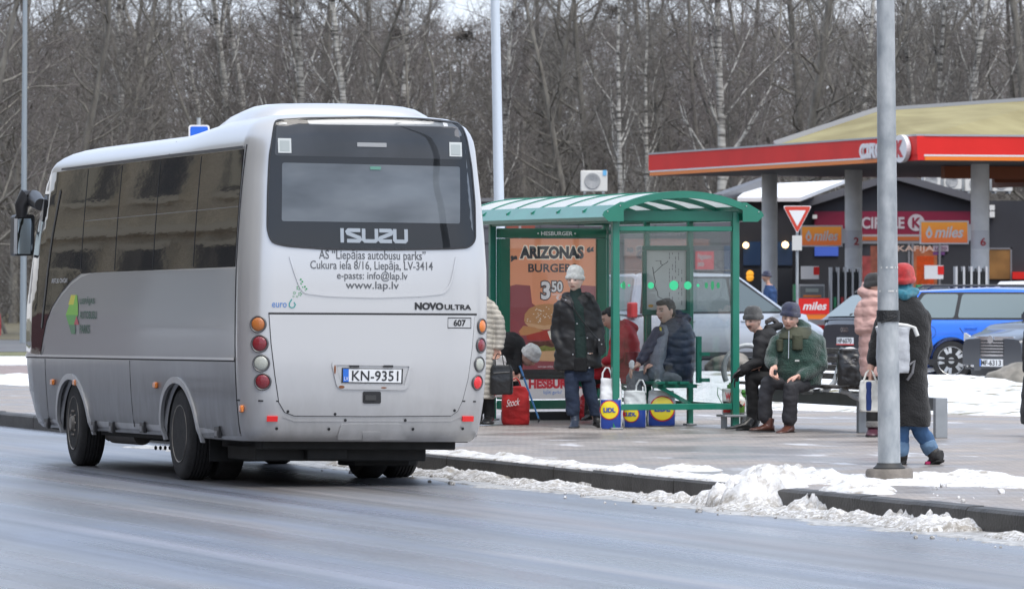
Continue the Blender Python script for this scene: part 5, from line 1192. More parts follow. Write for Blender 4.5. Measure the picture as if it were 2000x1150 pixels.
m = MB(); m.box((.28, -.21, .55), (.10, .01, .14)); m.build('badge', M('ac_badge', (.15, .45, .75), .4), t)
for i, (x, y, w_) in enumerate(((1818, 372, 34), (1858, 374, 36), (1905, 378, 48), (1955, 378, 40))):
    acunit(['white air conditioner on the shop roof, furthest left of the row', 'white air conditioner second in the row on the shop roof', 'large pale air conditioner behind the right-hand canopy column', 'white air conditioner at the right end of the row on the shop roof'][i], x, y, w_, 32, 181+.3*i, R(10))
m = MB(); hb = thing('hanging_orange_box', 'orange box hanging under the canopy at its right end', 'sign', AT(1980, 345, 158), 0); m.box((0, 0, 0), (1.1, .3, .34)); m.build('box', MATS['inner_orange'], hb)
# person-high air-water box, tanks and bins in front of the shop are too small to tell apart

# ------------------------------------------------------------------ house across the road (outside the picture, mirrored in the flank of the bus)
hs = thing('street_house', 'yellow brick house with tall dark windows across the road', 'building', W(-5, -17, 0), RZ)
bh = MATS.get('x') or nodemat('yellow_brick')[0]; t = bh.node_tree; b = t.nodes['Principled BSDF']
tc = nn(t, 'ShaderNodeTexCoord'); mp = nn(t, 'ShaderNodeMapping'); mp.inputs['Rotation'].default_value = (0, R(90), 0); n_ = nn(t, 'ShaderNodeTexNoise', Scale=.8, Detail=6); t.links.new(tc.outputs['Object'], n_.inputs['Vector'])
r_ = ramp(t, [(.3, (.30, .25, .17)), (.7, (.52, .44, .31))]); t.links.new(n_.outputs['Fac'], r_.inputs[0])
wv = nn(t, 'ShaderNodeTexWave', Scale=3.2, Distortion=1.5); wv.bands_direction = 'Z'; t.links.new(tc.outputs['Object'], wv.inputs['Vector'])
r2_ = ramp(t, [(.2, .55), (.5, 1.)]); t.links.new(wv.outputs['Fac'], r2_.inputs[0]); mu = nn(t, 'ShaderNodeMix', data_type='RGBA', blend_type='MULTIPLY'); mu.inputs[0].default_value = 1
t.links.new(r_.outputs[0], mu.inputs[6]); t.links.new(r2_.outputs[0], mu.inputs[7]); t.links.new(mu.outputs[2], b.inputs['Base Color']); b.inputs['Roughness'].default_value = .85
m = MB(); m.box((-4, 50, 5.5), (8, 100, 11)); m.build('wall', bh, hs)
wmat = M('house_window', (.012, .012, .015), .5, spec=.1); stucco = M('house_trim', (.34, .30, .22), .8)
wm_ = MB(); wm_.box((0, 0, 0), (.1, 3.6, 2.5)); wme = wm_.mesh('window', wmat); fm_ = MB(); fm_.box((.02, 0, 1.35), (.14, 4.3, .2)).box((.02, 0, -1.35), (.14, 4.2, .2)).box((.03, .6, 0), (.06, .14, 2.5)).box((.03, 0, .5), (.06, 3.6, .12)).box((.02, 1.95, 0), (.1, .3, 2.6)).box((.02, -1.95, 0), (.1, .3, 2.6)); fme = fm_.mesh('window_frame', stucco)
for k in range(16):
    for z in (3.0, 7.2):
        o = link('window', wme, hs, (.02, 3+6.1*k+random.uniform(-.3, .3), z)); link('window_frame', fme, o, (0, 0, 0))
        if k % 2: m = MB(); m.box((.08, .5, -.3), (.02, 1.4, 1.7)); m.build('curtain', M('curtain_pale', (.35, .31, .22), .8), o)
for z in (4.9, 9.1, 10.9): m = MB(); m.box((.08, 50, z), (.3, 100, .3)); m.build('cornice', stucco, hs)
m = MB(); m.box((.06, 50, .75), (.2, 100, 1.5)); m.build('plinth', M('plinth_red', (.12, .04, .04), .8), hs)
sheet('far_pavement', [W(-60, -17)[:2], W(-60, -13)[:2], W(200, -13)[:2], W(200, -17)[:2]], .12, pm)
# ================================================================== trees
bark = M('grey_bark', (.12, .110, .098), .95, col2=(.24, .225, .195), vs=4, stretch=(1, 1, .3), detail=7)
twig = M('brown_twigs', (.135, .122, .112), .95); twig2 = M('grey_twigs', (.175, .163, .148), .95); twigp = M('violet_twigs', (.155, .136, .130), .95)
birchm, t, b, ln = nodemat('birch_bark')
tc = nn(t, 'ShaderNodeTexCoord'); mp = nn(t, 'ShaderNodeMapping'); mp.inputs['Scale'].default_value = (.8, .8, 4.5); n_ = nn(t, 'ShaderNodeTexNoise', Scale=1.6, Detail=5); ln(tc.outputs['Object'], mp.inputs[0]); ln(mp.outputs[0], n_.inputs['Vector'])
r_ = ramp(t, [(.38, (.06, .055, .05)), (.47, (.30, .285, .26)), (.62, (.48, .465, .43))]); ln(n_.outputs['Fac'], r_.inputs[0]); ln(r_.outputs[0], b.inputs['Base Color']); b.inputs['Roughness'].default_value = .8
def treegen(seed, H, kind):
    rnd = random.Random(seed); big = [[], []]; 
    tr, cr = ([], []), ([], [])
    def tube(buf, P, r, seg):
        vs, fs = buf; k = len(vs); n = len(P)
        for i, p in enumerate(P):
            d = (P[min(i+1, n-1)]-P[max(i-1, 0)]).normalized(); u = d.orthogonal().normalized(); v = d.cross(u)
            for j in range(seg):
                a = 6.2832*j/seg; vs.append(p+(u*math.cos(a)+v*math.sin(a))*r[i])
        for i in range(n-1):
            for j in range(seg): fs.append((k+i*seg+j, k+i*seg+(j+1) % seg, k+(i+1)*seg+(j+1) % seg, k+(i+1)*seg+j))
    def rv(s=1): return Vector((rnd.gauss(0, s), rnd.gauss(0, s), rnd.gauss(0, s)))
    def branch(p, d, l, r, lev):
        nseg = (9, 6, 4, 3)[lev]; P = [p]; q = p.copy(); dd = d.copy(); rs = [r]
        up = {'oak': (.03, .05, .02, .0), 'birch': (.05, .10, -.02, -.22), 'bush': (.02, .02, 0, 0), 'bent': (.03, .06, .0, .0)}[kind][lev]
        wob = {'oak': (.05, .17, .22, .2), 'birch': (.05, .10, .12, .1), 'bush': (.1, .2, .25, .25), 'bent': (.12, .2, .22, .2)}[kind][lev]
        for i in range(nseg):
            dd = (dd+rv(wob)+Vector((0, 0, up))).normalized(); q = q+dd*l/nseg; P.append(q.copy()); rs.append(max(.006, r*(1-(i+1)/nseg*(.75 if lev == 0 else .85))))
        tube(tr if lev < 2 and r > .03 else cr, P, rs, (8, 5, 4, 3)[lev])
        if lev == 3: return
        cnt = {'oak': (26, 9, 7), 'birch': (26, 9, 7), 'bush': (22, 9, 7), 'bent': (20, 9, 7)}[kind][lev]
        t0 = {'oak': .16, 'birch': .2, 'bush': .03, 'bent': .12}[kind] if lev == 0 else .12
        for k in range(cnt):
            t_ = t0+(1-t0)*((k+rnd.random())/cnt); x = t_*nseg; i = min(nseg-1, int(x)); pt = P[i].lerp(P[i+1], x-i); tg = (P[i+1]-P[i]).normalized()
            sp = tg.orthogonal().normalized(); sp.rotate(Matrix.Rotation(rnd.random()*6.283, 3, tg)); an = {'oak': .95, 'birch': .62, 'bush': .9, 'bent': .9}[kind]*rnd.uniform(.65, 1.25)
            nd = (tg*math.cos(an)+sp*math.sin(an)).normalized()
            if lev == 0: nl = H*rnd.uniform(.20, .36)*(1.1-.75*t_)*(1.2 if kind != 'birch' else .9); nr = max(.02, rs[i]*rnd.uniform(.28, .5))
            elif lev == 1: nl = l*rnd.uniform(.3, .55)*(1.1-.5*t_); nr = max(.012, rs[i]*.42)
            else: nl = max(.35, l*rnd.uniform(.35, .7)); nr = .009
            branch(pt, nd, nl, nr, lev+1)
    r0 = H*rnd.uniform(.010, .014)
    if kind == 'bush':
        for s in range(4): branch(Vector((rnd.uniform(-.4, .4), rnd.uniform(-.4, .4), -.2)), Vector((rnd.uniform(-.35, .35), rnd.uniform(-.35, .35), 1)).normalized(), H*rnd.uniform(.7, 1), .06, 0) if s == 0 else branch(Vector((rnd.uniform(-.6, .6), rnd.uniform(-.6, .6), -.2)), Vector((rnd.uniform(-.5, .5), rnd.uniform(-.5, .5), 1)).normalized(), H*rnd.uniform(.4, .8), .04, 1)
    else:
        lean = .05 if kind == 'oak' else .12
        branch(Vector((0, 0, -.3)), Vector((rnd.uniform(-lean, lean), rnd.uniform(-lean, lean), 1)).normalized(), H, r0, 0)
        if kind in ('bent',): branch(Vector((0, 0, 1.0)), Vector((rnd.choice([-1, 1])*.35, 0, 1)).normalized(), H*.8, r0*.7, 0)
    return tr, cr
def tomesh(name, buf, mat):
    me = bpy.data.meshes.new(name); v = np.array([tuple(x) for x in buf[0]], dtype=np.float32); f = np.array(buf[1], dtype=np.int32)
    me.vertices.add(len(v)); me.vertices.foreach_set('co', v.ravel()); me.loops.add(f.size); me.loops.foreach_set('vertex_index', f.ravel())
    me.polygons.add(len(f)); me.polygons.foreach_set('loop_start', np.arange(0, f.size, 4, dtype=np.int32)); me.update(calc_edges=True); me.materials.append(mat); me.shade_smooth(); return me
protos = []
for i, (kind, H, bm_, tm) in enumerate((('oak', 19, bark, twig), ('oak', 17, bark, twigp), ('oak', 21, bark, twig2), ('bent', 16, bark, twig), ('bent', 18, bark, twig2), ('birch', 18, birchm, twigp), ('birch', 17, birchm, twig), ('birch', 16, birchm, twig2), ('bush', 8, bark, twig), ('bush', 6.5, bark, twig2))):
    tr_, cr_ = treegen(100+i*7, H, kind); protos.append((kind, tomesh('trunk', tr_, bm_), tomesh('crown', cr_, tm)))
IDX = {'oak': [0, 1, 2], 'bent': [3, 4], 'birch': [5, 6, 7], 'bush': [8, 9]}
KL = {'oak': 'bare brown broadleaf tree in the dense wood behind the filling station', 'bent': 'bare forked tree with crooked limbs in the dense wood', 'birch': 'birch with pale speckled trunk among the dark trees', 'bush': 'bare bushy thicket at the foot of the wood'}
rnd = random.Random(5)
def plant(kind, x, y, z=.07, sc=1, rot=None, label=None, group=True, pi=None):
    k, tm_, cm_ = protos[pi if pi is not None else rnd.choice(IDX[kind])]
    t_ = bpy.data.objects.new({'oak': 'bare_tree', 'bent': 'forked_tree', 'birch': 'birch_tree', 'bush': 'bare_bush'}[kind], None); COL.objects.link(t_)
    t_.location = (x, y, z); t_.rotation_euler = (rnd.gauss(0, .03), rnd.gauss(0, .03), rnd.random()*6.283 if rot is None else rot); t_.scale = (sc,)*3
    tag(t_, label or KL[kind], 'tree' if kind != 'bush' else 'bush', {'oak': 'bare broadleaf trees of the wood', 'bent': 'forked bare trees of the wood', 'birch': 'birches of the wood', 'bush': 'bare bushes at the foot of the wood'}[kind] if group and not label else None)
    link('trunk', tm_, t_); link('crown', cm_, t_); return t_
def wx(px_, Y): return (px_-HX)/F*Y
TREES = []
for row, (Y, n_, kinds) in enumerate(((222, 17, 'oak birch bent oak'), (234, 20, 'oak bent oak birch'), (247, 21, 'oak oak birch bent'), (262, 21, 'oak bent oak oak'), (280, 20, 'oak oak bent oak'))):
    ks = kinds.split()
    for i in range(n_):
        px_ = -180+2360*(i+rnd.uniform(.1, .9))/n_; y = Y+rnd.uniform(-5, 5); k = rnd.choice(ks)
        TREES.append((plant(k, wx(px_, y), y, sc=rnd.uniform(.72, 1.05)), k, row, px_))
for i in range(44):
    y = rnd.uniform(218, 275); px_ = rnd.choice([rnd.uniform(-1500, -200), rnd.uniform(2200, 3200)]); k = rnd.choice(['oak', 'oak', 'bent', 'birch'])
    plant(k, wx(px_, y), y, sc=rnd.uniform(.72, 1.05), label={'oak': 'broadleaf tree', 'bent': 'forked tree', 'birch': 'pale birch'}[k]+' of the wood beyond the '+('left' if px_ < 0 else 'right')+' edge of the picture', group=False)['group'] = 'trees of the wood outside the picture'
for i in range(24): y = rnd.uniform(217, 232); px_ = -150+2300*i/24+rnd.uniform(-30, 30); TREES.append((plant('bush', wx(px_, y), y, sc=rnd.uniform(.8, 1.25)), 'bush', 5, px_))
MARKS = [(-60, 'beyond the left edge'), (120, 'over the left lamp post'), (260, 'over the front of the bus'), (400, 'over the bus roof'), (560, 'over the roof pod'), (720, 'over the rear window'), (880, 'right of the bus'), (1000, 'beside the pale post'), (1130, 'left of the lone air conditioner'), (1260, 'right of the lone air conditioner'), (1400, 'over the canopy tip'), (1540, 'over the give way sign'), (1690, 'left of the near lamp post'), (1830, 'right of the near lamp post'), (1960, 'over the olive roof'), (2400, 'beyond the right edge')]
KW = {'oak': 'broadleaf tree', 'birch': 'pale birch', 'bent': 'forked tree', 'bush': 'bare bush'}
RW = ['in the front row', 'in the second row', 'in the middle of the wood', 'deep in the wood', 'at the back of the wood', 'at the foot of the wood']
from collections import defaultdict
GR = defaultdict(list)
for o_, k, row, px_ in TREES: GR[(k, row, next(t_ for x_, t_ in MARKS if px_ < x_ or x_ == 2400))].append((px_, o_))
for (k, row, mk), L_ in GR.items():
    L_.sort(key=lambda q: q[0])
    for i, (_, o_) in enumerate(L_):
        o_['label'] = ('' if len(L_) == 1 else ('left-hand ', 'right-hand ')[i] if len(L_) == 2 else ('leftmost ', 'middle ', 'rightmost ', 'far right ')[i])+KW[k]+' '+RW[row]+', '+mk
# nearer single trees
plant('bent', wx(95, 172), 172, sc=.92, label='dark tree with a thick leaning trunk behind the left lamp post', pi=3, rot=1.0)
plant('oak', wx(-60, 166), 166, sc=.85, label='dark spreading tree reaching in from the left edge', pi=1)
plant('bush', wx(180, 185), 185, sc=1.2, label='bushy thicket right above the front of the bus roof', pi=8)
plant('bush', wx(20, 176), 176, sc=1.1, label='pale twigged bush left of the left lamp post', pi=9)
plant('birch', wx(700, 205), 205, sc=.95, label='birch rising straight above the rear window of the bus', pi=6)
plant('birch', wx(590, 208), 208, sc=1.0, label='birch left of the air conditioning pod of the bus', pi=5)
plant('birch', wx(1215, 196), 196, sc=.80, label='low birch with white limbs just right of the air conditioner', pi=7, rot=2.0)
plant('birch', wx(1400, 206), 206, sc=.95, label='birch with forked pale trunk above the left end of the canopy', pi=5, rot=1)
plant('birch', wx(1880, 212), 212, sc=1.0, label='white birch above the olive roof right of the near lamp post', pi=6, rot=4)
plant('birch', wx(1800, 214), 214, sc=.95, label='leaning birch just right of the near lamp post top', pi=7, rot=5)
# far mass of the wood: thin stems and twigs that read as one haze
def thicket(seed, n, x0, x1, y0, y1, z1, r):
    rg = np.random.default_rng(seed); p = np.stack([rg.uniform(x0, x1, n), rg.uniform(y0, y1, n), rg.uniform(0, z1, n)**1.0], 1)
    d = rg.normal(0, 1, (n, 3)); d[:, 2] = np.abs(d[:, 2])*1.5; d /= np.linalg.norm(d, axis=1, keepdims=True); l = rg.uniform(.6, 2.6, (n, 1)); q = p+d*l
    s = np.cross(d, [0, 1, 0]); s /= np.linalg.norm(s, axis=1, keepdims=True); rr_ = rg.uniform(.3, 1, (n, 1))*r
    u = np.cross(d, s)
    v = np.stack([p+s*rr_, p-s*rr_*.5+u*rr_, p-s*rr_*.5-u*rr_, q], 1).reshape(-1, 3); k = np.arange(n)*4
    f = np.concatenate([np.stack([k, k+1, k+3], 1), np.stack([k+1, k+2, k+3], 1), np.stack([k+2, k, k+3], 1)])
    me = bpy.data.meshes.new('far_wood'); me.vertices.add(len(v)); me.vertices.foreach_set('co', v.astype(np.float32).ravel()); me.loops.add(f.size); me.loops.foreach_set('vertex_index', f.astype(np.int32).ravel())
    me.polygons.add(len(f)); me.polygons.foreach_set('loop_start', np.arange(0, f.size, 3, dtype=np.int32)); me.update(calc_edges=True); return me
me = thicket(3, 95000, -36, 36, 292, 312, 15, .036); me.materials.append(twigp); o = link('far_wood', me); tag(o, 'far off thicket of bare twigs between the trunks', None, None, 'stuff')
me = thicket(4, 30000, -30, 32, 226, 240, 5.0, .016); me.materials.append(twig2); o = link('undergrowth', me); tag(o, 'tangled bare undergrowth along the edge of the wood', None, None, 'stuff')
# old birds' nests high in the crowns
for i, (x, y) in enumerate(((905, 70), (775, 65), (1195, 20), (430, 88))):
    p = AT(x, y, 232); bm = bmesh.new(); m = MB(); rg = random.Random(i)
    for k in range(160):
        d = Vector((rg.gauss(0, 1), rg.gauss(0, 1), rg.gauss(0, .7))).normalized()*rg.uniform(.05, .38); e = d+Vector((rg.gauss(0, .2), rg.gauss(0, .2), rg.gauss(0, .1)))
        m.tube([d, e], .018, 3, cap=False)
    o = m.build('bird_nest', twig); o.location = p; tag(o, ['dark bird nest high in the wood above the right rear corner of the bus', 'bird nest in the branches above the middle of the bus', 'bird nest near the top edge right of the pale post', 'bird nest in the branches above the front half of the bus'][i], 'nest', 'bird nests in the wood'); o['kind'] = 'thing'
# ================================================================== cars
tyre_m = M('car_tyre', (.018, .018, .019), .8); alloy = M('alloy', (.55, .56, .57), .28, metal=.8); darkin = M('wheel_dark', (.02, .02, .02), .6)
cglass = M('car_glass', (.10, .13, .135), .04, coat=.6, spec=.7); cglass_l = M('car_glass_pale', (.17, .215, .22), .04, coat=.6, spec=.7); ctrim = M('car_trim', (.018, .018, .02), .5)
def car(name, label, cat, loc, heading, paint, L=4.5, Wd=1.8, H=1.48, wheelbase=2.65, wr=.32, fo=.88, belt=.92, hood=.95, nose=.62, tail=.95, roof=(-.45, -.37, .12, .26), rear_over=None, glass=None, spokes=5, lamp=None, rails=False, bump_col=None, estate=True, group='parked cars behind the snowy lawn'):
    """x right, y forward; roof = rear glass base, rear roof edge, front roof edge, windscreen base as fractions of the length from the centre"""
    t_ = thing(name, label, cat, loc, 0, group); t_.rotation_euler = (0, 0, math.atan2(-heading[0], heading[1]))
    g = glass or cglass; y0, y1 = -L/2, L/2; hw0 = Wd/2
    ax = [y1-fo-wheelbase, y1-fo]; ar = wr+.055
    rb, rt, ft, fb_ = [r*L for r in roof]
    top = [(y0, tail-.12), (y0+.08, tail), (rb, belt+.02), (fb_, belt+.03), ((fb_+y1)/2, (belt+hood)/2-.02), (y1-.55, hood-.10), (y1-.14, nose+.05), (y1, nose)]
    def ztop(y): return float(np.interp(y, [p[0] for p in top], [p[1] for p in top]))
    def hw(y):
        e = max(0, (abs(y)-(L/2-.75))/.75); return hw0*(1-.26*e**2.4)
    def zlow(y):
        z = .24+.05*max(0, (abs(y)-(L/2-.4))/.4)
        for a in ax:
            d = abs(y-a)
            if d < ar: z = max(z, wr+math.sqrt(ar*ar-d*d))
        return z
    ys_ = set(np.linspace(y0, y1, 40).tolist())
    for a in ax: ys_ |= {a+ar*math.cos(q) for q in np.linspace(0, math.pi, 19)} | {a-ar-.003, a+ar+.003}
    ys_ = sorted(y for y in ys_ if y0 <= y <= y1)
    def side_x(y, z):                                # half width of the lower body at height z
        h_ = hw(y); zt = ztop(y); zb = .24
        q = (z-zb)/max(.1, zt-zb)
        return h_*(float(np.interp(q, [0, .12, .45, .70, .9, 1.0], [.955, .985, 1.0, .985, .955, .90])))
    vs, n = [], None
    for y in ys_:
        zl, zt = zlow(y), ztop(y); P = [(0, .2), (.60*hw(y), .2), (.61*hw(y), max(zl, .2))]
        for q in (0, .12, .3, .45, .58, .70, .8, .9, .96, 1.0):
            z = zl+(zt-zl)*q; P.append((side_x(y, z), z))
        P += [(hw(y)*.78, zt+.018), (hw(y)*.4, zt+.028), (0, zt+.03)]
        n = len(P); vs += [(x, y, z) for x, z in P]+[(-x, y, z) for x, z in P]
    fs = []
    for i in range(len(ys_)-1):
        for k in range(n-1):
            a, b = i*2*n+k, (i+1)*2*n+k; fs.append((a, b, b+1, a+1)); fs.append((a+n+1, b+n+1, b+n, a+n))
    for e in (0, len(ys_)-1): fs.append(tuple(e*2*n+k for k in range(n))); fs.append(tuple(e*2*n+n+k for k in range(n-1, -1, -1)))
    m_ = MB(); m_.add(vs, fs); body = m_.build('body', paint, t_, smooth=38)
    # greenhouse
    def zr(y): return float(np.interp(y, [rb, rt, (rt+ft)/2, ft, fb_], [belt, H-.05, H, H-.03, belt]))
    wb_, wr_ = hw0*.915, hw0*.70
    def ghx(z): return wb_-(wb_-wr_)*((z-belt)/(H-belt))**1.1 if z > belt else wb_
    vs = []; yy = sorted(set(np.linspace(rb, fb_, 36).tolist()+[rt, ft])); K_ = 14
    for y in yy:
        zt = zr(y); P = []
        for q in np.linspace(0, 1, 8):
            z = belt+(max(zt-.04, belt)-belt)*q; P.append((ghx(z), z))
        xe = P[-1][0]; P += [(xe*.96, zt-.012 if zt > belt+.05 else zt), (xe*.8, zt), (xe*.4, zt+.012), (0, zt+.015)]
        n2 = len(P); vs += [(x, y, z) for x, z in P]+[(-x, y, z) for x, z in P]
    fs = []
    for i in range(len(yy)-1):
        for k in range(n2-1):
            a, b = i*2*n2+k, (i+1)*2*n2+k; fs.append((a, b, b+1, a+1)); fs.append((a+n2+1, b+n2+1, b+n2, a+n2))
    m_ = MB(); m_.add(vs, fs); m_.build('roof', paint, t_, smooth=38)
    def gs(s): return lambda y, z, off=0: Vector((s*(ghx(z)+off), y, z))
    # side glass: front door, rear door, quarter, with dark surround
    zt_ = H-.10; zb_ = belt+.045
    def slope_y(z, a, b_): return a+(b_-a)*((z-belt)/(H-.05-belt))
    R0 = lambda z: slope_y(z, rb, rt)+.16+.22*(1-(z-zb_)/(zt_-zb_))*(.3); F0 = lambda z: slope_y(z, fb_, ft)-.14
    cuts = [R0, lambda z: ax[0]+.12+.28*(zt_-z)/(zt_-zb_)*-.2, lambda z: (ax[0]+ax[1])/2-.05, F0]
    for s in (-1, 1):
        f_ = gs(s)
        panel([(R0(zb_)-.05, zb_-.03), (F0(zb_)+.06, zb_-.03), (F0(zt_)+.03, zt_+.03), (R0(zt_)-.03, zt_+.03)], f_, .004, 0, ctrim, 'window_surround', t_, (.3, .12))
        for a, b_ in zip(cuts[:-1], cuts[1:]):
            gpan = panel(rounded([(a(zb_)+.03, zb_), (b_(zb_)-.03, zb_), (b_(zt_)-.03, zt_), (a(zt_)+.03, zt_)], .05), f_, .008, 0, g, 'side_window', t_, (.3, .12))
        lf_ = lambda y, z, off=0, s=s: Vector((s*(side_x(y, z)+off), y, z))
        for a in (cuts[1], cuts[2], cuts[3]):
            yq = a(zb_)
            yb = max(yq, ax[0]+.30) if a is cuts[1] else yq
            strip([(yq, belt-.02), (yb, .62), (yb+.05 if a is not cuts[3] else yb, .30)], .012, lf_, .002, ctrim, 'door_joint', body)
        for a in (cuts[1], cuts[2]): yq = a(zb_); m_ = MB(); m_.box((s*(side_x(yq+.25, belt-.12)+.012), yq+.25, belt-.12), (.04, .20, .035)); m_.build('door_handle', paint, body, bevel=.008)
        strip([(y0+.3, .30), (y1-.3, .30)], .10, lf_, .006, bump_col or ctrim, 'sill', body)
        strip([(y0+.15, belt-.20), (y1-.8, belt-.23)], .015, lf_, .004, paint, 'shoulder_line', body)
        m_ = MB(); yq = F0(zb_)-.05; m_.box((s*(hw0+.08), yq, belt+.10), (.20, .12, .15)); m_.build('door_mirror', paint, t_, bevel=.03, bseg=2)
        if rails: m_ = MB(); m_.tube([(s*wr_*.93, rt, H-.02), (s*wr_*.97, rt+.12, H+.035), (s*wr_*.97, ft-.15, H+.04), (s*wr_*.93, ft, H-.01)], .018, 8); m_.build('roof_rail', M('rail_black', (.05, .05, .055), .4), t_, smooth=50)
    def scr(yb, yt): return lambda x, q, off=0: Vector((x*(1-.0*q), yb+(yt-yb)*q+(off if yb > 0 else -off)*.6, belt+(H-.05-belt)*q+.01+off*.8+.012*(1-abs(x)/hw0)))
    for yb, yt, nm in ((rb, rt, 'rear_window'), (fb_, ft, 'windscreen')):
        q0, q1 = .08, .93; xw = lambda q: ghx(belt+(H-belt)*q)*.90
        panel(rounded([(-xw(q0), q0), (xw(q0), q0), (xw(q1), q1), (-xw(q1), q1)], .08), scr(yb, yt), .012, 0, g if nm == 'windscreen' else cglass_l, nm, t_, (.25, .2))
    # wheels
    for s in (-1, 1):
        for a in ax:
            e = bpy.data.objects.new('wheel', None); COL.objects.link(e); e.parent = t_; e.location = (s*(hw0-.13), a, wr); 
            if s > 0: e.rotation_euler = (0, 0, R(180))
            T = Matrix.Rotation(R(-90), 4, 'Y'); m_ = MB(); m_.lathe([(wr*.66, -.1), (wr*.93, -.1), (wr, -.07), (wr, .07), (wr*.93, .105), (wr*.68, .11)], 32, T); m_.build('tyre', tyre_m, e, smooth=40)
            m_ = MB(); m_.lathe([(.01, .02), (wr*.6, .02), (wr*.66, .09), (wr*.70, .108), (wr*.66, .112), (wr*.60, .03)], 28, T)
            rim_ = m_.build('rim', M('rim_dark', (.04, .04, .042), .5, metal=.3), e, smooth=40)
            m_ = MB(); m_.lathe([(wr*.63, .10), (wr*.70, .114), (wr*.71, .10)], 30, T)
            for k in range(spokes):
                for d in (-.20, .20):
                    an = 2*math.pi*k/spokes; a1, a2 = an+d*.6, an+d
                    m_.bar((-.095, .06*math.cos(a1), .06*math.sin(a1)), (-.108, wr*.65*math.cos(a2), wr*.65*math.sin(a2)), .05, .02, up=(1, 0, 0))
            m_.lathe([(.001, .115), (.05, .115), (.06, .09), (.001, .09)], 14, T); m_.build('spokes', alloy, e)
    m_ = MB()
    for a in ax: m_.box((0, a, .45), (Wd*.6, .9, .3))
    m_.box((0, 0, .24), (Wd*.8, L*.86, .06)); m_.build('underside', darkm, t_)
    # ends
    def fe(x, z, off=0): return Vector((x, y1+off-.16*(x/hw0)**2*1.6, z))
    def re(x, z, off=0): return Vector((x, y0-off+.16*(x/hw0)**2*1.6, z))
    return t_, body, dict(side_x=side_x, y0=y0, y1=y1, hw=hw0, belt=belt, H=H, fe=fe, re=re, ztop=ztop)
silv = M('minivan_silver', (.50, .53, .58), .3, metal=.5, coat=.6); blu = M('estate_blue', (.016, .155, .72), .28, coat=.8, metal=.1); dgrey = M('hatch_dark_grey', (.045, .052, .065), .28, metal=.4, coat=.8); sgrey = M('saloon_grey', (.065, .072, .085), .3, metal=.5, coat=.8)
def CG(px_, Y, z=.10): return Vector((wx(px_, Y), Y, z))
# silver minivan behind the shelter glass
mv, mb_, q = car('minivan', 'silver minivan seen through the glass of the bus shelter', 'car', CG(1372, 101), (.80, .60), silv, L=4.65, Wd=1.82, H=1.76, wheelbase=2.75, wr=.33, belt=1.02, hood=1.0, nose=.72, tail=1.05, roof=(-.49, -.43, .06, .30), spokes=7, bump_col=M('cladding_grey', (.07, .07, .075), .6), rails=True)
for s in (-1, 1):
    m = MB(); m.box((s*.80, q['y0']+.10, 1.10), (.16, .14, .27)); m.build('tail_lamp', M('tail_red', (.60, .03, .035), .25, coat=.6), mv, bevel=.02)
# dark hatchback, rear to us
hb_, hbb, q = car('hatchback', 'dark grey hatchback with its tail and red lamp towards the benches', 'car', CG(1650, 94.0)+Vector((1.83, 1.14, 0)), (.85, .53), dgrey, L=4.3, Wd=1.78, H=1.43, wheelbase=2.6, belt=.96, tail=.98, roof=(-.485, -.36, .10, .27), glass=cglass, rails=True)
re = q['re']
lampred = M('tail_bright', (.62, .025, .02), .2, coat=.8, emit=.08)
for s in (-1, 1):
    panel(rounded([(s*.36, .80), (s*.50, .66), (s*.88, .64), (s*.88, .86), (s*.60, .89)], .05), lambda x, z, off=0: re(x, z, off), .025, .05, lampred, 'tail_lamp', hb_, (.1, .1))
    for dx in (-.2, -.08): panel(disc(s*(.62), .70, .035, 12), re, .03, 0, M('lamp_white', (.75, .7, .7), .3), 'reverse_lamp', hb_, (1, 1))
panel([(-.5, .44), (.75, .44), (.62, .72), (-.40, .72)], re, .008, .0, M('tail_dark', (.03, .032, .038), .4), 'tail_recess', hb_, (.2, .2))
panel([(-.26, .55), (.26, .55), (.26, .67), (-.26, .67)], re, .02, .01, platew, 'number_plate', hb_, (.2, .2)); 
panel([(-.255, .545), (.255, .545), (.255, .562), (-.255, .562)], re, .024, .0, lampred, 'plate_frame', hb_, (.2, .2))
vs_, fs_ = text2d('HP·6070', (-.20, .575, .20, .655), .01); m = MB(); m.add([re(x, z, .024) for x, z in vs_], fs_); m.build('lettering', textblack, hb_)
for k in range(4): strip(disc(-.075+.05*k, .80, .032, 14), .010, re, .02, chrome, 'badge_ring', hb_, closed=True, step=.05)
panel([(-.82, .24), (.82, .24), (.85, .42), (-.85, .42)], re, .03, .05, dgrey, 'bumper', hb_, (.15, .1)); 
m = MB(); a_ = Vector((-.02, q['y0']+.16, 1.04)); m.bar(a_, a_+Vector((.40, .02, .03)), .035, .03); m.ball(a_, (.06, .05, .035), 8); m.build('rear_wiper', ctrim, hb_)
# blue estate
be, beb, q = car('estate_car', 'bright blue estate car with silver alloy wheels and roof rails', 'car', CG(2020, 92)+Vector((0, -.3, 0)), (.975, -.22), blu, L=4.68, Wd=1.80, H=1.50, wheelbase=2.68, wr=.325, belt=.97, hood=.98, nose=.66, tail=1.0, roof=(-.485, -.40, .10, .27), rails=True, glass=cglass_l, fo=.92)
sx_ = q['side_x']
strip(disc(-1.62, .78, .105, 20), .008, lambda y, z, off=0: Vector((sx_(y, z)+off, y, z)), .003, M('blue_joint', (.006, .03, .15), .4), 'fuel_flap', beb, closed=True, step=.05)
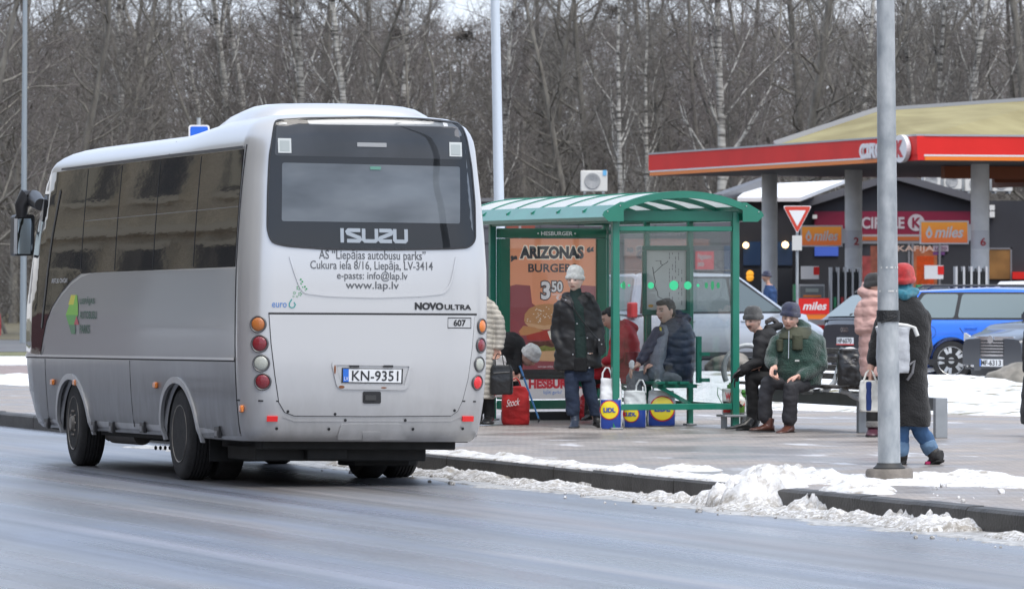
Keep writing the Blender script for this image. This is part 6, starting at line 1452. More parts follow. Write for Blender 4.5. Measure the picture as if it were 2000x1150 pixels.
# dark saloon, nose to us
sa, sab, q = car('saloon_car', 'dark grey car with a wide chrome grille at the right edge', 'car', CG(1937, 88.5)+Vector((1.90, 1.45, 0)), (-.79, -.61), sgrey, L=4.8, Wd=1.86, H=1.48, wheelbase=2.74, belt=.94, hood=.92, nose=.68, roof=(-.46, -.30, .06, .20))
fe = q['fe']
panel(rounded([(-.40, .74), (.40, .74), (.52, .62), (.30, .44), (-.30, .44), (-.52, .62)], .06) if False else rounded([(-.48, .74), (.48, .74), (.40, .52), (.28, .43), (-.28, .43), (-.40, .52)], .05), fe, .02, .03, chrome, 'grille', sa, (.1, .06))
for k in range(5): z = .46+.048*k; w_ = .27+.038*k; panel([(-w_, z), (w_, z), (w_+.03, z+.03), (-w_-.03, z+.03)], fe, .024, 0, ctrim, 'grille_slot', sa, (.1, .1))
panel(disc(0, .69, .065, 20), fe, .034, .01, chrome, 'badge', sa, (1, 1))
panel([(-.26, .27), (.26, .27), (.26, .385), (-.26, .385)], fe, .04, .02, platew, 'number_plate', sa, (.1, .1)); panel([(-.26, .27), (-.225, .27), (-.225, .385), (-.26, .385)], lambda x, z, off=0: fe(-x, z, off), .043, 0, blueeu, 'plate_band', sa, (1, 1))
vs_, fs_ = text2d('MF-6313', (-.215, .285, .24, .37), .012); m = MB(); m.add([fe(-x, z, .044) for x, z in vs_], fs_); m.build('lettering', textblack, sa)
panel([(-.55, .12), (.55, .12), (.60, .24), (-.60, .24)], fe, .02, .02, ctrim, 'lower_grille', sa, (.1, .1))
for s in (-1, 1):
    panel(rounded([(s*.58, .62), (s*.62, .74), (s*.88, .80), (s*.90, .66)], .04), fe, .02, .04, M('headlamp_glass', (.55, .56, .57), .1, coat=1), 'headlamp', sa, (.08, .06))
    panel(disc(s*.72, .30, .05, 14), fe, .02, .02, M('fog_glass', (.8, .8, .75), .2), 'fog_lamp', sa, (.1, .1)); panel([(s*.6, .22), (s*.85, .22), (s*.85, .36), (s*.6, .36)], fe, .012, 0, ctrim, 'fog_recess', sa, (.1, .1))
# oncoming white van, only mirrored in the bus flank, and a red car far left
wv_, wvb, q = car('van', 'white van with its headlights on, coming the other way past the bus', 'van', W(26.5, -7.4, ZR), (SN, -CS), M('van_white', (.70, .71, .73), .35, coat=.5), L=5.2, Wd=1.95, H=2.15, wheelbase=3.1, wr=.34, belt=1.25, hood=1.2, nose=.9, tail=1.2, roof=(-.49, -.48, .16, .33), group=None)
for s in (-1, 1): panel(disc(s*.70, .80, .12, 16), q['fe'], .03, .03, M('headlight_on', (1, .78, .5), .3, emit=14), 'headlight', wv_, (.2, .2))
rc, rcb, q = car('red_car', 'red car at the far left edge on the side street', 'car', CG(-172, 140, .07), (-.97, .2), M('car_red', (.5, .02, .02), .3, coat=.6), L=4.2, H=1.48, group=None, roof=(-.46, -.36, .10, .27))
o = CG(2012, 105, .10); w2, _, q = car('white_car', 'white car whose roof shows above the blue estate car', 'car', o, (-.98, .15), M('car_white', (.62, .63, .65), .3, coat=.6), L=4.5, H=1.62, group=None)
# ================================================================== people
def mat_cloth(name, col, col2=None, rough=.85, bump=.35, bs=18, sheen=0, coat=0):
    return M(name, col, rough, var=.22 if not col2 else 0, col2=col2, vs=7, bump=bump, bs=bs, sheen=sheen, coat=coat, detail=5)
skin_m, t, b, ln = nodemat('skin'); at = nn(t, 'ShaderNodeAttribute', attribute_name='Col'); ln(at.outputs['Color'], b.inputs['Base Color']); b.inputs['Roughness'].default_value = .5
b.inputs['Subsurface Weight'].default_value = .08; b.inputs['Subsurface Radius'].default_value = (.02, .008, .004)
def knit(name, col, sc=70):
    m, t, b, ln = nodemat(name); b.inputs['Base Color'].default_value = tuple(col)+(1,); b.inputs['Roughness'].default_value = .95; b.inputs['Sheen Weight'].default_value = .3
    tc = nn(t, 'ShaderNodeTexCoord'); wv = nn(t, 'ShaderNodeTexWave', Scale=sc, Distortion=.6); wv.bands_direction = 'X'; ln(tc.outputs['Object'], wv.inputs['Vector'])
    bp = nn(t, 'ShaderNodeBump', Strength=.8, Distance=.006); ln(wv.outputs['Fac'], bp.inputs['Height']); ln(bp.outputs[0], b.inputs['Normal'])
    n = nn(t, 'ShaderNodeTexNoise', Scale=30, Detail=3); ln(tc.outputs['Object'], n.inputs['Vector']); r = ramp(t, [(.3, tuple(c*.75 for c in col)), (.7, tuple(min(1, c*1.2) for c in col))]); ln(n.outputs['Fac'], r.inputs[0]); ln(r.outputs[0], b.inputs['Base Color']); return m
def remeshed(m_, name, mat, parent, voxel=.011, it=4, fold=0., fs_=9., quilt=None, zone=None, colfn=None):
    me = m_.mesh(name); o = bpy.data.objects.new(name, me); COL.objects.link(o)
    bm = bmesh.new(); bm.from_mesh(me); bmesh.ops.recalc_face_normals(bm, faces=bm.faces[:]); bm.to_mesh(me); bm.free()
    r = o.modifiers.new('r', 'REMESH'); r.mode = 'VOXEL'; r.voxel_size = voxel; r.adaptivity = 0
    s = o.modifiers.new('s', 'SMOOTH'); s.factor = .5; s.iterations = it
    bpy.context.view_layer.update(); new = bpy.data.meshes.new_from_object(o.evaluated_get(bpy.context.evaluated_depsgraph_get()))
    bpy.data.objects.remove(o); bpy.data.meshes.remove(me); new.name = name; n = len(new.vertices)
    if (fold or quilt) and n:
        co = np.empty(n*3, dtype=np.float64); new.vertices.foreach_get('co', co); co = co.reshape(-1, 3); no = np.empty(n*3); new.vertices.foreach_get('normal', no) if False else None
        nrm = np.array([tuple(v.normal) for v in new.vertices]); d = np.zeros(n)
        if fold:
            sx = random.random()*20
            for i in range(n):
                p = co[i]; d[i] += fold*(.75*noise.fractal(Vector((p[0]*fs_*.8+sx, p[1]*fs_*.8, p[2]*fs_*1.3+p[0]*3)), 1.1, 2., 2)-.35*abs(noise.noise(Vector((p[0]*9+sx, p[1]*9, p[2]*16+p[0]*7)))))
        if quilt:
            pitch, amp = quilt; ph = co[:, 2]/pitch+.12*np.sin(co[:, 0]*14+co[:, 1]*9); d += amp*(np.abs(np.sin(np.pi*ph))**.6-.6)
        co += nrm*d[:, None]; new.vertices.foreach_set('co', co.ravel())
    new.materials.clear(); new.materials.append(mat); new.shade_smooth()
    if colfn:
        ca = new.color_attributes.new('Col', 'FLOAT_COLOR', 'POINT'); arr = np.ones((n, 4), dtype=np.float32)
        for i, v in enumerate(new.vertices): arr[i, :3] = colfn(v.co)
        ca.data.foreach_set('color', arr.ravel())
    return link(name, new, parent)
class Fig:
    """a person set up from measured joints: x, z from the photo's scale at that distance, y = depth (+ is away)"""
    def __init__(s, label, px0, pyf, sc, group=None, z=ZS, skin=(.62, .40, .31)):
        s.px0, s.pyf, s.s = px0, pyf, sc; Y = F/sc; s.root = thing('person', label, 'person', Vector(((px0-HX)/sc, Y, z)), 0, group)
        s.dz = (CAMZ-z)-(pyf-HY)/sc; s.skin = skin; s.heads = []; s.body = MB()
    def V(s, px, py, dy=0): 
        k = 1/s.s; f = 1+dy*s.s/F
        X = (px-HX)*k*f; Z = CAMZ-(py-HY)*k*f; r = s.root.location
        return Vector((X-r.x, dy, Z-r.z))
    def limb(s, m_, pts, seg=12):
        P = [s.V(p[0], p[1], p[2]) for p in pts]; rs = [p[3]/s.s for p in pts]
        Q, Rr = [], []
        for i in range(len(P)-1):
            for k in range(4): Q.append(P[i].lerp(P[i+1], k/4)); u = k/4; Rr.append(rs[i]*(1-u)+rs[i+1]*u)
        Q.append(P[-1]); Rr.append(rs[-1]); m_.tube(Q, Rr, seg); m_.ball(P[0], rs[0], 10); m_.ball(P[-1], rs[-1], 10)
        for p, r in zip(P[1:-1], rs[1:-1]): m_.ball(p, r*.98, 10)
        return m_
    def torso(s, m_, secs, seg=28):
        """secs: (x left, x right, y, depth centre, half depth in m)"""
        vs = []; n = len(secs)
        for (a, b_, y, dy, hd) in secs:
            c = s.V((a+b_)/2, y, dy); rx = (b_-a)/2/s.s
            for k in range(seg):
                q = 2*math.pi*k/seg; e = .85
                vs.append(c+Vector((math.copysign(abs(math.cos(q))**e, math.cos(q))*rx, math.copysign(abs(math.sin(q))**e, math.sin(q))*hd, 0)))
        fs = [(i*seg+k, i*seg+(k+1) % seg, (i+1)*seg+(k+1) % seg, (i+1)*seg+k) for i in range(n-1) for k in range(seg)]+[tuple(range(seg-1, -1, -1)), tuple((n-1)*seg+k for k in range(seg))]
        return m_.add(vs, fs)
    def head(s, px, py, dy, yaw=0, pitch=0, roll=0, k=1., hair=None, brow=(.06, .04, .03), stache=None, ruddy=.0):
        c = s.V(px, py, dy); T = Matrix.Translation(c) @ Matrix.Rotation(yaw, 4, 'Z') @ Matrix.Rotation(roll, 4, 'Y') @ Matrix.Rotation(pitch, 4, 'X') @ Matrix.Scale(k, 4)
        vs = []; NU, NV = 40, 30
        for j in range(NV+1):
            ph = math.pi*j/NV
            for i in range(NU):
                th = 2*math.pi*i/NU; x, y, z = math.sin(ph)*math.sin(th), -math.sin(ph)*math.cos(th), math.cos(ph)
                X, Y_, Z = x*.076, y*.095, z*.117
                if Z < 0: q = (-Z/.117); X *= 1-.30*q**1.6; Y_ *= (1-.10*q**2) if y < 0 else (1-.42*q**1.3)
                if y < 0:
                    Y_ -= .024*math.exp(-(X/.010)**2-((Z+.022)/.018)**2)+.012*math.exp(-(X/.008)**2-((Z-.004)/.022)**2)   # nose
                    Y_ -= .006*math.exp(-(X/.040)**2-((Z-.034)/.010)**2)                                                        # brow
                    Y_ += .012*(math.exp(-((abs(X)-.031)/.014)**2-((Z-.012)/.012)**2))                                          # sockets
                    Y_ -= .007*math.exp(-(X/.020)**2-((Z+.055)/.008)**2)-.004*math.exp(-(X/.02)**2-((Z+.070)/.006)**2)         # lips
                    Y_ -= .010*math.exp(-(X/.020)**2-((Z+.095)/.014)**2)                                                        # chin
                    Y_ -= .006*math.exp(-((abs(X)-.042)/.018)**2-((Z+.018)/.016)**2)                                            # cheeks
                vs.append((X, Y_, Z))
        fs = [(j*NU+i, j*NU+(i+1) % NU, (j+1)*NU+(i+1) % NU, (j+1)*NU+i) for j in range(NV) for i in range(NU)]
        s.body.add(vs, fs, T)
        for e in (-1, 1): s.body.ball((e*.076, .008, -.002), (.010, .020, .032), 10, T)
        s.heads.append((T.inverted(), brow, stache, ruddy)); s.HT = T; return T
    def hand(s, wrist, d, nrm, side, curl=.5, k=1.):
        """palm, four unequal fingers that curl towards nrm, thumb leaving the side of the palm"""
        d = Vector(d).normalized(); nrm = (Vector(nrm)-d*Vector(nrm).dot(d)).normalized(); lat = d.cross(nrm).normalized()*side; m_ = s.body; w = Vector(wrist)
        for i in range(4):
            o_ = lat*(-.027+.018*i)*k; m_.tube([w+o_*.55, w+d*.045*k+o_*.95, w+d*.088*k+o_], [.0125*k, .0135*k, .0115*k], 8)
            l = (.062, .074, .070, .055)[i]*k; P = [w+d*.082*k+o_]; dd = d.copy(); a = curl
            for j, f_ in enumerate((.44, .31, .25)):
                dd = (dd*math.cos(a)+nrm*math.sin(a)); P.append(P[-1]+dd*l*f_); n2 = (nrm*math.cos(a)-d*math.sin(a)); a = curl*(.9 if j == 0 else .7); dd = dd.normalized()
            m_.tube(P, [.0100*k, .0094*k, .0088*k, .0076*k], 8); m_.ball(P[-1], .0078*k, 8)
        P = [w+d*.022*k-lat*.022*k, w+d*.048*k-lat*.040*k+nrm*.010*k, w+d*.072*k-lat*.044*k+nrm*.022*k, w+d*.090*k-lat*.036*k+nrm*.030*k]
        m_.tube(P, [.014*k, .012*k, .0105*k, .0085*k], 8); m_.ball(P[-1], .0088*k, 8)
    def finish(s):
        sk = Vector(s.skin); heads = s.heads
        def col(co):
            for Ti, brow, st, rd in heads:
                p = Ti @ co
                if abs(p.x) < .1 and abs(p.y) < .13 and abs(p.z) < .13:
                    c = sk.copy(); ax = abs(p.x)
                    if p.y < -.04:
                        c = c.lerp(Vector((.50, .17, .12)), (.28+rd)*math.exp(-((ax-.042)/.02)**2-((p.z+.02)/.022)**2)+(.25+rd)*math.exp(-(ax/.013)**2-((p.z+.026)/.015)**2))
                        if ax < .026 and abs(p.z+.058) < .007: c = Vector((.42, .13, .11))
                        if ax < .024 and abs(p.z+.0575) < .0028: c = Vector((.12, .04, .035))
                        if abs(ax-.031) < .014 and abs(p.z-.010) < .0062: c = Vector((.30, .24, .21)) if abs(ax-.031) > .006 else Vector((.05, .04, .035))
                        if .012 < ax < .047 and abs(p.z-.031+.12*max(0, ax-.03)) < .0058: c = c.lerp(Vector(brow), .75)
                        if .5 and abs(ax-.031) < .017 and -.006 < p.z-.010+.008 < -.0: c = c*.8
                        if st and ax < .033 and -.050 < p.z < -.034: c = Vector(st)
                        c = c.lerp(c*.72, math.exp(-((p.z+.078)/.006)**2)*(1 if ax < .02 else 0))
                    return tuple(c)
            q = noise.noise(co*30); c = sk*(1+.12*q); c = c.lerp(Vector((.50, .19, .15)), .25); return tuple(c)
        return remeshed(s.body, 'body', skin_m, s.root, .0065, 1, colfn=col)
def beanie(fig, T, mat, name='knitted_hat', h=.115, brim=.03, tall=1., tip=0, low=.02, r=.094, tilt=0, fold=True):
    m_ = MB(); T2 = T @ Matrix.Translation((0, .006, low)) @ Matrix.Rotation(R(-8+tilt), 4, 'X'); sy = 1.12
    prof = [(r*.93, -.012), (r+.006, -.010), (r+.010, .005), (r+.010, brim-.004), (r+.004, brim+.004), (r*.985, brim+.012)] if fold else [(r*.93, -.012), (r, -.010), (r+.002, .01), (r, brim)]
    for q in np.linspace(.12, 1, 9): prof.append((max(.002, r*math.cos(q*math.pi/2)**.62), brim+.012+(h-brim)*math.sin(q*math.pi/2)*tall))
    m_.lathe(prof, 40, T2, sy=sy)
    o = m_.build(name, mat, fig.root, smooth=60)
    for v in o.data.vertices: v.co += Vector((noise.noise(v.co*22), noise.noise(v.co*22+Vector((5, 0, 0))), noise.noise(v.co*18+Vector((0, 9, 0)))))*.006
    return o
def hair(fig, T, mat, shells, name='hair'):
    m_ = MB()
    for c, r in shells: m_.ball(c, r, 16, T)
    return remeshed(m_, name, mat, fig.root, .008, 1, fold=.006, fs_=30)
def shoe(fig, heel, toe, w_px, mat, h_px=12, sole=M('sole_black', (.02, .018, .017), .7), ankle=None, name='shoe', heelh=0):
    """heel and toe points (px, py, dy) at the ground line"""
    a, b_ = fig.V(*heel), fig.V(*toe); d = b_-a; l = d.length; w_ = w_px/fig.s; h = h_px/fig.s; m_ = MB(); up = Vector((0, 0, 1)); lat = d.cross(up).normalized()
    secs = [(-.04, .55, .95), (.05, .85, 1.0), (.25, .9, 1.05), (.42, .92, .85), (.60, 1.0, .62), (.80, .98, .48), (.93, .75, .40), (1.0, .35, .26)]
    vs = []; S_ = 12
    for t_, ww, hh in secs:
        for k in range(S_):
            q = 2*math.pi*k/S_; y = math.sin(q); vs.append(a+d*t_+lat*math.cos(q)*w_/2*ww+up*(h*hh*(.5+.5*y)+heelh*(1-min(1, t_*1.6))*.9))
    fs = [(i*S_+k, i*S_+(k+1) % S_, (i+1)*S_+(k+1) % S_, (i+1)*S_+k) for i in range(len(secs)-1) for k in range(S_)]+[tuple(range(S_-1, -1, -1)), tuple((len(secs)-1)*S_+k for k in range(S_))]
    m_.add(vs, fs)
    if ankle: c = fig.V(*ankle[:3]); m_.tube([a+d*.18+up*h*.5, c], [w_*.46, ankle[3]/fig.s], 14)
    o = remeshed(m_, name, mat, fig.root, .008, 3, fold=.003, fs_=25)
    q = MB(); th = .014+heelh*.3; n_ = 10
    P = [(a+d*t_+lat*w_/2*(ww+.04)*sg) for sg in (1, -1) for t_, ww in (secs_ if sg > 0 else secs_[::-1])] if False else None
    pts = [(t_, ww) for t_, ww, _ in secs]; ring = [a+d*t_+lat*(w_/2*(ww+.03)) for t_, ww in pts]+[a+d*t_-lat*(w_/2*(ww+.03)) for t_, ww in pts[::-1]]
    k = len(ring); q.add([p+up*.0 for p in ring]+[p+up*th for p in ring], [tuple(range(k)), tuple(range(2*k-1, k-1, -1))]+[(i, (i+1) % k, k+(i+1) % k, k+i) for i in range(k)])
    if heelh: c = a+d*.08; q.box(c+up*(heelh*.5), (w_*.7, w_*.7, heelh))
    q.build('sole', sole, o); return o
leather_b = M('black_leather', (.02, .02, .021), .32, bump=.2, bs=30); leather_n = M('navy_leather', (.035, .045, .07), .35, bump=.2, bs=30); leather_br = M('brown_leather', (.085, .032, .022), .35, var=.25, vs=9, bump=.2, bs=30)
jeans_d = mat_cloth('dark_jeans', (.022, .034, .065), bump=.2, bs=60); jeans_b = mat_cloth('blue_jeans', (.055, .13, .27), bump=.2, bs=60)

# ---- woman in the open black coat
f = Fig('standing woman in an open black coat and pale knitted hat before the poster', 1140, 836, 182.7, skin=(.78, .56, .46))
T = f.head(1123, 549, -.02, yaw=R(-20), pitch=R(0), brow=(.20, .13, .09)); f.torso(f.body, [(1112, 1150, 736, 0, .06), (1104, 1152, 690, 0, .09), (1104, 1148, 650, 0, .10), (1098, 1153, 600, 0, .11), (1112, 1140, 580, 0, .07)])
f.limb(f.body, [(1125, 585, 0, 9), (1124, 560, 0, 9)]); f.limb(f.body, [(1096, 598, 0, 8), (1088, 645, .03, 7), (1102, 668, -.04, 5)]); f.limb(f.body, [(1156, 598, 0, 8), (1168, 645, .03, 7), (1158, 668, -.04, 5)])
for k, x in ((1, 1104), (-1, 1156)): f.hand(f.V(x, 668, -.05), (.2*k, -.2, -1), (0, -1, 0), k, .5)
for hx, kx, ax_, dy in ((1114, 1114, 1120, -.03), (1146, 1152, 1163, .07)): f.limb(f.body, [(hx, 735, 0, 8), (kx, 775, dy, 7), (ax_, 820, dy, 5)])
f.finish()
m = MB(); f.torso(m, [(1102, 1131, 728, -.02, .10), (1103, 1131, 765, -.02, .09), (1105, 1133, 800, -.02, .075), (1107, 1132, 812, -.02, .07)][::-1]); f.torso(m, [(1131, 1160, 728, .04, .10), (1139, 1166, 770, .06, .085), (1150, 1174, 800, .07, .07), (1152, 1176, 812, .07, .07)][::-1]); f.torso(m, [(1106, 1158, 744, 0, .09), (1103, 1160, 728, 0, .11), (1100, 1162, 700, 0, .12)])
remeshed(m, 'jeans', jeans_d, f.root, .010, 3, fold=.010, fs_=12)
coatb = mat_cloth('black_coat', (.014, .014, .015), rough=.6, bump=.3, bs=14)
m = MB(); f.torso(m, [(1088, 1128, 724, .02, .15), (1082, 1177, 716, .03, .175), (1083, 1175, 690, .02, .17), (1088, 1168, 655, .01, .155), (1090, 1166, 620, .01, .15), (1089, 1163, 598, .01, .14), (1098, 1155, 584, .01, .115), (1110, 1146, 576, .01, .09)])
f.limb(m, [(1096, 598, .0, 14), (1086, 645, .03, 12.5), (1093, 676, -.06, 12)]); f.limb(m, [(1156, 598, 0, 14), (1169, 642, .03, 13), (1170, 672, -.05, 12)])
f.limb(m, [(1104, 583, -.03, 8), (1118, 592, -.10, 6)]); f.limb(m, [(1150, 582, 0, 9), (1142, 592, -.09, 7)]); f.limb(m, [(1104, 580, .06, 9), (1148, 580, .07, 9)])
remeshed(m, 'coat', coatb, f.root, .011, 3, fold=.020, fs_=8, quilt=(.15, .004))
swe = mat_cloth('green_black_sweater', (.012, .030, .026), bump=.4, bs=70)
m = MB(); f.torso(m, [(1124, 1146, 700, -.13, .05), (1122, 1146, 680, -.13, .055), (1122, 1143, 640, -.12, .055), (1117, 1142, 600, -.085, .06), (1113, 1137, 585, -.03, .075), (1113, 1136, 570, -.01, .065), (1114, 1135, 563, -.01, .06)]); remeshed(m, 'turtleneck', swe, f.root, .009, 2, fold=.006, fs_=14)
m = MB(); f.torso(m, [(1120, 1147, 725, -.13, .045), (1122, 1147, 698, -.135, .05)]); remeshed(m, 'skirt_hem', mat_cloth('black_skirt', (.01, .01, .011)), f.root, .009, 1)
for q in ([(1098, 584, -.04, 4), (1111, 590, -.115, 4.2), (1118, 597, -.13, 3)], [(1144, 574, -.03, 4.2), (1157, 580, -.07, 4.5), (1160, 588, -.10, 3.5)]): m = MB(); f.limb(m, q); remeshed(m, 'fur_collar', mat_cloth('fur_trim', (.05, .045, .045), (.13, .12, .12), bump=.9, bs=90), f.root, .007, 1, fold=.008, fs_=40)
beanie(f, T, knit('pale_knit', (.84, .86, .80)), h=.135, tall=1.05, low=.022, r=.092)
btn = M('button_metal', (.55, .55, .55), .3, metal=.8)
for x, y in ((1127, 632), (1122, 662), (1119, 692), (1147, 660), (1149, 690), (1105, 586), (1151, 718)): m = MB(); p = f.V(x, y, -.175 if y > 600 else -.15); m.ball(p, (.009, .006, .009), 8); m.build('button', btn, f.root)
shoe(f, (1124, 835, -.02), (1119, 838, -.24), 19, leather_n, 15, ankle=(1122, 806, -.02, 9.5), name='ankle_boot', heelh=.03)
shoe(f, (1164, 830, .09), (1180, 836, -.08), 18, leather_b, 15, ankle=(1164, 800, .07, 10), name='ankle_boot', heelh=.04)
w1 = f
sb_ = thing('shoulder_bag', 'small black shoulder bag at the hip of the woman in the black coat', 'bag', f.root.location+f.V(1176, 676, -.12))
o_ = f.root.location
def rel(fig, o): return lambda px, py, dy=0: fig.V(px, py, dy)+fig.root.location-o.location
v_ = rel(f, sb_)
m = MB(); m.tube([v_(1116, 590, -.15), v_(1122, 605, -.185), v_(1140, 630, -.20), v_(1160, 655, -.20), v_(1172, 668, -.15)], .008, 6); m.build('strap', leather_b, sb_)
m = MB(); P = [v_(1167, 662, -.13), v_(1178, 658, -.13), v_(1185, 684, -.13), (v_(1176, 696, -.13)), v_(1169, 692, -.13)]; m.prism([(p.x, p.z) for p in P], -.05, .05, Matrix(((1, 0, 0, 0), (0, 0, -1, 0), (0, 1, 0, 0), (0, 0, 0, 1)))); m.build('bag_body', leather_b, sb_, bevel=.012, bseg=2, smooth=50)
m = MB(); m.ball(v_(1170, 664, -.19), .012, 8); m.ball(v_(1175, 672, -.19), .008, 8); m.build('buckle', btn, sb_)

# ---- beige puffer, half hidden by the bus
f = Fig('person in a beige quilted coat half hidden behind the bus corner', 950, 831, 180)
T = f.head(925, 548, .0, yaw=R(30)); f.torso(f.body, [(915, 955, 740, 0, .10), (912, 955, 600, 0, .11), (920, 940, 580, 0, .07)]); f.limb(f.body, [(928, 585, 0, 9), (926, 560, 0, 9)])
f.limb(f.body, [(960, 600, 0, 8), (972, 640, .0, 7), (970, 678, -.04, 5)]); f.limb(f.body, [(905, 600, 0, 8), (898, 650, .0, 7), (900, 690, -.04, 5)])
f.hand(f.V(970, 680, -.04), (.05, -.1, -1), (-.3, -1, 0), 1, .9, 1.05); f.hand(f.V(900, 692, -.04), (0, -.1, -1), (0, -1, 0), -1, .5)
f.limb(f.body, [(930, 730, 0, 12), (930, 775, 0, 9), (932, 815, 0, 5)]); f.limb(f.body, [(950, 730, 0, 12), (955, 775, 0, 9), (957, 815, 0, 5)]); f.finish()
m = MB(); f.torso(m, [(908, 966, 778, 0, .16), (905, 968, 740, 0, .17), (906, 966, 690, 0, .16), (904, 966, 640, 0, .16), (903, 966, 605, 0, .15), (908, 962, 588, 0, .13), (918, 948, 577, 0, .09)])
f.limb(m, [(958, 600, 0, 13), (973, 628, 0, 13.5), (976, 655, -.02, 12), (974, 676, -.04, 10)]); f.limb(m, [(908, 600, 0, 13), (899, 650, 0, 12), (900, 686, -.04, 10)])
remeshed(m, 'quilted_coat', mat_cloth('beige_puffer', (.44, .41, .36), rough=.55, bump=.3, bs=12), f.root, .010, 2, fold=.008, fs_=10, quilt=(.055, .010))
beanie(f, T, knit('grey_knit_b', (.2, .2, .2)))
m = MB(); f.limb(m, [(930, 765, 0, 14), (932, 810, 0, 11)]); f.limb(m, [(953, 765, .0, 13), (957, 810, 0, 11)]); f.limb(m, [(966, 770, .12, 10), (970, 812, .12, 9)]) if False else None; remeshed(m, 'trousers', mat_cloth('black_trousers', (.012, .012, .013)), f.root, .010, 2, fold=.008)
shoe(f, (956, 826, .04), (950, 829, -.20), 22, leather_b, 17, ankle=(956, 790, .02, 11), name='boot'); shoe(f, (934, 826, .04), (928, 829, -.18), 22, leather_b, 17, ankle=(933, 795, .02, 11), name='boot')

# ---- bent person in black with a white hat, on a blue crutch
f = Fig('person in black with a white hat bending down over a red bag beside the bus', 992, 824, 176)
T = f.head(1034, 696, -.16, yaw=R(60), pitch=R(48), k=.98); f.torso(f.body, [(975, 1005, 760, .1, .09), (978, 1018, 700, .05, .10), (990, 1015, 670, .0, .09)]); f.limb(f.body, [(1010, 680, -.05, 9), (1030, 690, -.14, 8)])
f.limb(f.body, [(1012, 690, -.12, 8), (1010, 715, -.18, 6.5), (1010, 727, -.22, 5)]); f.limb(f.body, [(998, 690, -.05, 8), (996, 715, -.14, 6.5), (1003, 727, -.22, 5)])
f.hand(f.V(1011, 727, -.22), (0, -.1, -1), (-.6, -.8, 0), 1, 1.0, .92); f.hand(f.V(1003, 725, -.22), (.1, -.1, -1), (.6, -.8, 0), -1, 1.0, .92)
f.limb(f.body, [(985, 735, .1, 9), (992, 775, .0, 7), (988, 820, .08, 5)]); f.limb(f.body, [(1000, 735, .1, 9), (1006, 775, .0, 7), (1002, 820, .08, 5)]); f.finish()
m = MB(); f.torso(m, [(974, 1006, 742, .10, .14), (974, 1017, 725, .08, .16), (974, 1024, 700, .03, .18), (976, 1027, 678, .0, .18), (980, 1023, 662, .0, .15), (984, 1012, 651, .02, .11), (990, 1004, 647, .02, .06)])
f.limb(m, [(1013, 680, -.08, 13), (1012, 705, -.16, 10), (1010, 726, -.21, 8)]); f.limb(m, [(990, 690, -.04, 12), (995, 715, -.14, 10), (1000, 728, -.20, 8)])
remeshed(m, 'coat', mat_cloth('matt_black_coat', (.009, .009, .010), rough=.95, bump=.4, bs=25), f.root, .010, 4, fold=.016, fs_=8)
m = MB(); f.limb(m, [(985, 735, .1, 14), (992, 775, .02, 11), (988, 818, .08, 9)]); f.limb(m, [(1000, 735, .1, 14), (1006, 775, .02, 11), (1002, 818, .08, 9)]); remeshed(m, 'trousers', MATS['black_trousers'], f.root, .010, 2, fold=.008)
shoe(f, (990, 825, .10), (990, 827, -.10), 18, leather_b, 13, ankle=(989, 812, .08, 9)); shoe(f, (1003, 825, .10), (1006, 827, -.10), 18, leather_b, 13, ankle=(1002, 812, .08, 9))
beanie(f, T, knit('white_knit', (.80, .79, .75)), h=.12, low=.015, r=.098)
cr_ = thing('crutch', 'light blue walking crutch leaning from the bent person to the pavement', 'crutch', f.root.location+f.V(1053, 821, -.2)); v_ = rel(f, cr_)
m = MB(); m.tube([v_(1052, 817, -.2), v_(1034, 768, -.22), v_(1015, 714, -.26)], [.010, .011, .012], 8); m.build('tube', M('crutch_blue', (.10, .28, .58), .35, metal=.3), cr_, smooth=50)
m = MB(); m.tube([v_(1054, 822, -.2), v_(1051, 820, -.2)], [.024, .014], 10); m.build('rubber_tip', plastic, cr_, smooth=50)
m = MB(); m.tube([v_(1012, 738, -.26), v_(1024, 735, -.24)], .014, 8); m.build('handle', plastic, cr_)

# ---- woman in red, seated in the shelter, head bowed
f = Fig('woman in a red coat with dark tied hair sitting bowed on the shelter bench', 1200, 829, 178.5, skin=(.62, .40, .31))
T = f.head(1192, 622, -.05, yaw=R(-78), pitch=R(24), brow=(.02, .015, .012)); f.torso(f.body, [(1196, 1240, 735, .05, .13), (1200, 1240, 690, .03, .12), (1200, 1236, 655, .0, .12)]); f.limb(f.body, [(1212, 655, 0, 10), (1200, 634, -.03, 8)])
f.limb(f.body, [(1205, 668, -.12, 8), (1208, 700, -.2, 7), (1178, 712, -.2, 5)]); f.hand(f.V(1176, 713, -.2), (-1, -.1, -.1), (0, .1, -1), 1, .5)
f.limb(f.body, [(1205, 668, .18, 8), (1205, 700, .2, 7), (1178, 712, .05, 5)]); f.hand(f.V(1176, 713, .04), (-1, -.1, -.1), (0, .1, -1), -1, .5)
for dy in (-.08, .10): f.limb(f.body, [(1230, 732, dy, 13), (1158, 735, dy, 9), (1150, 812, dy, 5)])
f.finish()
redc = mat_cloth('red_coat', (.42, .012, .022), rough=.7, bump=.3, bs=14)
m = MB(); f.torso(m, [(1186, 1247, 745, .04, .19), (1184, 1249, 715, .04, .20), (1188, 1250, 690, .03, .20), (1190, 1249, 668, .02, .20), (1192, 1244, 650, .02, .19), (1198, 1236, 636, .02, .15), (1202, 1226, 626, .02, .10)])
f.limb(m, [(1208, 662, -.14, 13), (1206, 698, -.2, 12), (1182, 707, -.2, 9)]); f.limb(m, [(1206, 662, .16, 13), (1204, 698, .2, 12), (1182, 707, .06, 9)])
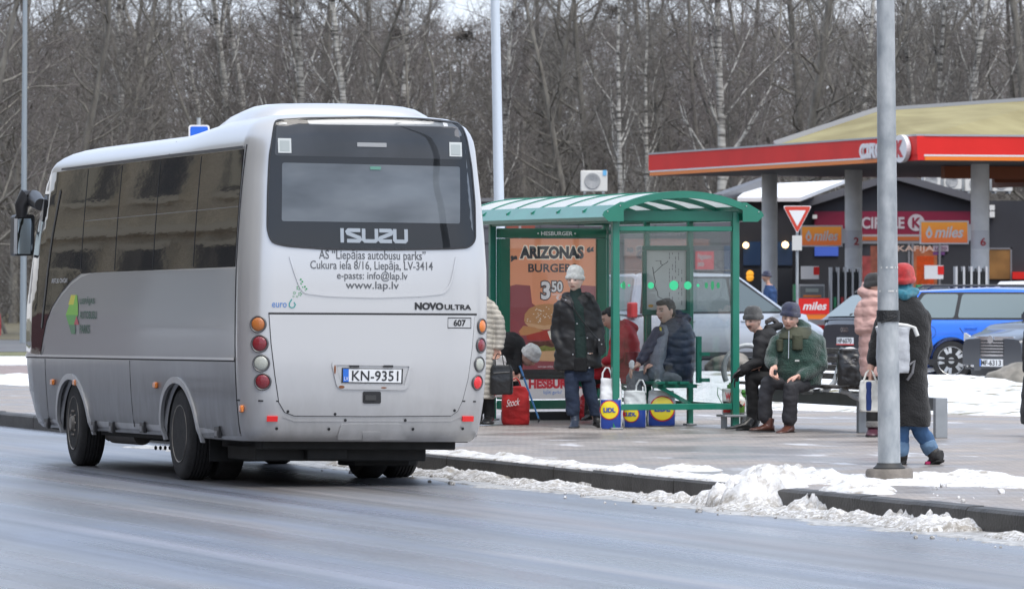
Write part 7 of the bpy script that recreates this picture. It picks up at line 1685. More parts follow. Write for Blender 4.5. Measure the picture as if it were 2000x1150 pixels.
f.limb(m, [(1232, 735, -.08, 16), (1166, 728, -.10, 15)]); f.limb(m, [(1232, 735, .10, 16), (1168, 728, .12, 15)]); f.limb(m, [(1168, 722, .0, 12), (1172, 745, 0, 14)]); f.limb(m, [(1222, 630, .02, 9), (1240, 640, .03, 9)])
remeshed(m, 'red_coat', redc, f.root, .011, 3, fold=.016, fs_=9)
m = MB(); f.limb(m, [(1170, 738, -.08, 12), (1156, 738, -.08, 11), (1148, 808, -.06, 8)]); f.limb(m, [(1172, 738, .10, 12), (1160, 738, .10, 11), (1154, 808, .12, 8)]); remeshed(m, 'leggings', MATS['black_trousers'], f.root, .010, 2, fold=.006)
shoe(f, (1156, 818, -.06), (1136, 821, -.1), 19, leather_b, 14, ankle=(1149, 800, -.06, 9), name='boot'); shoe(f, (1162, 818, .12), (1142, 821, .1), 19, leather_b, 14, ankle=(1155, 800, .12, 9), name='boot')
hm = M('dark_hair', (.012, .009, .008), .45, bump=.5, bs=90, stretch=(1, 1, .2)); hair(f, T, hm, (((0, .022, .030), (.083, .090, .098)), ((0, .10, .045), (.040, .035, .040)), ((0, .04, -.01), (.082, .070, .080)), ((0, -.045, .085), (.06, .035, .03))))
m = MB(); f.torso(m, [(1219, 1249, 711, -.10, .12), (1219, 1250, 686, -.10, .12)]); remeshed(m, 'dark_red_pouch', mat_cloth('dark_red', (.22, .008, .018), rough=.45), f.root, .009, 2, fold=.004)

# ---- man in the navy jacket
f = Fig('heavy dark haired man in an open navy padded jacket sitting behind the shelter glass', 1290, 829, 180, skin=(.66, .43, .34))
T = f.head(1300, 608, -.05, yaw=R(-50), pitch=R(4), k=1.13, brow=(.015, .01, .008)); f.torso(f.body, [(1275, 1345, 735, .02, .17), (1272, 1345, 690, .02, .17), (1282, 1335, 650, .02, .14)]); f.limb(f.body, [(1312, 650, 0, 14), (1305, 622, -.02, 12)])
f.limb(f.body, [(1285, 655, -.15, 9), (1258, 692, -.24, 7.5), (1246, 712, -.27, 6)]); f.hand(f.V(1247, 713, -.27), (-.8, -.3, -.4), (.2, -.2, -1), 1, .8, 1.15)
f.limb(f.body, [(1338, 655, .1, 9), (1335, 705, -.05, 7.5), (1276, 712, -.2, 6)]); f.hand(f.V(1280, 712, -.2), (-1, -.3, -.1), (.1, -.2, -1), -1, .8, 1.15)
for dy in (-.15, .10): f.limb(f.body, [(1320, 738, dy+.02, 14), (1238, 738, dy, 10), (1240, 815, dy, 6)])
f.finish()
navy = mat_cloth('navy_padded', (.014, .024, .052), rough=.45, bump=.35, bs=14)
m = MB(); f.torso(m, [(1286, 1352, 747, .05, .22), (1280, 1357, 725, .04, .24), (1279, 1359, 695, .04, .24), (1280, 1358, 668, .04, .23), (1284, 1354, 645, .04, .21), (1290, 1346, 630, .03, .16), (1300, 1334, 620, .03, .11)])
f.limb(m, [(1286, 650, -.14, 14), (1264, 685, -.22, 12.5), (1252, 704, -.26, 10)]); f.limb(m, [(1341, 655, .02, 18), (1338, 702, -.08, 17), (1292, 712, -.18, 12)])
f.limb(m, [(1320, 622, .06, 11), (1340, 622, .08, 12)]); f.limb(m, [(1305, 618, .05, 8), (1325, 612, .08, 9)])
remeshed(m, 'padded_jacket', navy, f.root, .011, 2, fold=.014, fs_=9, quilt=(.085, .008))
m = MB(); f.torso(m, [(1258, 1300, 742, -.08, .17), (1258, 1300, 720, -.1, .18), (1260, 1304, 690, -.1, .17), (1266, 1306, 665, -.09, .15), (1280, 1312, 645, -.05, .12), (1290, 1314, 634, -.03, .09)]); remeshed(m, 'grey_sweater', mat_cloth('grey_melange', (.17, .19, .23), bump=.4, bs=60), f.root, .010, 2, fold=.010, fs_=12)
m = MB(); f.limb(m, [(1318, 738, -.13, 17), (1240, 738, -.15, 15), (1243, 800, -.14, 11), (1242, 815, -.13, 11)]); f.limb(m, [(1318, 738, .10, 17), (1236, 740, .08, 15), (1240, 800, .1, 11), (1240, 815, .1, 11)]); remeshed(m, 'grey_trousers', mat_cloth('grey_trousers', (.15, .165, .19)), f.root, .010, 2, fold=.012, fs_=11)
shoe(f, (1246, 824, -.12), (1222, 828, -.2), 20, leather_b, 13, ankle=(1243, 812, -.12, 10)); shoe(f, (1244, 822, .1), (1220, 826, .02), 20, leather_b, 13, ankle=(1241, 812, .1, 10))
hair(f, T, hm, (((0, .018, .034), (.084, .092, .096)), ((0, -.05, .083), (.062, .045, .032)), ((.0, .04, -.01), (.080, .065, .070))))
m = MB(); P = f.V(1234, 712, -.33); m.ball(P, (.035, .03, .055), 10); remeshed(m, 'paper_tissue', M('tissue_white', (.75, .76, .78), .8), f.root, .008, 1, fold=.008, fs_=30)
m = MB(); p = f.V(1290, 643, -.20); m.box(p, (.02, .01, .045), rz=.2); m.build('yellow_zip_tab', M('tab_yellow', (.75, .60, .05), .5), f.root)

# ---- man with the grey hat and moustache
f = Fig('old man with a moustache, grey knitted hat and black jacket sitting on the street bench', 1470, 838, 186, skin=(.68, .45, .36))
T = f.head(1471, 627, -.02, yaw=R(-42), pitch=R(10), brow=(.12, .11, .10), stache=(.06, .05, .045), ruddy=.12); f.torso(f.body, [(1480, 1530, 735, .05, .14), (1478, 1520, 690, .03, .13), (1478, 1512, 660, .02, .12)]); f.limb(f.body, [(1488, 662, .02, 11), (1478, 640, 0, 9)])
f.limb(f.body, [(1483, 675, -.14, 8), (1482, 712, -.16, 7), (1448, 725, -.2, 5)]); f.limb(f.body, [(1500, 675, .15, 8), (1490, 712, .1, 7), (1446, 728, -.08, 5)])
for dy in (-.10, .12): f.limb(f.body, [(1530, 738, dy, 13), (1466, 738, dy, 9), (1468, 815, dy, 5)])
f.finish()
blk_j = mat_cloth('black_jacket', (.013, .013, .015), rough=.8, bump=.35, bs=14)
m = MB(); f.torso(m, [(1484, 1535, 742, .05, .19), (1478, 1535, 718, .04, .20), (1474, 1532, 690, .03, .20), (1471, 1526, 668, .02, .19), (1472, 1520, 652, .02, .17), (1476, 1510, 642, .02, .12)])
f.limb(m, [(1484, 668, -.14, 13), (1480, 706, -.17, 12), (1452, 720, -.2, 10)]); f.limb(m, [(1500, 665, .16, 13), (1488, 712, .1, 12), (1450, 724, -.06, 10)]); f.limb(m, [(1500, 640, .06, 9), (1522, 636, .1, 8)])
remeshed(m, 'jacket', blk_j, f.root, .011, 2, fold=.018, fs_=9)
m = MB(); f.limb(m, [(1498, 628, .05, 5), (1508, 622, .08, 5), (1520, 632, .1, 5)]); remeshed(m, 'fur_collar', MATS['fur_trim'], f.root, .007, 1, fold=.010, fs_=40)
m = MB(); f.limb(m, [(1528, 738, -.1, 15), (1466, 737, -.12, 13), (1470, 790, -.10, 11), (1468, 822, -.08, 11)]); f.limb(m, [(1528, 738, .12, 15), (1468, 738, .1, 13), (1474, 790, .12, 11), (1474, 822, .14, 11)]); remeshed(m, 'trousers', MATS['black_trousers'], f.root, .010, 2, fold=.010, fs_=10)
body0 = f.body; f.body = MB(); f.hand(f.V(1447, 722, -.2), (-.75, -.2, -.6), (.3, -.3, -1), 1, .35, 1.12); f.hand(f.V(1446, 728, -.08), (-.6, -.2, -.8), (.3, -.3, -1), -1, .35, 1.12); f.limb(f.body, [(1454, 720, -.2, 8), (1446, 724, -.2, 7)]); f.limb(f.body, [(1454, 724, -.08, 8), (1446, 730, -.08, 7)])
remeshed(f.body, 'gloves', leather_b, f.root, .008, 1)
shoe(f, (1464, 836, -.16), (1417, 838, -.2), 20, leather_b, 12, ankle=(1466, 820, -.1, 10)); shoe(f, (1478, 838, .10), (1438, 842, -.02), 20, leather_b, 13, ankle=(1474, 822, .12, 10))
beanie(f, T, knit('charcoal_knit', (.055, .057, .06)), h=.125, tall=1.0, low=.026, r=.094)

# ---- man in the green fleece
f = Fig('man in a dark green fleece jacket and navy knitted hat sitting on the street bench', 1530, 843, 188, skin=(.66, .43, .34))
T = f.head(1543, 623, -.08, yaw=R(-14), pitch=R(6), roll=R(6), k=1.03, brow=(.10, .09, .08), ruddy=.15); f.torso(f.body, [(1530, 1590, 740, .03, .15), (1525, 1595, 690, .02, .15), (1528, 1590, 660, .02, .13)]); f.limb(f.body, [(1555, 660, 0, 13), (1547, 638, -.05, 10)])
f.limb(f.body, [(1520, 668, -.05, 9), (1508, 708, -.12, 8), (1513, 720, -.25, 6)]); f.hand(f.V(1510, 718, -.25), (-.1, -.45, -.8), (.6, -.5, .3), 1, .7, 1.15)
f.limb(f.body, [(1594, 668, .0, 9), (1600, 712, -.05, 8), (1560, 736, -.25, 6)]); f.hand(f.V(1560, 733, -.26), (-.9, -.3, -.35), (0, -.2, -1), -1, .35, 1.2)
for hx, kx, sx_, dy in ((1555, 1500, 1498, -.12), (1580, 1546, 1540, -.3)): f.limb(f.body, [(hx, 742, 0, 10), (kx, 750, dy, 7), (sx_, 815, dy, 5)])
f.finish()
fleece = mat_cloth('green_fleece', (.008, .042, .030), bump=.9, bs=70, sheen=.5); olivec = mat_cloth('olive_yoke', (.045, .050, .028), rough=.7, bump=.3, bs=40)
m = MB(); f.torso(m, [(1520, 1604, 752, .03, .20), (1508, 1608, 728, .02, .22), (1506, 1609, 700, .02, .22), (1506, 1610, 676, .02, .21), (1510, 1606, 660, .02, .20), (1520, 1594, 648, .02, .17), (1530, 1578, 638, .02, .13)])
f.limb(m, [(1516, 668, -.05, 15), (1506, 704, -.12, 14), (1508, 712, -.2, 11)]); f.limb(m, [(1596, 668, .0, 17), (1602, 712, -.06, 16), (1566, 734, -.22, 12)]); f.limb(m, [(1562, 632, .02, 10), (1575, 640, .04, 10)])
remeshed(m, 'fleece_jacket', fleece, f.root, .011, 3, fold=.014, fs_=9)
def patch(name, pts, dy, mat, th=.03):
    P = [f.V(x, y, dy) for x, y in pts]; m_ = MB(); m_.prism([(p.x, p.z) for p in P], 0, th, Matrix(((1, 0, 0, 0), (0, 0, -1, dy), (0, 1, 0, 0), (0, 0, 0, 1)))); return remeshed(m_, name, mat, f.root, .008, 4, fold=.004, fs_=14)
m = MB(); f.torso(m, [(1512, 1597, 662, .005, .205), (1516, 1594, 655, .01, .195), (1524, 1588, 646, .01, .17), (1530, 1580, 638, .01, .14)]); remeshed(m, 'olive_yoke', olivec, f.root, .009, 1, fold=.006)
m = MB(); f.torso(m, [(1517, 1529, 686, -.165, .05), (1516, 1530, 662, -.155, .055)]); remeshed(m, 'chest_pocket', olivec, f.root, .008, 1); m = MB(); f.torso(m, [(1547, 1568, 683, -.175, .05), (1547, 1568, 654, -.165, .055)]); remeshed(m, 'chest_pocket', olivec, f.root, .008, 1)
m = MB(); m.box(f.V(1557, 704, -.235), (.045, .012, .018)); m.build('pocket_label', M('label_pale', (.5, .52, .5), .6), f.root)
m = MB(); m.tube([f.V(1541, 646, -.17), f.V(1540, 700, -.215)], .005, 5); m.build('zip', btn, f.root)
chr_ = mat_cloth('charcoal_trousers', (.030, .030, .035), rough=.75, bump=.2, bs=40)
m = MB(); f.limb(m, [(1565, 742, .0, 18), (1500, 748, -.12, 15.5), (1494, 785, -.12, 14), (1495, 814, -.1, 14.5)]); f.limb(m, [(1582, 744, 0, 18), (1545, 756, -.3, 16), (1543, 790, -.28, 15), (1542, 818, -.25, 15.5)]); f.torso(m, [(1530, 1602, 757, .03, .19), (1530, 1602, 740, .03, .19)])
remeshed(m, 'trousers', chr_, f.root, .010, 3, fold=.012, fs_=10)
shoe(f, (1509, 843, -.08), (1464, 842, -.22), 21, leather_br, 16, ankle=(1502, 816, -.1, 11), name='ankle_shoe'); shoe(f, (1546, 845, -.18), (1520, 848, -.46), 22, leather_br, 17, ankle=(1541, 820, -.24, 11), name='ankle_shoe')
beanie(f, T, knit('navy_knit', (.014, .022, .075)), h=.125, tall=1.0, low=.034, r=.096)
m = MB(); m.box(f.V(1514, 727, -.36), (.035, .05, .06)); m.build('held_phone', plastic, f.root, bevel=.01)

# ---- woman in the pink puffer behind the post
f = Fig('woman in a long pink puffer coat mostly hidden by the near lamp post', 1705, 852, 194)
T = f.head(1710, 558, .02, yaw=R(60)); f.torso(f.body, [(1690, 1740, 730, 0, .12), (1690, 1740, 620, 0, .12)]); f.limb(f.body, [(1710, 600, 0, 11), (1710, 575, 0, 9)])
f.limb(f.body, [(1688, 605, 0, 9), (1682, 645, .0, 8), (1712, 640, -.15, 6)]); f.hand(f.V(1712, 640, -.15), (1, -.2, .2), (0, 1, 0), -1, .6); f.limb(f.body, [(1735, 605, 0, 9), (1740, 645, .0, 8), (1725, 655, -.15, 6)]); f.hand(f.V(1725, 655, -.15), (-1, -.2, .2), (0, 1, 0), 1, .6)
for x in (1700, 1722): f.limb(f.body, [(x, 730, 0, 13), (x, 780, 0, 9), (x+2, 835, 0, 6)])
f.finish()
pinkm = mat_cloth('pink_puffer', (.50, .31, .275), rough=.5, bump=.15, bs=12)
m = MB(); f.torso(m, [(1681, 1742, 735, .0, .16), (1678, 1745, 700, 0, .17), (1677, 1746, 665, 0, .17), (1676, 1744, 640, 0, .16), (1674, 1742, 605, 0, .16), (1680, 1736, 588, 0, .15), (1690, 1730, 576, .02, .12)])
f.limb(m, [(1686, 604, -.02, 17), (1682, 642, -.05, 15), (1712, 636, -.17, 12)]); f.limb(m, [(1734, 604, 0, 16), (1740, 645, 0, 15), (1726, 652, -.1, 11)]); f.limb(m, [(1686, 570, .05, 12), (1700, 578, -.06, 12), (1724, 580, -.06, 12)]); f.limb(m, [(1690, 560, .08, 10), (1720, 562, .1, 10)])
remeshed(m, 'puffer_coat', pinkm, f.root, .010, 2, fold=.014, fs_=10, quilt=(.10, .009))
m = MB(); f.limb(m, [(1700, 725, 0, 15), (1701, 780, 0, 12), (1703, 825, 0, 11)]); f.limb(m, [(1722, 725, 0, 15), (1722, 780, 0, 12), (1724, 825, 0, 11)]); remeshed(m, 'trousers', MATS['black_trousers'], f.root, .010, 2, fold=.008)
plum = M('plum_boot', (.07, .022, .035), .4); shoe(f, (1706, 850, .05), (1702, 853, -.2), 25, plum, 18, ankle=(1706, 822, 0, 12), name='boot'); shoe(f, (1726, 850, .05), (1726, 853, -.18), 25, plum, 18, ankle=(1726, 822, 0, 12), name='boot')
m = MB(); f.torso(m, [(1691, 1718, 834, 0, .085), (1691, 1718, 822, 0, .085)]); remeshed(m, 'grey_cuff', knit('cuff_grey', (.2, .19, .18)), f.root, .009, 1)
beanie(f, T, knit('black_knit', (.012, .012, .012)), h=.12, low=.0, r=.098)

# ---- person with the red hat, seen from behind
f = Fig('person seen from behind in a long black coat and red knitted hat', 1780, 910, 229)
T = f.head(1765, 547, .03, yaw=R(168), k=1.0); f.torso(f.body, [(1735, 1795, 760, 0, .12), (1735, 1800, 650, 0, .12)]); f.limb(f.body, [(1766, 620, 0, 14), (1766, 570, .02, 11)])
f.limb(f.body, [(1728, 620, 0, 11), (1712, 675, 0, 9), (1700, 722, -.05, 7)]); f.hand(f.V(1700, 722, -.05), (-.05, 0, -1), (1, 0, 0), 1, .9, 1.05); f.limb(f.body, [(1804, 620, 0, 11), (1806, 680, .05, 9), (1792, 725, .2, 7)]); f.hand(f.V(1792, 725, .2), (-.2, .5, -1), (-1, 0, 0), -1, .6)
f.limb(f.body, [(1760, 790, 0, 15), (1760, 850, .0, 10), (1760, 885, .0, 7)]); f.limb(f.body, [(1785, 790, .0, 15), (1795, 840, .05, 11), (1818, 880, .12, 7)]); f.finish()
wool = mat_cloth('black_wool', (.011, .011, .012), rough=.95, bump=.6, bs=60, sheen=.15)
m = MB(); f.torso(m, [(1732, 1818, 832, .0, .20), (1732, 1820, 812, .0, .20), (1734, 1814, 770, .0, .19), (1730, 1810, 725, 0, .18), (1726, 1814, 680, 0, .18), (1722, 1818, 640, 0, .17), (1724, 1814, 612, 0, .16), (1736, 1800, 590, .0, .13), (1750, 1788, 576, .0, .10)])
f.limb(m, [(1728, 618, 0, 17), (1712, 670, 0, 16), (1706, 705, -.03, 14)]); f.limb(m, [(1803, 620, 0, 17), (1806, 675, .05, 16), (1796, 715, .15, 14)])
remeshed(m, 'long_coat', wool, f.root, .011, 4, fold=.016, fs_=6)
m = MB(); f.limb(m, [(1766, 562, .0, 17), (1768, 578, .0, 22)]); f.limb(m, [(1748, 572, -.05, 10), (1768, 578, -.10, 10), (1786, 570, -.04, 10)]); remeshed(m, 'scarf', knit('teal_knit', (.02, .20, .28), 40), f.root, .009, 2, fold=.014, fs_=16)
m = MB(); f.limb(m, [(1760, 800, 0, 20), (1761, 850, .0, 15), (1761, 876, .0, 13.5)]); f.limb(m, [(1785, 800, .0, 20), (1797, 840, .06, 17), (1815, 868, .10, 15)]); remeshed(m, 'jeans', jeans_b, f.root, .010, 2, fold=.012, fs_=12)
for q in ([(1812, 866, .09, 17), (1817, 876, .12, 16.5)], [(1761, 868, .0, 15.5), (1761, 880, 0, 15)]): m = MB(); f.limb(m, q); remeshed(m, 'turned_up_cuff', mat_cloth('cuff_denim', (.16, .27, .42), bump=.2, bs=60), f.root, .009, 1, fold=.004)
hb2 = M('hiking_boot', (.03, .028, .028), .6, bump=.4, bs=40)
bt = shoe(f, (1838, 901, .05), (1806, 916, .20), 26, hb2, 24, ankle=(1819, 880, .12, 14), name='hiking_boot'); shoe(f, (1762, 909, .0), (1758, 911, .24), 24, hb2, 24, ankle=(1761, 884, .0, 13), name='hiking_boot')
m = MB(); m.box(f.V(1812, 904, .08), (.05, .02, .03)); o = m.build('pink_stripe', M('boot_pink', (.42, .01, .10), .5), bt, bevel=.008)
beanie(f, T, knit('red_knit', (.55, .012, .015), 60), h=.14, tall=1.05, low=-.01, r=.098)
# rucksack and tote
rk = thing('rucksack', 'pale grey roll top rucksack on the back of the person in the red hat', 'bag', f.root.location+f.V(1750, 730, -.2)); v_ = rel(f, rk)
def boxbag(fig, root, name, q, dy, dep, mat, voxel=.010, fold=.008, taper=.9, par=None, top=None):
    x0, y0, x1, y1 = q; T_ = Fig.torso; m_ = MB(); vv = lambda px, py, d: fig.V(px, py, d)+fig.root.location-root.location
    secs = [(0, .93), (.06, 1.), (.5, 1.02), (.85, .97), (1., taper)]; vs = []; S_ = 24
    for t_, k in secs:
        c = vv((x0+x1)/2, y1+(y0-y1)*t_, dy); rx = (x1-x0)/2/fig.s*k; ry = dep*(.75+.35*math.sin(math.pi*min(1, t_+.15)) if top is None else 1-(1-top)*t_)
        for j in range(S_):
            a = 2*math.pi*j/S_; e = .45; vs.append(c+Vector((math.copysign(abs(math.cos(a))**e, math.cos(a))*rx, math.copysign(abs(math.sin(a))**e, math.sin(a))*ry, 0)))
    fs = [(i*S_+j, i*S_+(j+1) % S_, (i+1)*S_+(j+1) % S_, (i+1)*S_+j) for i in range(4) for j in range(S_)]+[tuple(range(S_-1, -1, -1)), tuple(4*S_+j for j in range(S_))]
    m_.add(vs, fs); return remeshed(m_, name, mat, par or root, voxel, 2, fold=fold, fs_=11)
greyw = mat_cloth('rucksack_grey', (.42, .44, .47), rough=.6, bump=.2, bs=40)
boxbag(f, rk, 'pack', (1712, 638, 1776, 728), -.245, .085, greyw, taper=1.12)
m = MB(); m.tube([v_(1712, 640, -.26), v_(1740, 632, -.28), v_(1772, 636, -.28), v_(1788, 640, -.26)], [.014, .018, .016, .010], 8); m.tube([v_(1786, 640, -.26), v_(1792, 656, -.26)], .018, 8); m.build('rolled_top', M('strap_pale', (.62, .62, .60), .6), rk, smooth=50)
m = MB(); m.tube([v_(1752, 640, -.32), v_(1750, 660, -.335), v_(1748, 690, -.33)], .006, 5); m.tube([v_(1776, 712, -.26), v_(1786, 704, -.24), v_(1782, 728, -.25), v_(1772, 742, -.24)], .012, 6); m.build('strap', M('strap_grey', (.14, .14, .15), .7), rk)
tt = thing('tote_bag', 'white canvas tote bag with a broad dark blue stripe beside the near lamp post', 'bag', f.root.location+f.V(1700, 806, -.06)); v_ = rel(f, tt)
boxbag(f, tt, 'bag', (1678, 742, 1722, 804), -.06, .06, mat_cloth('canvas_white', (.66, .65, .60), rough=.9, bump=.2, bs=80), fold=.005, taper=.88)
boxbag(f, tt, 'blue_stripe', (1690, 745, 1703, 802), -.075, .052, mat_cloth('canvas_blue', (.02, .045, .17), rough=.9), fold=.004, taper=.9)
m = MB(); 
for d in (-.10, -.02): m.tube([v_(1686, 746, d), v_(1692, 728, d+.01), v_(1700, 720, -.06), v_(1706, 730, d+.01), v_(1712, 746, d)], .009, 6)
m.build('handles', MATS['canvas_white'], tt)

# ---- small man by the pumps and the stroller at the right edge
f = Fig('man in a dark blue jacket walking at the filling station', 1502, 680, 82, z=.10, skin=(.5, .3, .22))
T = f.head(1497, 541, 0, yaw=R(-75), k=1.05); f.torso(f.body, [(1495, 1512, 610, 0, .12), (1494, 1513, 565, 0, .12), (1497, 1508, 555, 0, .08)]); f.limb(f.body, [(1502, 562, 0, 4.5), (1499, 548, 0, 4)]); f.limb(f.body, [(1505, 570, -.15, 4), (1507, 592, -.15, 3.5), (1500, 608, -.2, 2.5)]); f.hand(f.V(1500, 608, -.2), (-.3, 0, -1), (-1, 0, 0), 1, .6)
f.limb(f.body, [(1500, 610, 0, 6.5), (1498, 642, 0, 4.5), (1500, 673, 0, 3)]); f.limb(f.body, [(1507, 610, 0, 6.5), (1509, 642, 0, 4.5), (1512, 673, 0, 3)]); f.finish()
m = MB(); f.torso(m, [(1491, 1517, 617, 0, .17), (1489, 1518, 590, 0, .18), (1491, 1518, 568, 0, .17), (1494, 1512, 557, 0, .12)]); f.limb(m, [(1506, 570, -.14, 6), (1508, 592, -.15, 5.5), (1501, 604, -.2, 4.5)]); remeshed(m, 'jacket', mat_cloth('blue_jacket', (.02, .055, .15)), f.root, .014, 2, fold=.012)
m = MB(); f.limb(m, [(1499, 612, 0, 7.5), (1498, 642, 0, 6), (1500, 672, 0, 5)]); f.limb(m, [(1508, 612, 0, 7.5), (1509, 642, 0, 6), (1512, 672, 0, 5)]); remeshed(m, 'trousers', MATS['black_trousers'], f.root, .014, 2)
shoe(f, (1502, 677, 0), (1492, 679, -.05), 9, leather_b, 6); shoe(f, (1514, 677, 0), (1505, 679, -.05), 9, leather_b, 6); beanie(f, T, MATS['navy_knit'], low=.02)
f = Fig('person in a dark coat entering at the right edge behind the boulder', 2040, 855, 194)
T = f.head(2040, 555, 0, yaw=R(-80)); f.torso(f.body, [(2020, 2060, 740, 0, .12), (2018, 2062, 610, 0, .12)]); f.limb(f.body, [(2040, 600, 0, 10), (2040, 570, 0, 9)])
for x in (2025, 2055): f.limb(f.body, [(x, 740, 0, 12), (x, 790, 0, 9), (x, 838, 0, 6)])
f.finish(); m = MB(); f.torso(m, [(1994, 2085, 828, 0, .2), (1992, 2086, 800, 0, .2), (2004, 2078, 700, 0, .17), (2010, 2070, 610, 0, .15), (2026, 2056, 585, 0, .1)]); f.limb(m, [(2016, 615, -.1, 14), (2008, 670, -.1, 12), (2006, 720, -.15, 10)]); remeshed(m, 'long_coat', wool, f.root, .012, 3, fold=.014)
shoe(f, (2040, 852, 0), (2012, 855, -.05), 20, leather_b, 14); shoe(f, (2070, 852, .1), (2045, 855, .1), 20, leather_b, 14); beanie(f, T, MATS['black_knit'])

# ================================================================== bags
f = Fig.__new__(Fig)
def anchor(px, py, s):
    a = Fig.__new__(Fig); a.px0, a.pyf, a.s = px, py, s; return a
def bag(name, label, q, s, dep, mat, group=None, z=ZS, lift=0, **kw):
    x0, y0, x1, y1 = q; root = thing(name, label, 'bag', Vector((((x0+x1)/2-HX)/s, F/s, CAMZ-(y1-HY)/s)), 0, group)
    a = anchor((x0+x1)/2, y1, s); a.root = root; boxbag(a, root, 'bag', q, 0, dep, mat, **kw); a.px = lambda *p: a.V(*p); return root, a
def flat_on(root, a, pts, dy, mat, name, th=.004):
    P = [a.V(x, y, dy) for x, y in pts]; m_ = MB(); m_.prism([(p.x, p.z) for p in P], 0, th, Matrix(((1, 0, 0, 0), (0, 0, -1, dy), (0, 1, 0, 0), (0, 0, 0, 1)))); return m_.build(name, mat, root)
def bend(o, a, q, dep, e=.45, taper=.9):
    """lay a flat print on the bulging front of its bag"""
    x0, y0, x1, y1 = q; c0 = a.V((x0+x1)/2, y1, 0); h = (y1-y0)/a.s
    for v in o.data.vertices:
        t_ = min(1, max(0, (v.co.z-c0.z)/h)); k = float(np.interp(t_, [0, .06, .5, .85, 1], [.93, 1, 1.02, .97, taper])); rx = (x1-x0)/2/a.s*k; ry = dep*(.75+.35*math.sin(math.pi*min(1, t_+.15)))
        u = min(.985, abs(v.co.x-c0.x)/rx); v.co.y += -ry*(1-u**(2/e))**(e/2)+.012
bagw = M('bag_plastic_white', (.76, .77, .78), .35, bump=.25, bs=14, coat=.3); by = M('bag_yellow', (.85, .68, .02), .35, coat=.3); bb = M('bag_blue', (.012, .055, .33), .35, coat=.3); br_ = M('bag_red', (.62, .02, .03), .35, coat=.3)
def sub(poly, n=6):
    P = []
    for i in range(len(poly)): a, b_ = poly[i], poly[(i+1) % len(poly)]; P += [(a[0]+(b_[0]-a[0])*k/n, a[1]+(b_[1]-a[1])*k/n) for k in range(n)]
    return P
def gridprint(root, a, x0, y0, x1, y1, dy, mat, name, q, dep, shape=None, nx=14, ny=14):
    vs, fs = [], []
    if shape:                                       # ellipse fan
        cx, cy, rx, ry = shape; vs.append(a.V(cx, cy, dy)); N = 28
        for r_ in (.33, .66, 1.):
            for k in range(N): an = 2*math.pi*k/N; vs.append(a.V(cx+rx*r_*math.cos(an), cy+ry*r_*math.sin(an), dy))
        fs = [(0, 1+(k+1) % N, 1+k) for k in range(N)]+[(1+r_*N+k, 1+r_*N+(k+1) % N, 1+(r_+1)*N+(k+1) % N, 1+(r_+1)*N+k) for r_ in (0, 1) for k in range(N)]
    else:
        for j in range(ny+1):
            for i in range(nx+1): vs.append(a.V(x0+(x1-x0)*i/nx, y0+(y1-y0)*j/ny, dy))
        fs = [(j*(nx+1)+i, j*(nx+1)+i+1, (j+1)*(nx+1)+i+1, (j+1)*(nx+1)+i) for j in range(ny) for i in range(nx)]
    m_ = MB(); m_.add(vs, fs); o = m_.build(name, mat, root); bend(o, a, q, dep); o.data.shade_smooth(); return o
def lidl(label, q, s, dep, cx, cy, r, text=True, handle=None, wave=0):
    root, a = bag('shopping_bag', label, q, s, dep, bagw, 'blue and yellow supermarket bags in the shelter', fold=.012)
    x0, y0, x1, y1 = q
    gridprint(root, a, x0+1.5, y0+(y1-y0)*.42, x1-1.5, y1-1.5, -.020, bb, 'blue_print', q, dep)
    gridprint(root, a, 0, 0, 0, 0, -.024, br_, 'red_ring', q, dep, shape=(cx, cy, r, r)); gridprint(root, a, 0, 0, 0, 0, -.028, by, 'yellow_disc', q, dep, shape=(cx, cy, r*.90, r*.90))
    if text:
        vs, fs = text2d('LIDL', (0, 0, 1, 1), .05); m_ = MB(); m_.add([a.V(cx-r*.62+x*r*1.24, cy+r*.24-y*r*.48, -.033) for x, y in vs], fs); o = m_.build('lettering', bb, root); bend(o, a, q, dep)
    m_ = MB(); hx = handle or (x0+x1)/2
    for d in (-.04, .03): m_.tube([a.V(hx-10, y0+5, d), a.V(hx-9, y0-10, d), a.V(hx-3, y0-20, d), a.V(hx+3, y0-20, d), a.V(hx+8, y0-8, d), a.V(hx+9, y0+5, d)], .010, 6)
    m_.build('handle', bagw, root, smooth=60)
    return root
lidl('white, blue and yellow supermarket bag at the front post, left of the three', (1172, 738, 1214, 838), 184.6, .10, 1190, 800, 19, handle=1186)
lidl('supermarket bag standing between its two neighbours, right behind the front post', (1218, 762, 1262, 835), 182.7, .12, 1232, 808, 16, handle=1252)
lidl('fullest supermarket bag with a large yellow disc, right of the three', (1265, 762, 1319, 832), 180.8, .14, 1293, 797, 25, handle=1285)
redb = mat_cloth('red_fabric', (.48, .018, .02), rough=.7, bump=.2, bs=40)
rt_, a = bag('red_bag', 'bright red carrier bag with white script on the pavement beside the bus', (980, 754, 1034, 829), 178.8, .10, redb, fold=.010, taper=.72)
vs, fs = text2d('Stock', (0, 0, 1, 1), .0, .3); m = MB(); m.add([a.V(989+x*26, 794-y*14-x*4, -.0) for x, y in vs], fs); o = m.build('lettering', whitep, rt_); bend(o, a, (980, 754, 1034, 829), .10)
for v in o.data.vertices: v.co.y -= .03
m = MB(); m.tube([a.V(995, 756, -.04), a.V(1000, 742, -.05), a.V(1008, 738, -.05), a.V(1014, 744, -.05), a.V(1018, 756, -.04)], .008, 6); m.build('handle', redb, rt_)
rt_, a = bag('red_plastic_bag', 'crumpled red plastic bag under the shelter bench behind the standing woman', (1130, 768, 1156, 820), 173.1, .09, M('red_plastic', (.55, .02, .03), .3, coat=.4, bump=.4, bs=20), fold=.018, taper=.35)
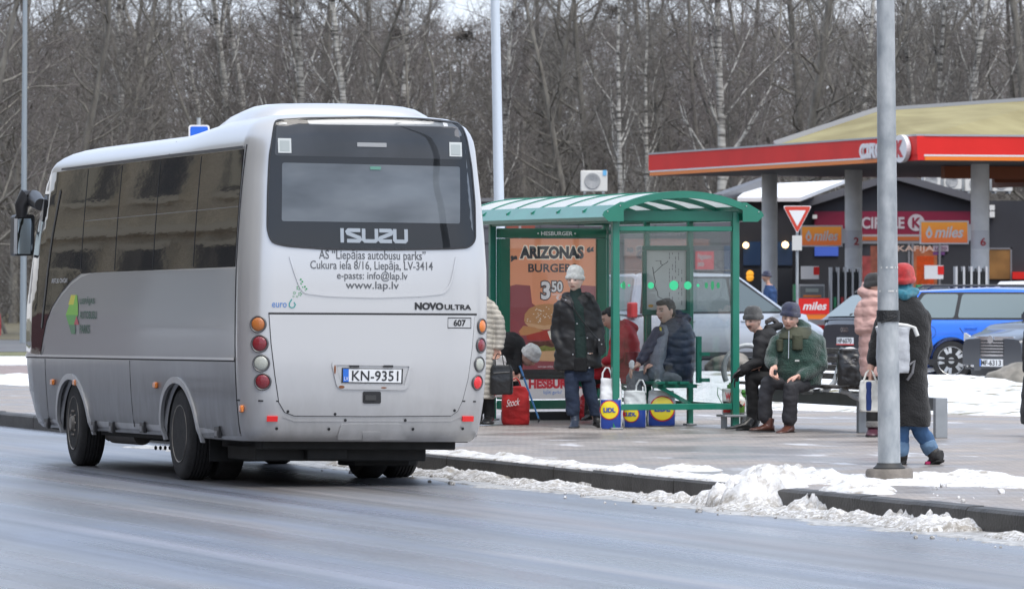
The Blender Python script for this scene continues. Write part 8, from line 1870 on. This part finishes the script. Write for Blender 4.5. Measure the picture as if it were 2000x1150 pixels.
m = MB(); m.tube([a.V(1142, 770, 0), a.V(1140, 758, 0), a.V(1146, 754, 0), a.V(1148, 768, 0)], .008, 6); m.build('handle', MATS['red_plastic'], rt_)
rt_, a = bag('handbag', 'black leather handbag hanging from the hand of the person in beige', (957, 712, 1002, 770), 180, .075, leather_b, fold=.004, taper=.82)
rt_.location.y -= .12
m = MB(); 
for d in (-.04, .03): m.tube([a.V(968, 714, d), a.V(967, 698, d), a.V(972, 690, d), a.V(981, 694, d), a.V(984, 712, d)], .006, 6)
m.build('handle', leather_b, rt_); m = MB(); m.tube([a.V(964, 728, -.085), a.V(996, 726, -.085)], .006, 5); m.build('zip', M('dark_zip', (.06, .06, .06), .4), rt_)
rt_, a = bag('white_print_bag', 'white carrier bag with a red and black edge behind the black handbag', (953, 694, 990, 776), 178, .035, M('bag_print', (.68, .68, .68), .4, coat=.3), fold=.008, taper=.7)
gridprint(rt_, a, 955, 752, 988, 772, -.012, br_, 'red_print', (953, 694, 990, 776), .035, nx=6, ny=4)
# flowered bag on its stand
fp, t, b, ln = nodemat('flower_print'); tc = nn(t, 'ShaderNodeTexCoord'); vo = nn(t, 'ShaderNodeTexVoronoi', Scale=26); ln(tc.outputs['Object'], vo.inputs['Vector']); sx = nn(t, 'ShaderNodeSeparateColor'); ln(vo.outputs['Color'], sx.inputs[0])
r_ = ramp(t, [(.0, (.03, .02, .02)), (.25, (.45, .30, .22)), (.45, (.68, .62, .55)), (.62, (.10, .25, .04)), (.8, (.55, .04, .03))]); r_.color_ramp.interpolation = 'CONSTANT'; ln(sx.outputs[0], r_.inputs[0]); ln(r_.outputs[0], b.inputs['Base Color']); b.inputs['Roughness'].default_value = .35
rt_, a = bag('flowered_bag', 'white shopping bag printed with red letters and flowers, on the small stand', (1410, 758, 1456, 808), 183, .10, M('bag_white2', (.72, .73, .71), .35, coat=.3, bump=.2, bs=20), fold=.012, taper=1.0)
gridprint(rt_, a, 1412, 783, 1454, 805, -.018, fp, 'flower_print', (1410, 758, 1456, 808), .10); 
vs, fs = text2d('WPK', (0, 0, 1, 1), .05); m = MB(); m.add([a.V(1416+x*22, 781-y*15, -.02) for x, y in vs], fs); o = m.build('lettering', br_, rt_); bend(o, a, (1410, 758, 1456, 808), .10)
m = MB(); m.ball(a.V(1425, 755, 0), (.03, .03, .05), 8); m.ball(a.V(1438, 757, .03), (.025, .025, .04), 8); m.ball(a.V(1452, 768, -.05), (.03, .04, .05), 8); remeshed(m, 'herbs', M('leaf_green', (.05, .20, .03), .7), rt_, .008, 0, fold=.02, fs_=30)
m = MB(); m.tube([a.V(1411, 762, 0), a.V(1402, 756, 0), a.V(1401, 770, 0), a.V(1411, 790, -.02)], .005, 5); m.build('handle', M('handle_green', (.10, .28, .12), .5), rt_)
# black bag on the bench
rt_, a = bag('black_bag', 'large black carrier bag standing on the slats of the street bench', (1635, 680, 1683, 753), 190, .12, M('black_plastic_bag', (.014, .014, .015), .35, coat=.3, bump=.5, bs=9), fold=.012, taper=.78)
vs, fs = text2d('~∼~', (0, 0, 1, 1), .0) if False else text2d('ss', (0, 0, 1, 1), .0, .5); m = MB(); m.add([a.V(1647+x*24, 708-y*8, -.0) for x, y in vs], fs); o = m.build('print', M('print_dim', (.08, .08, .09), .5), rt_); bend(o, a, (1635, 680, 1683, 753), .12)
for v in o.data.vertices: v.co.y -= .03
m = MB(); m.ball(a.V(1660, 681, 0), (.06, .05, .018), 10); m.build('white_contents', M('contents_white', (.7, .7, .72), .6), rt_)
bpy.context.view_layer.update()
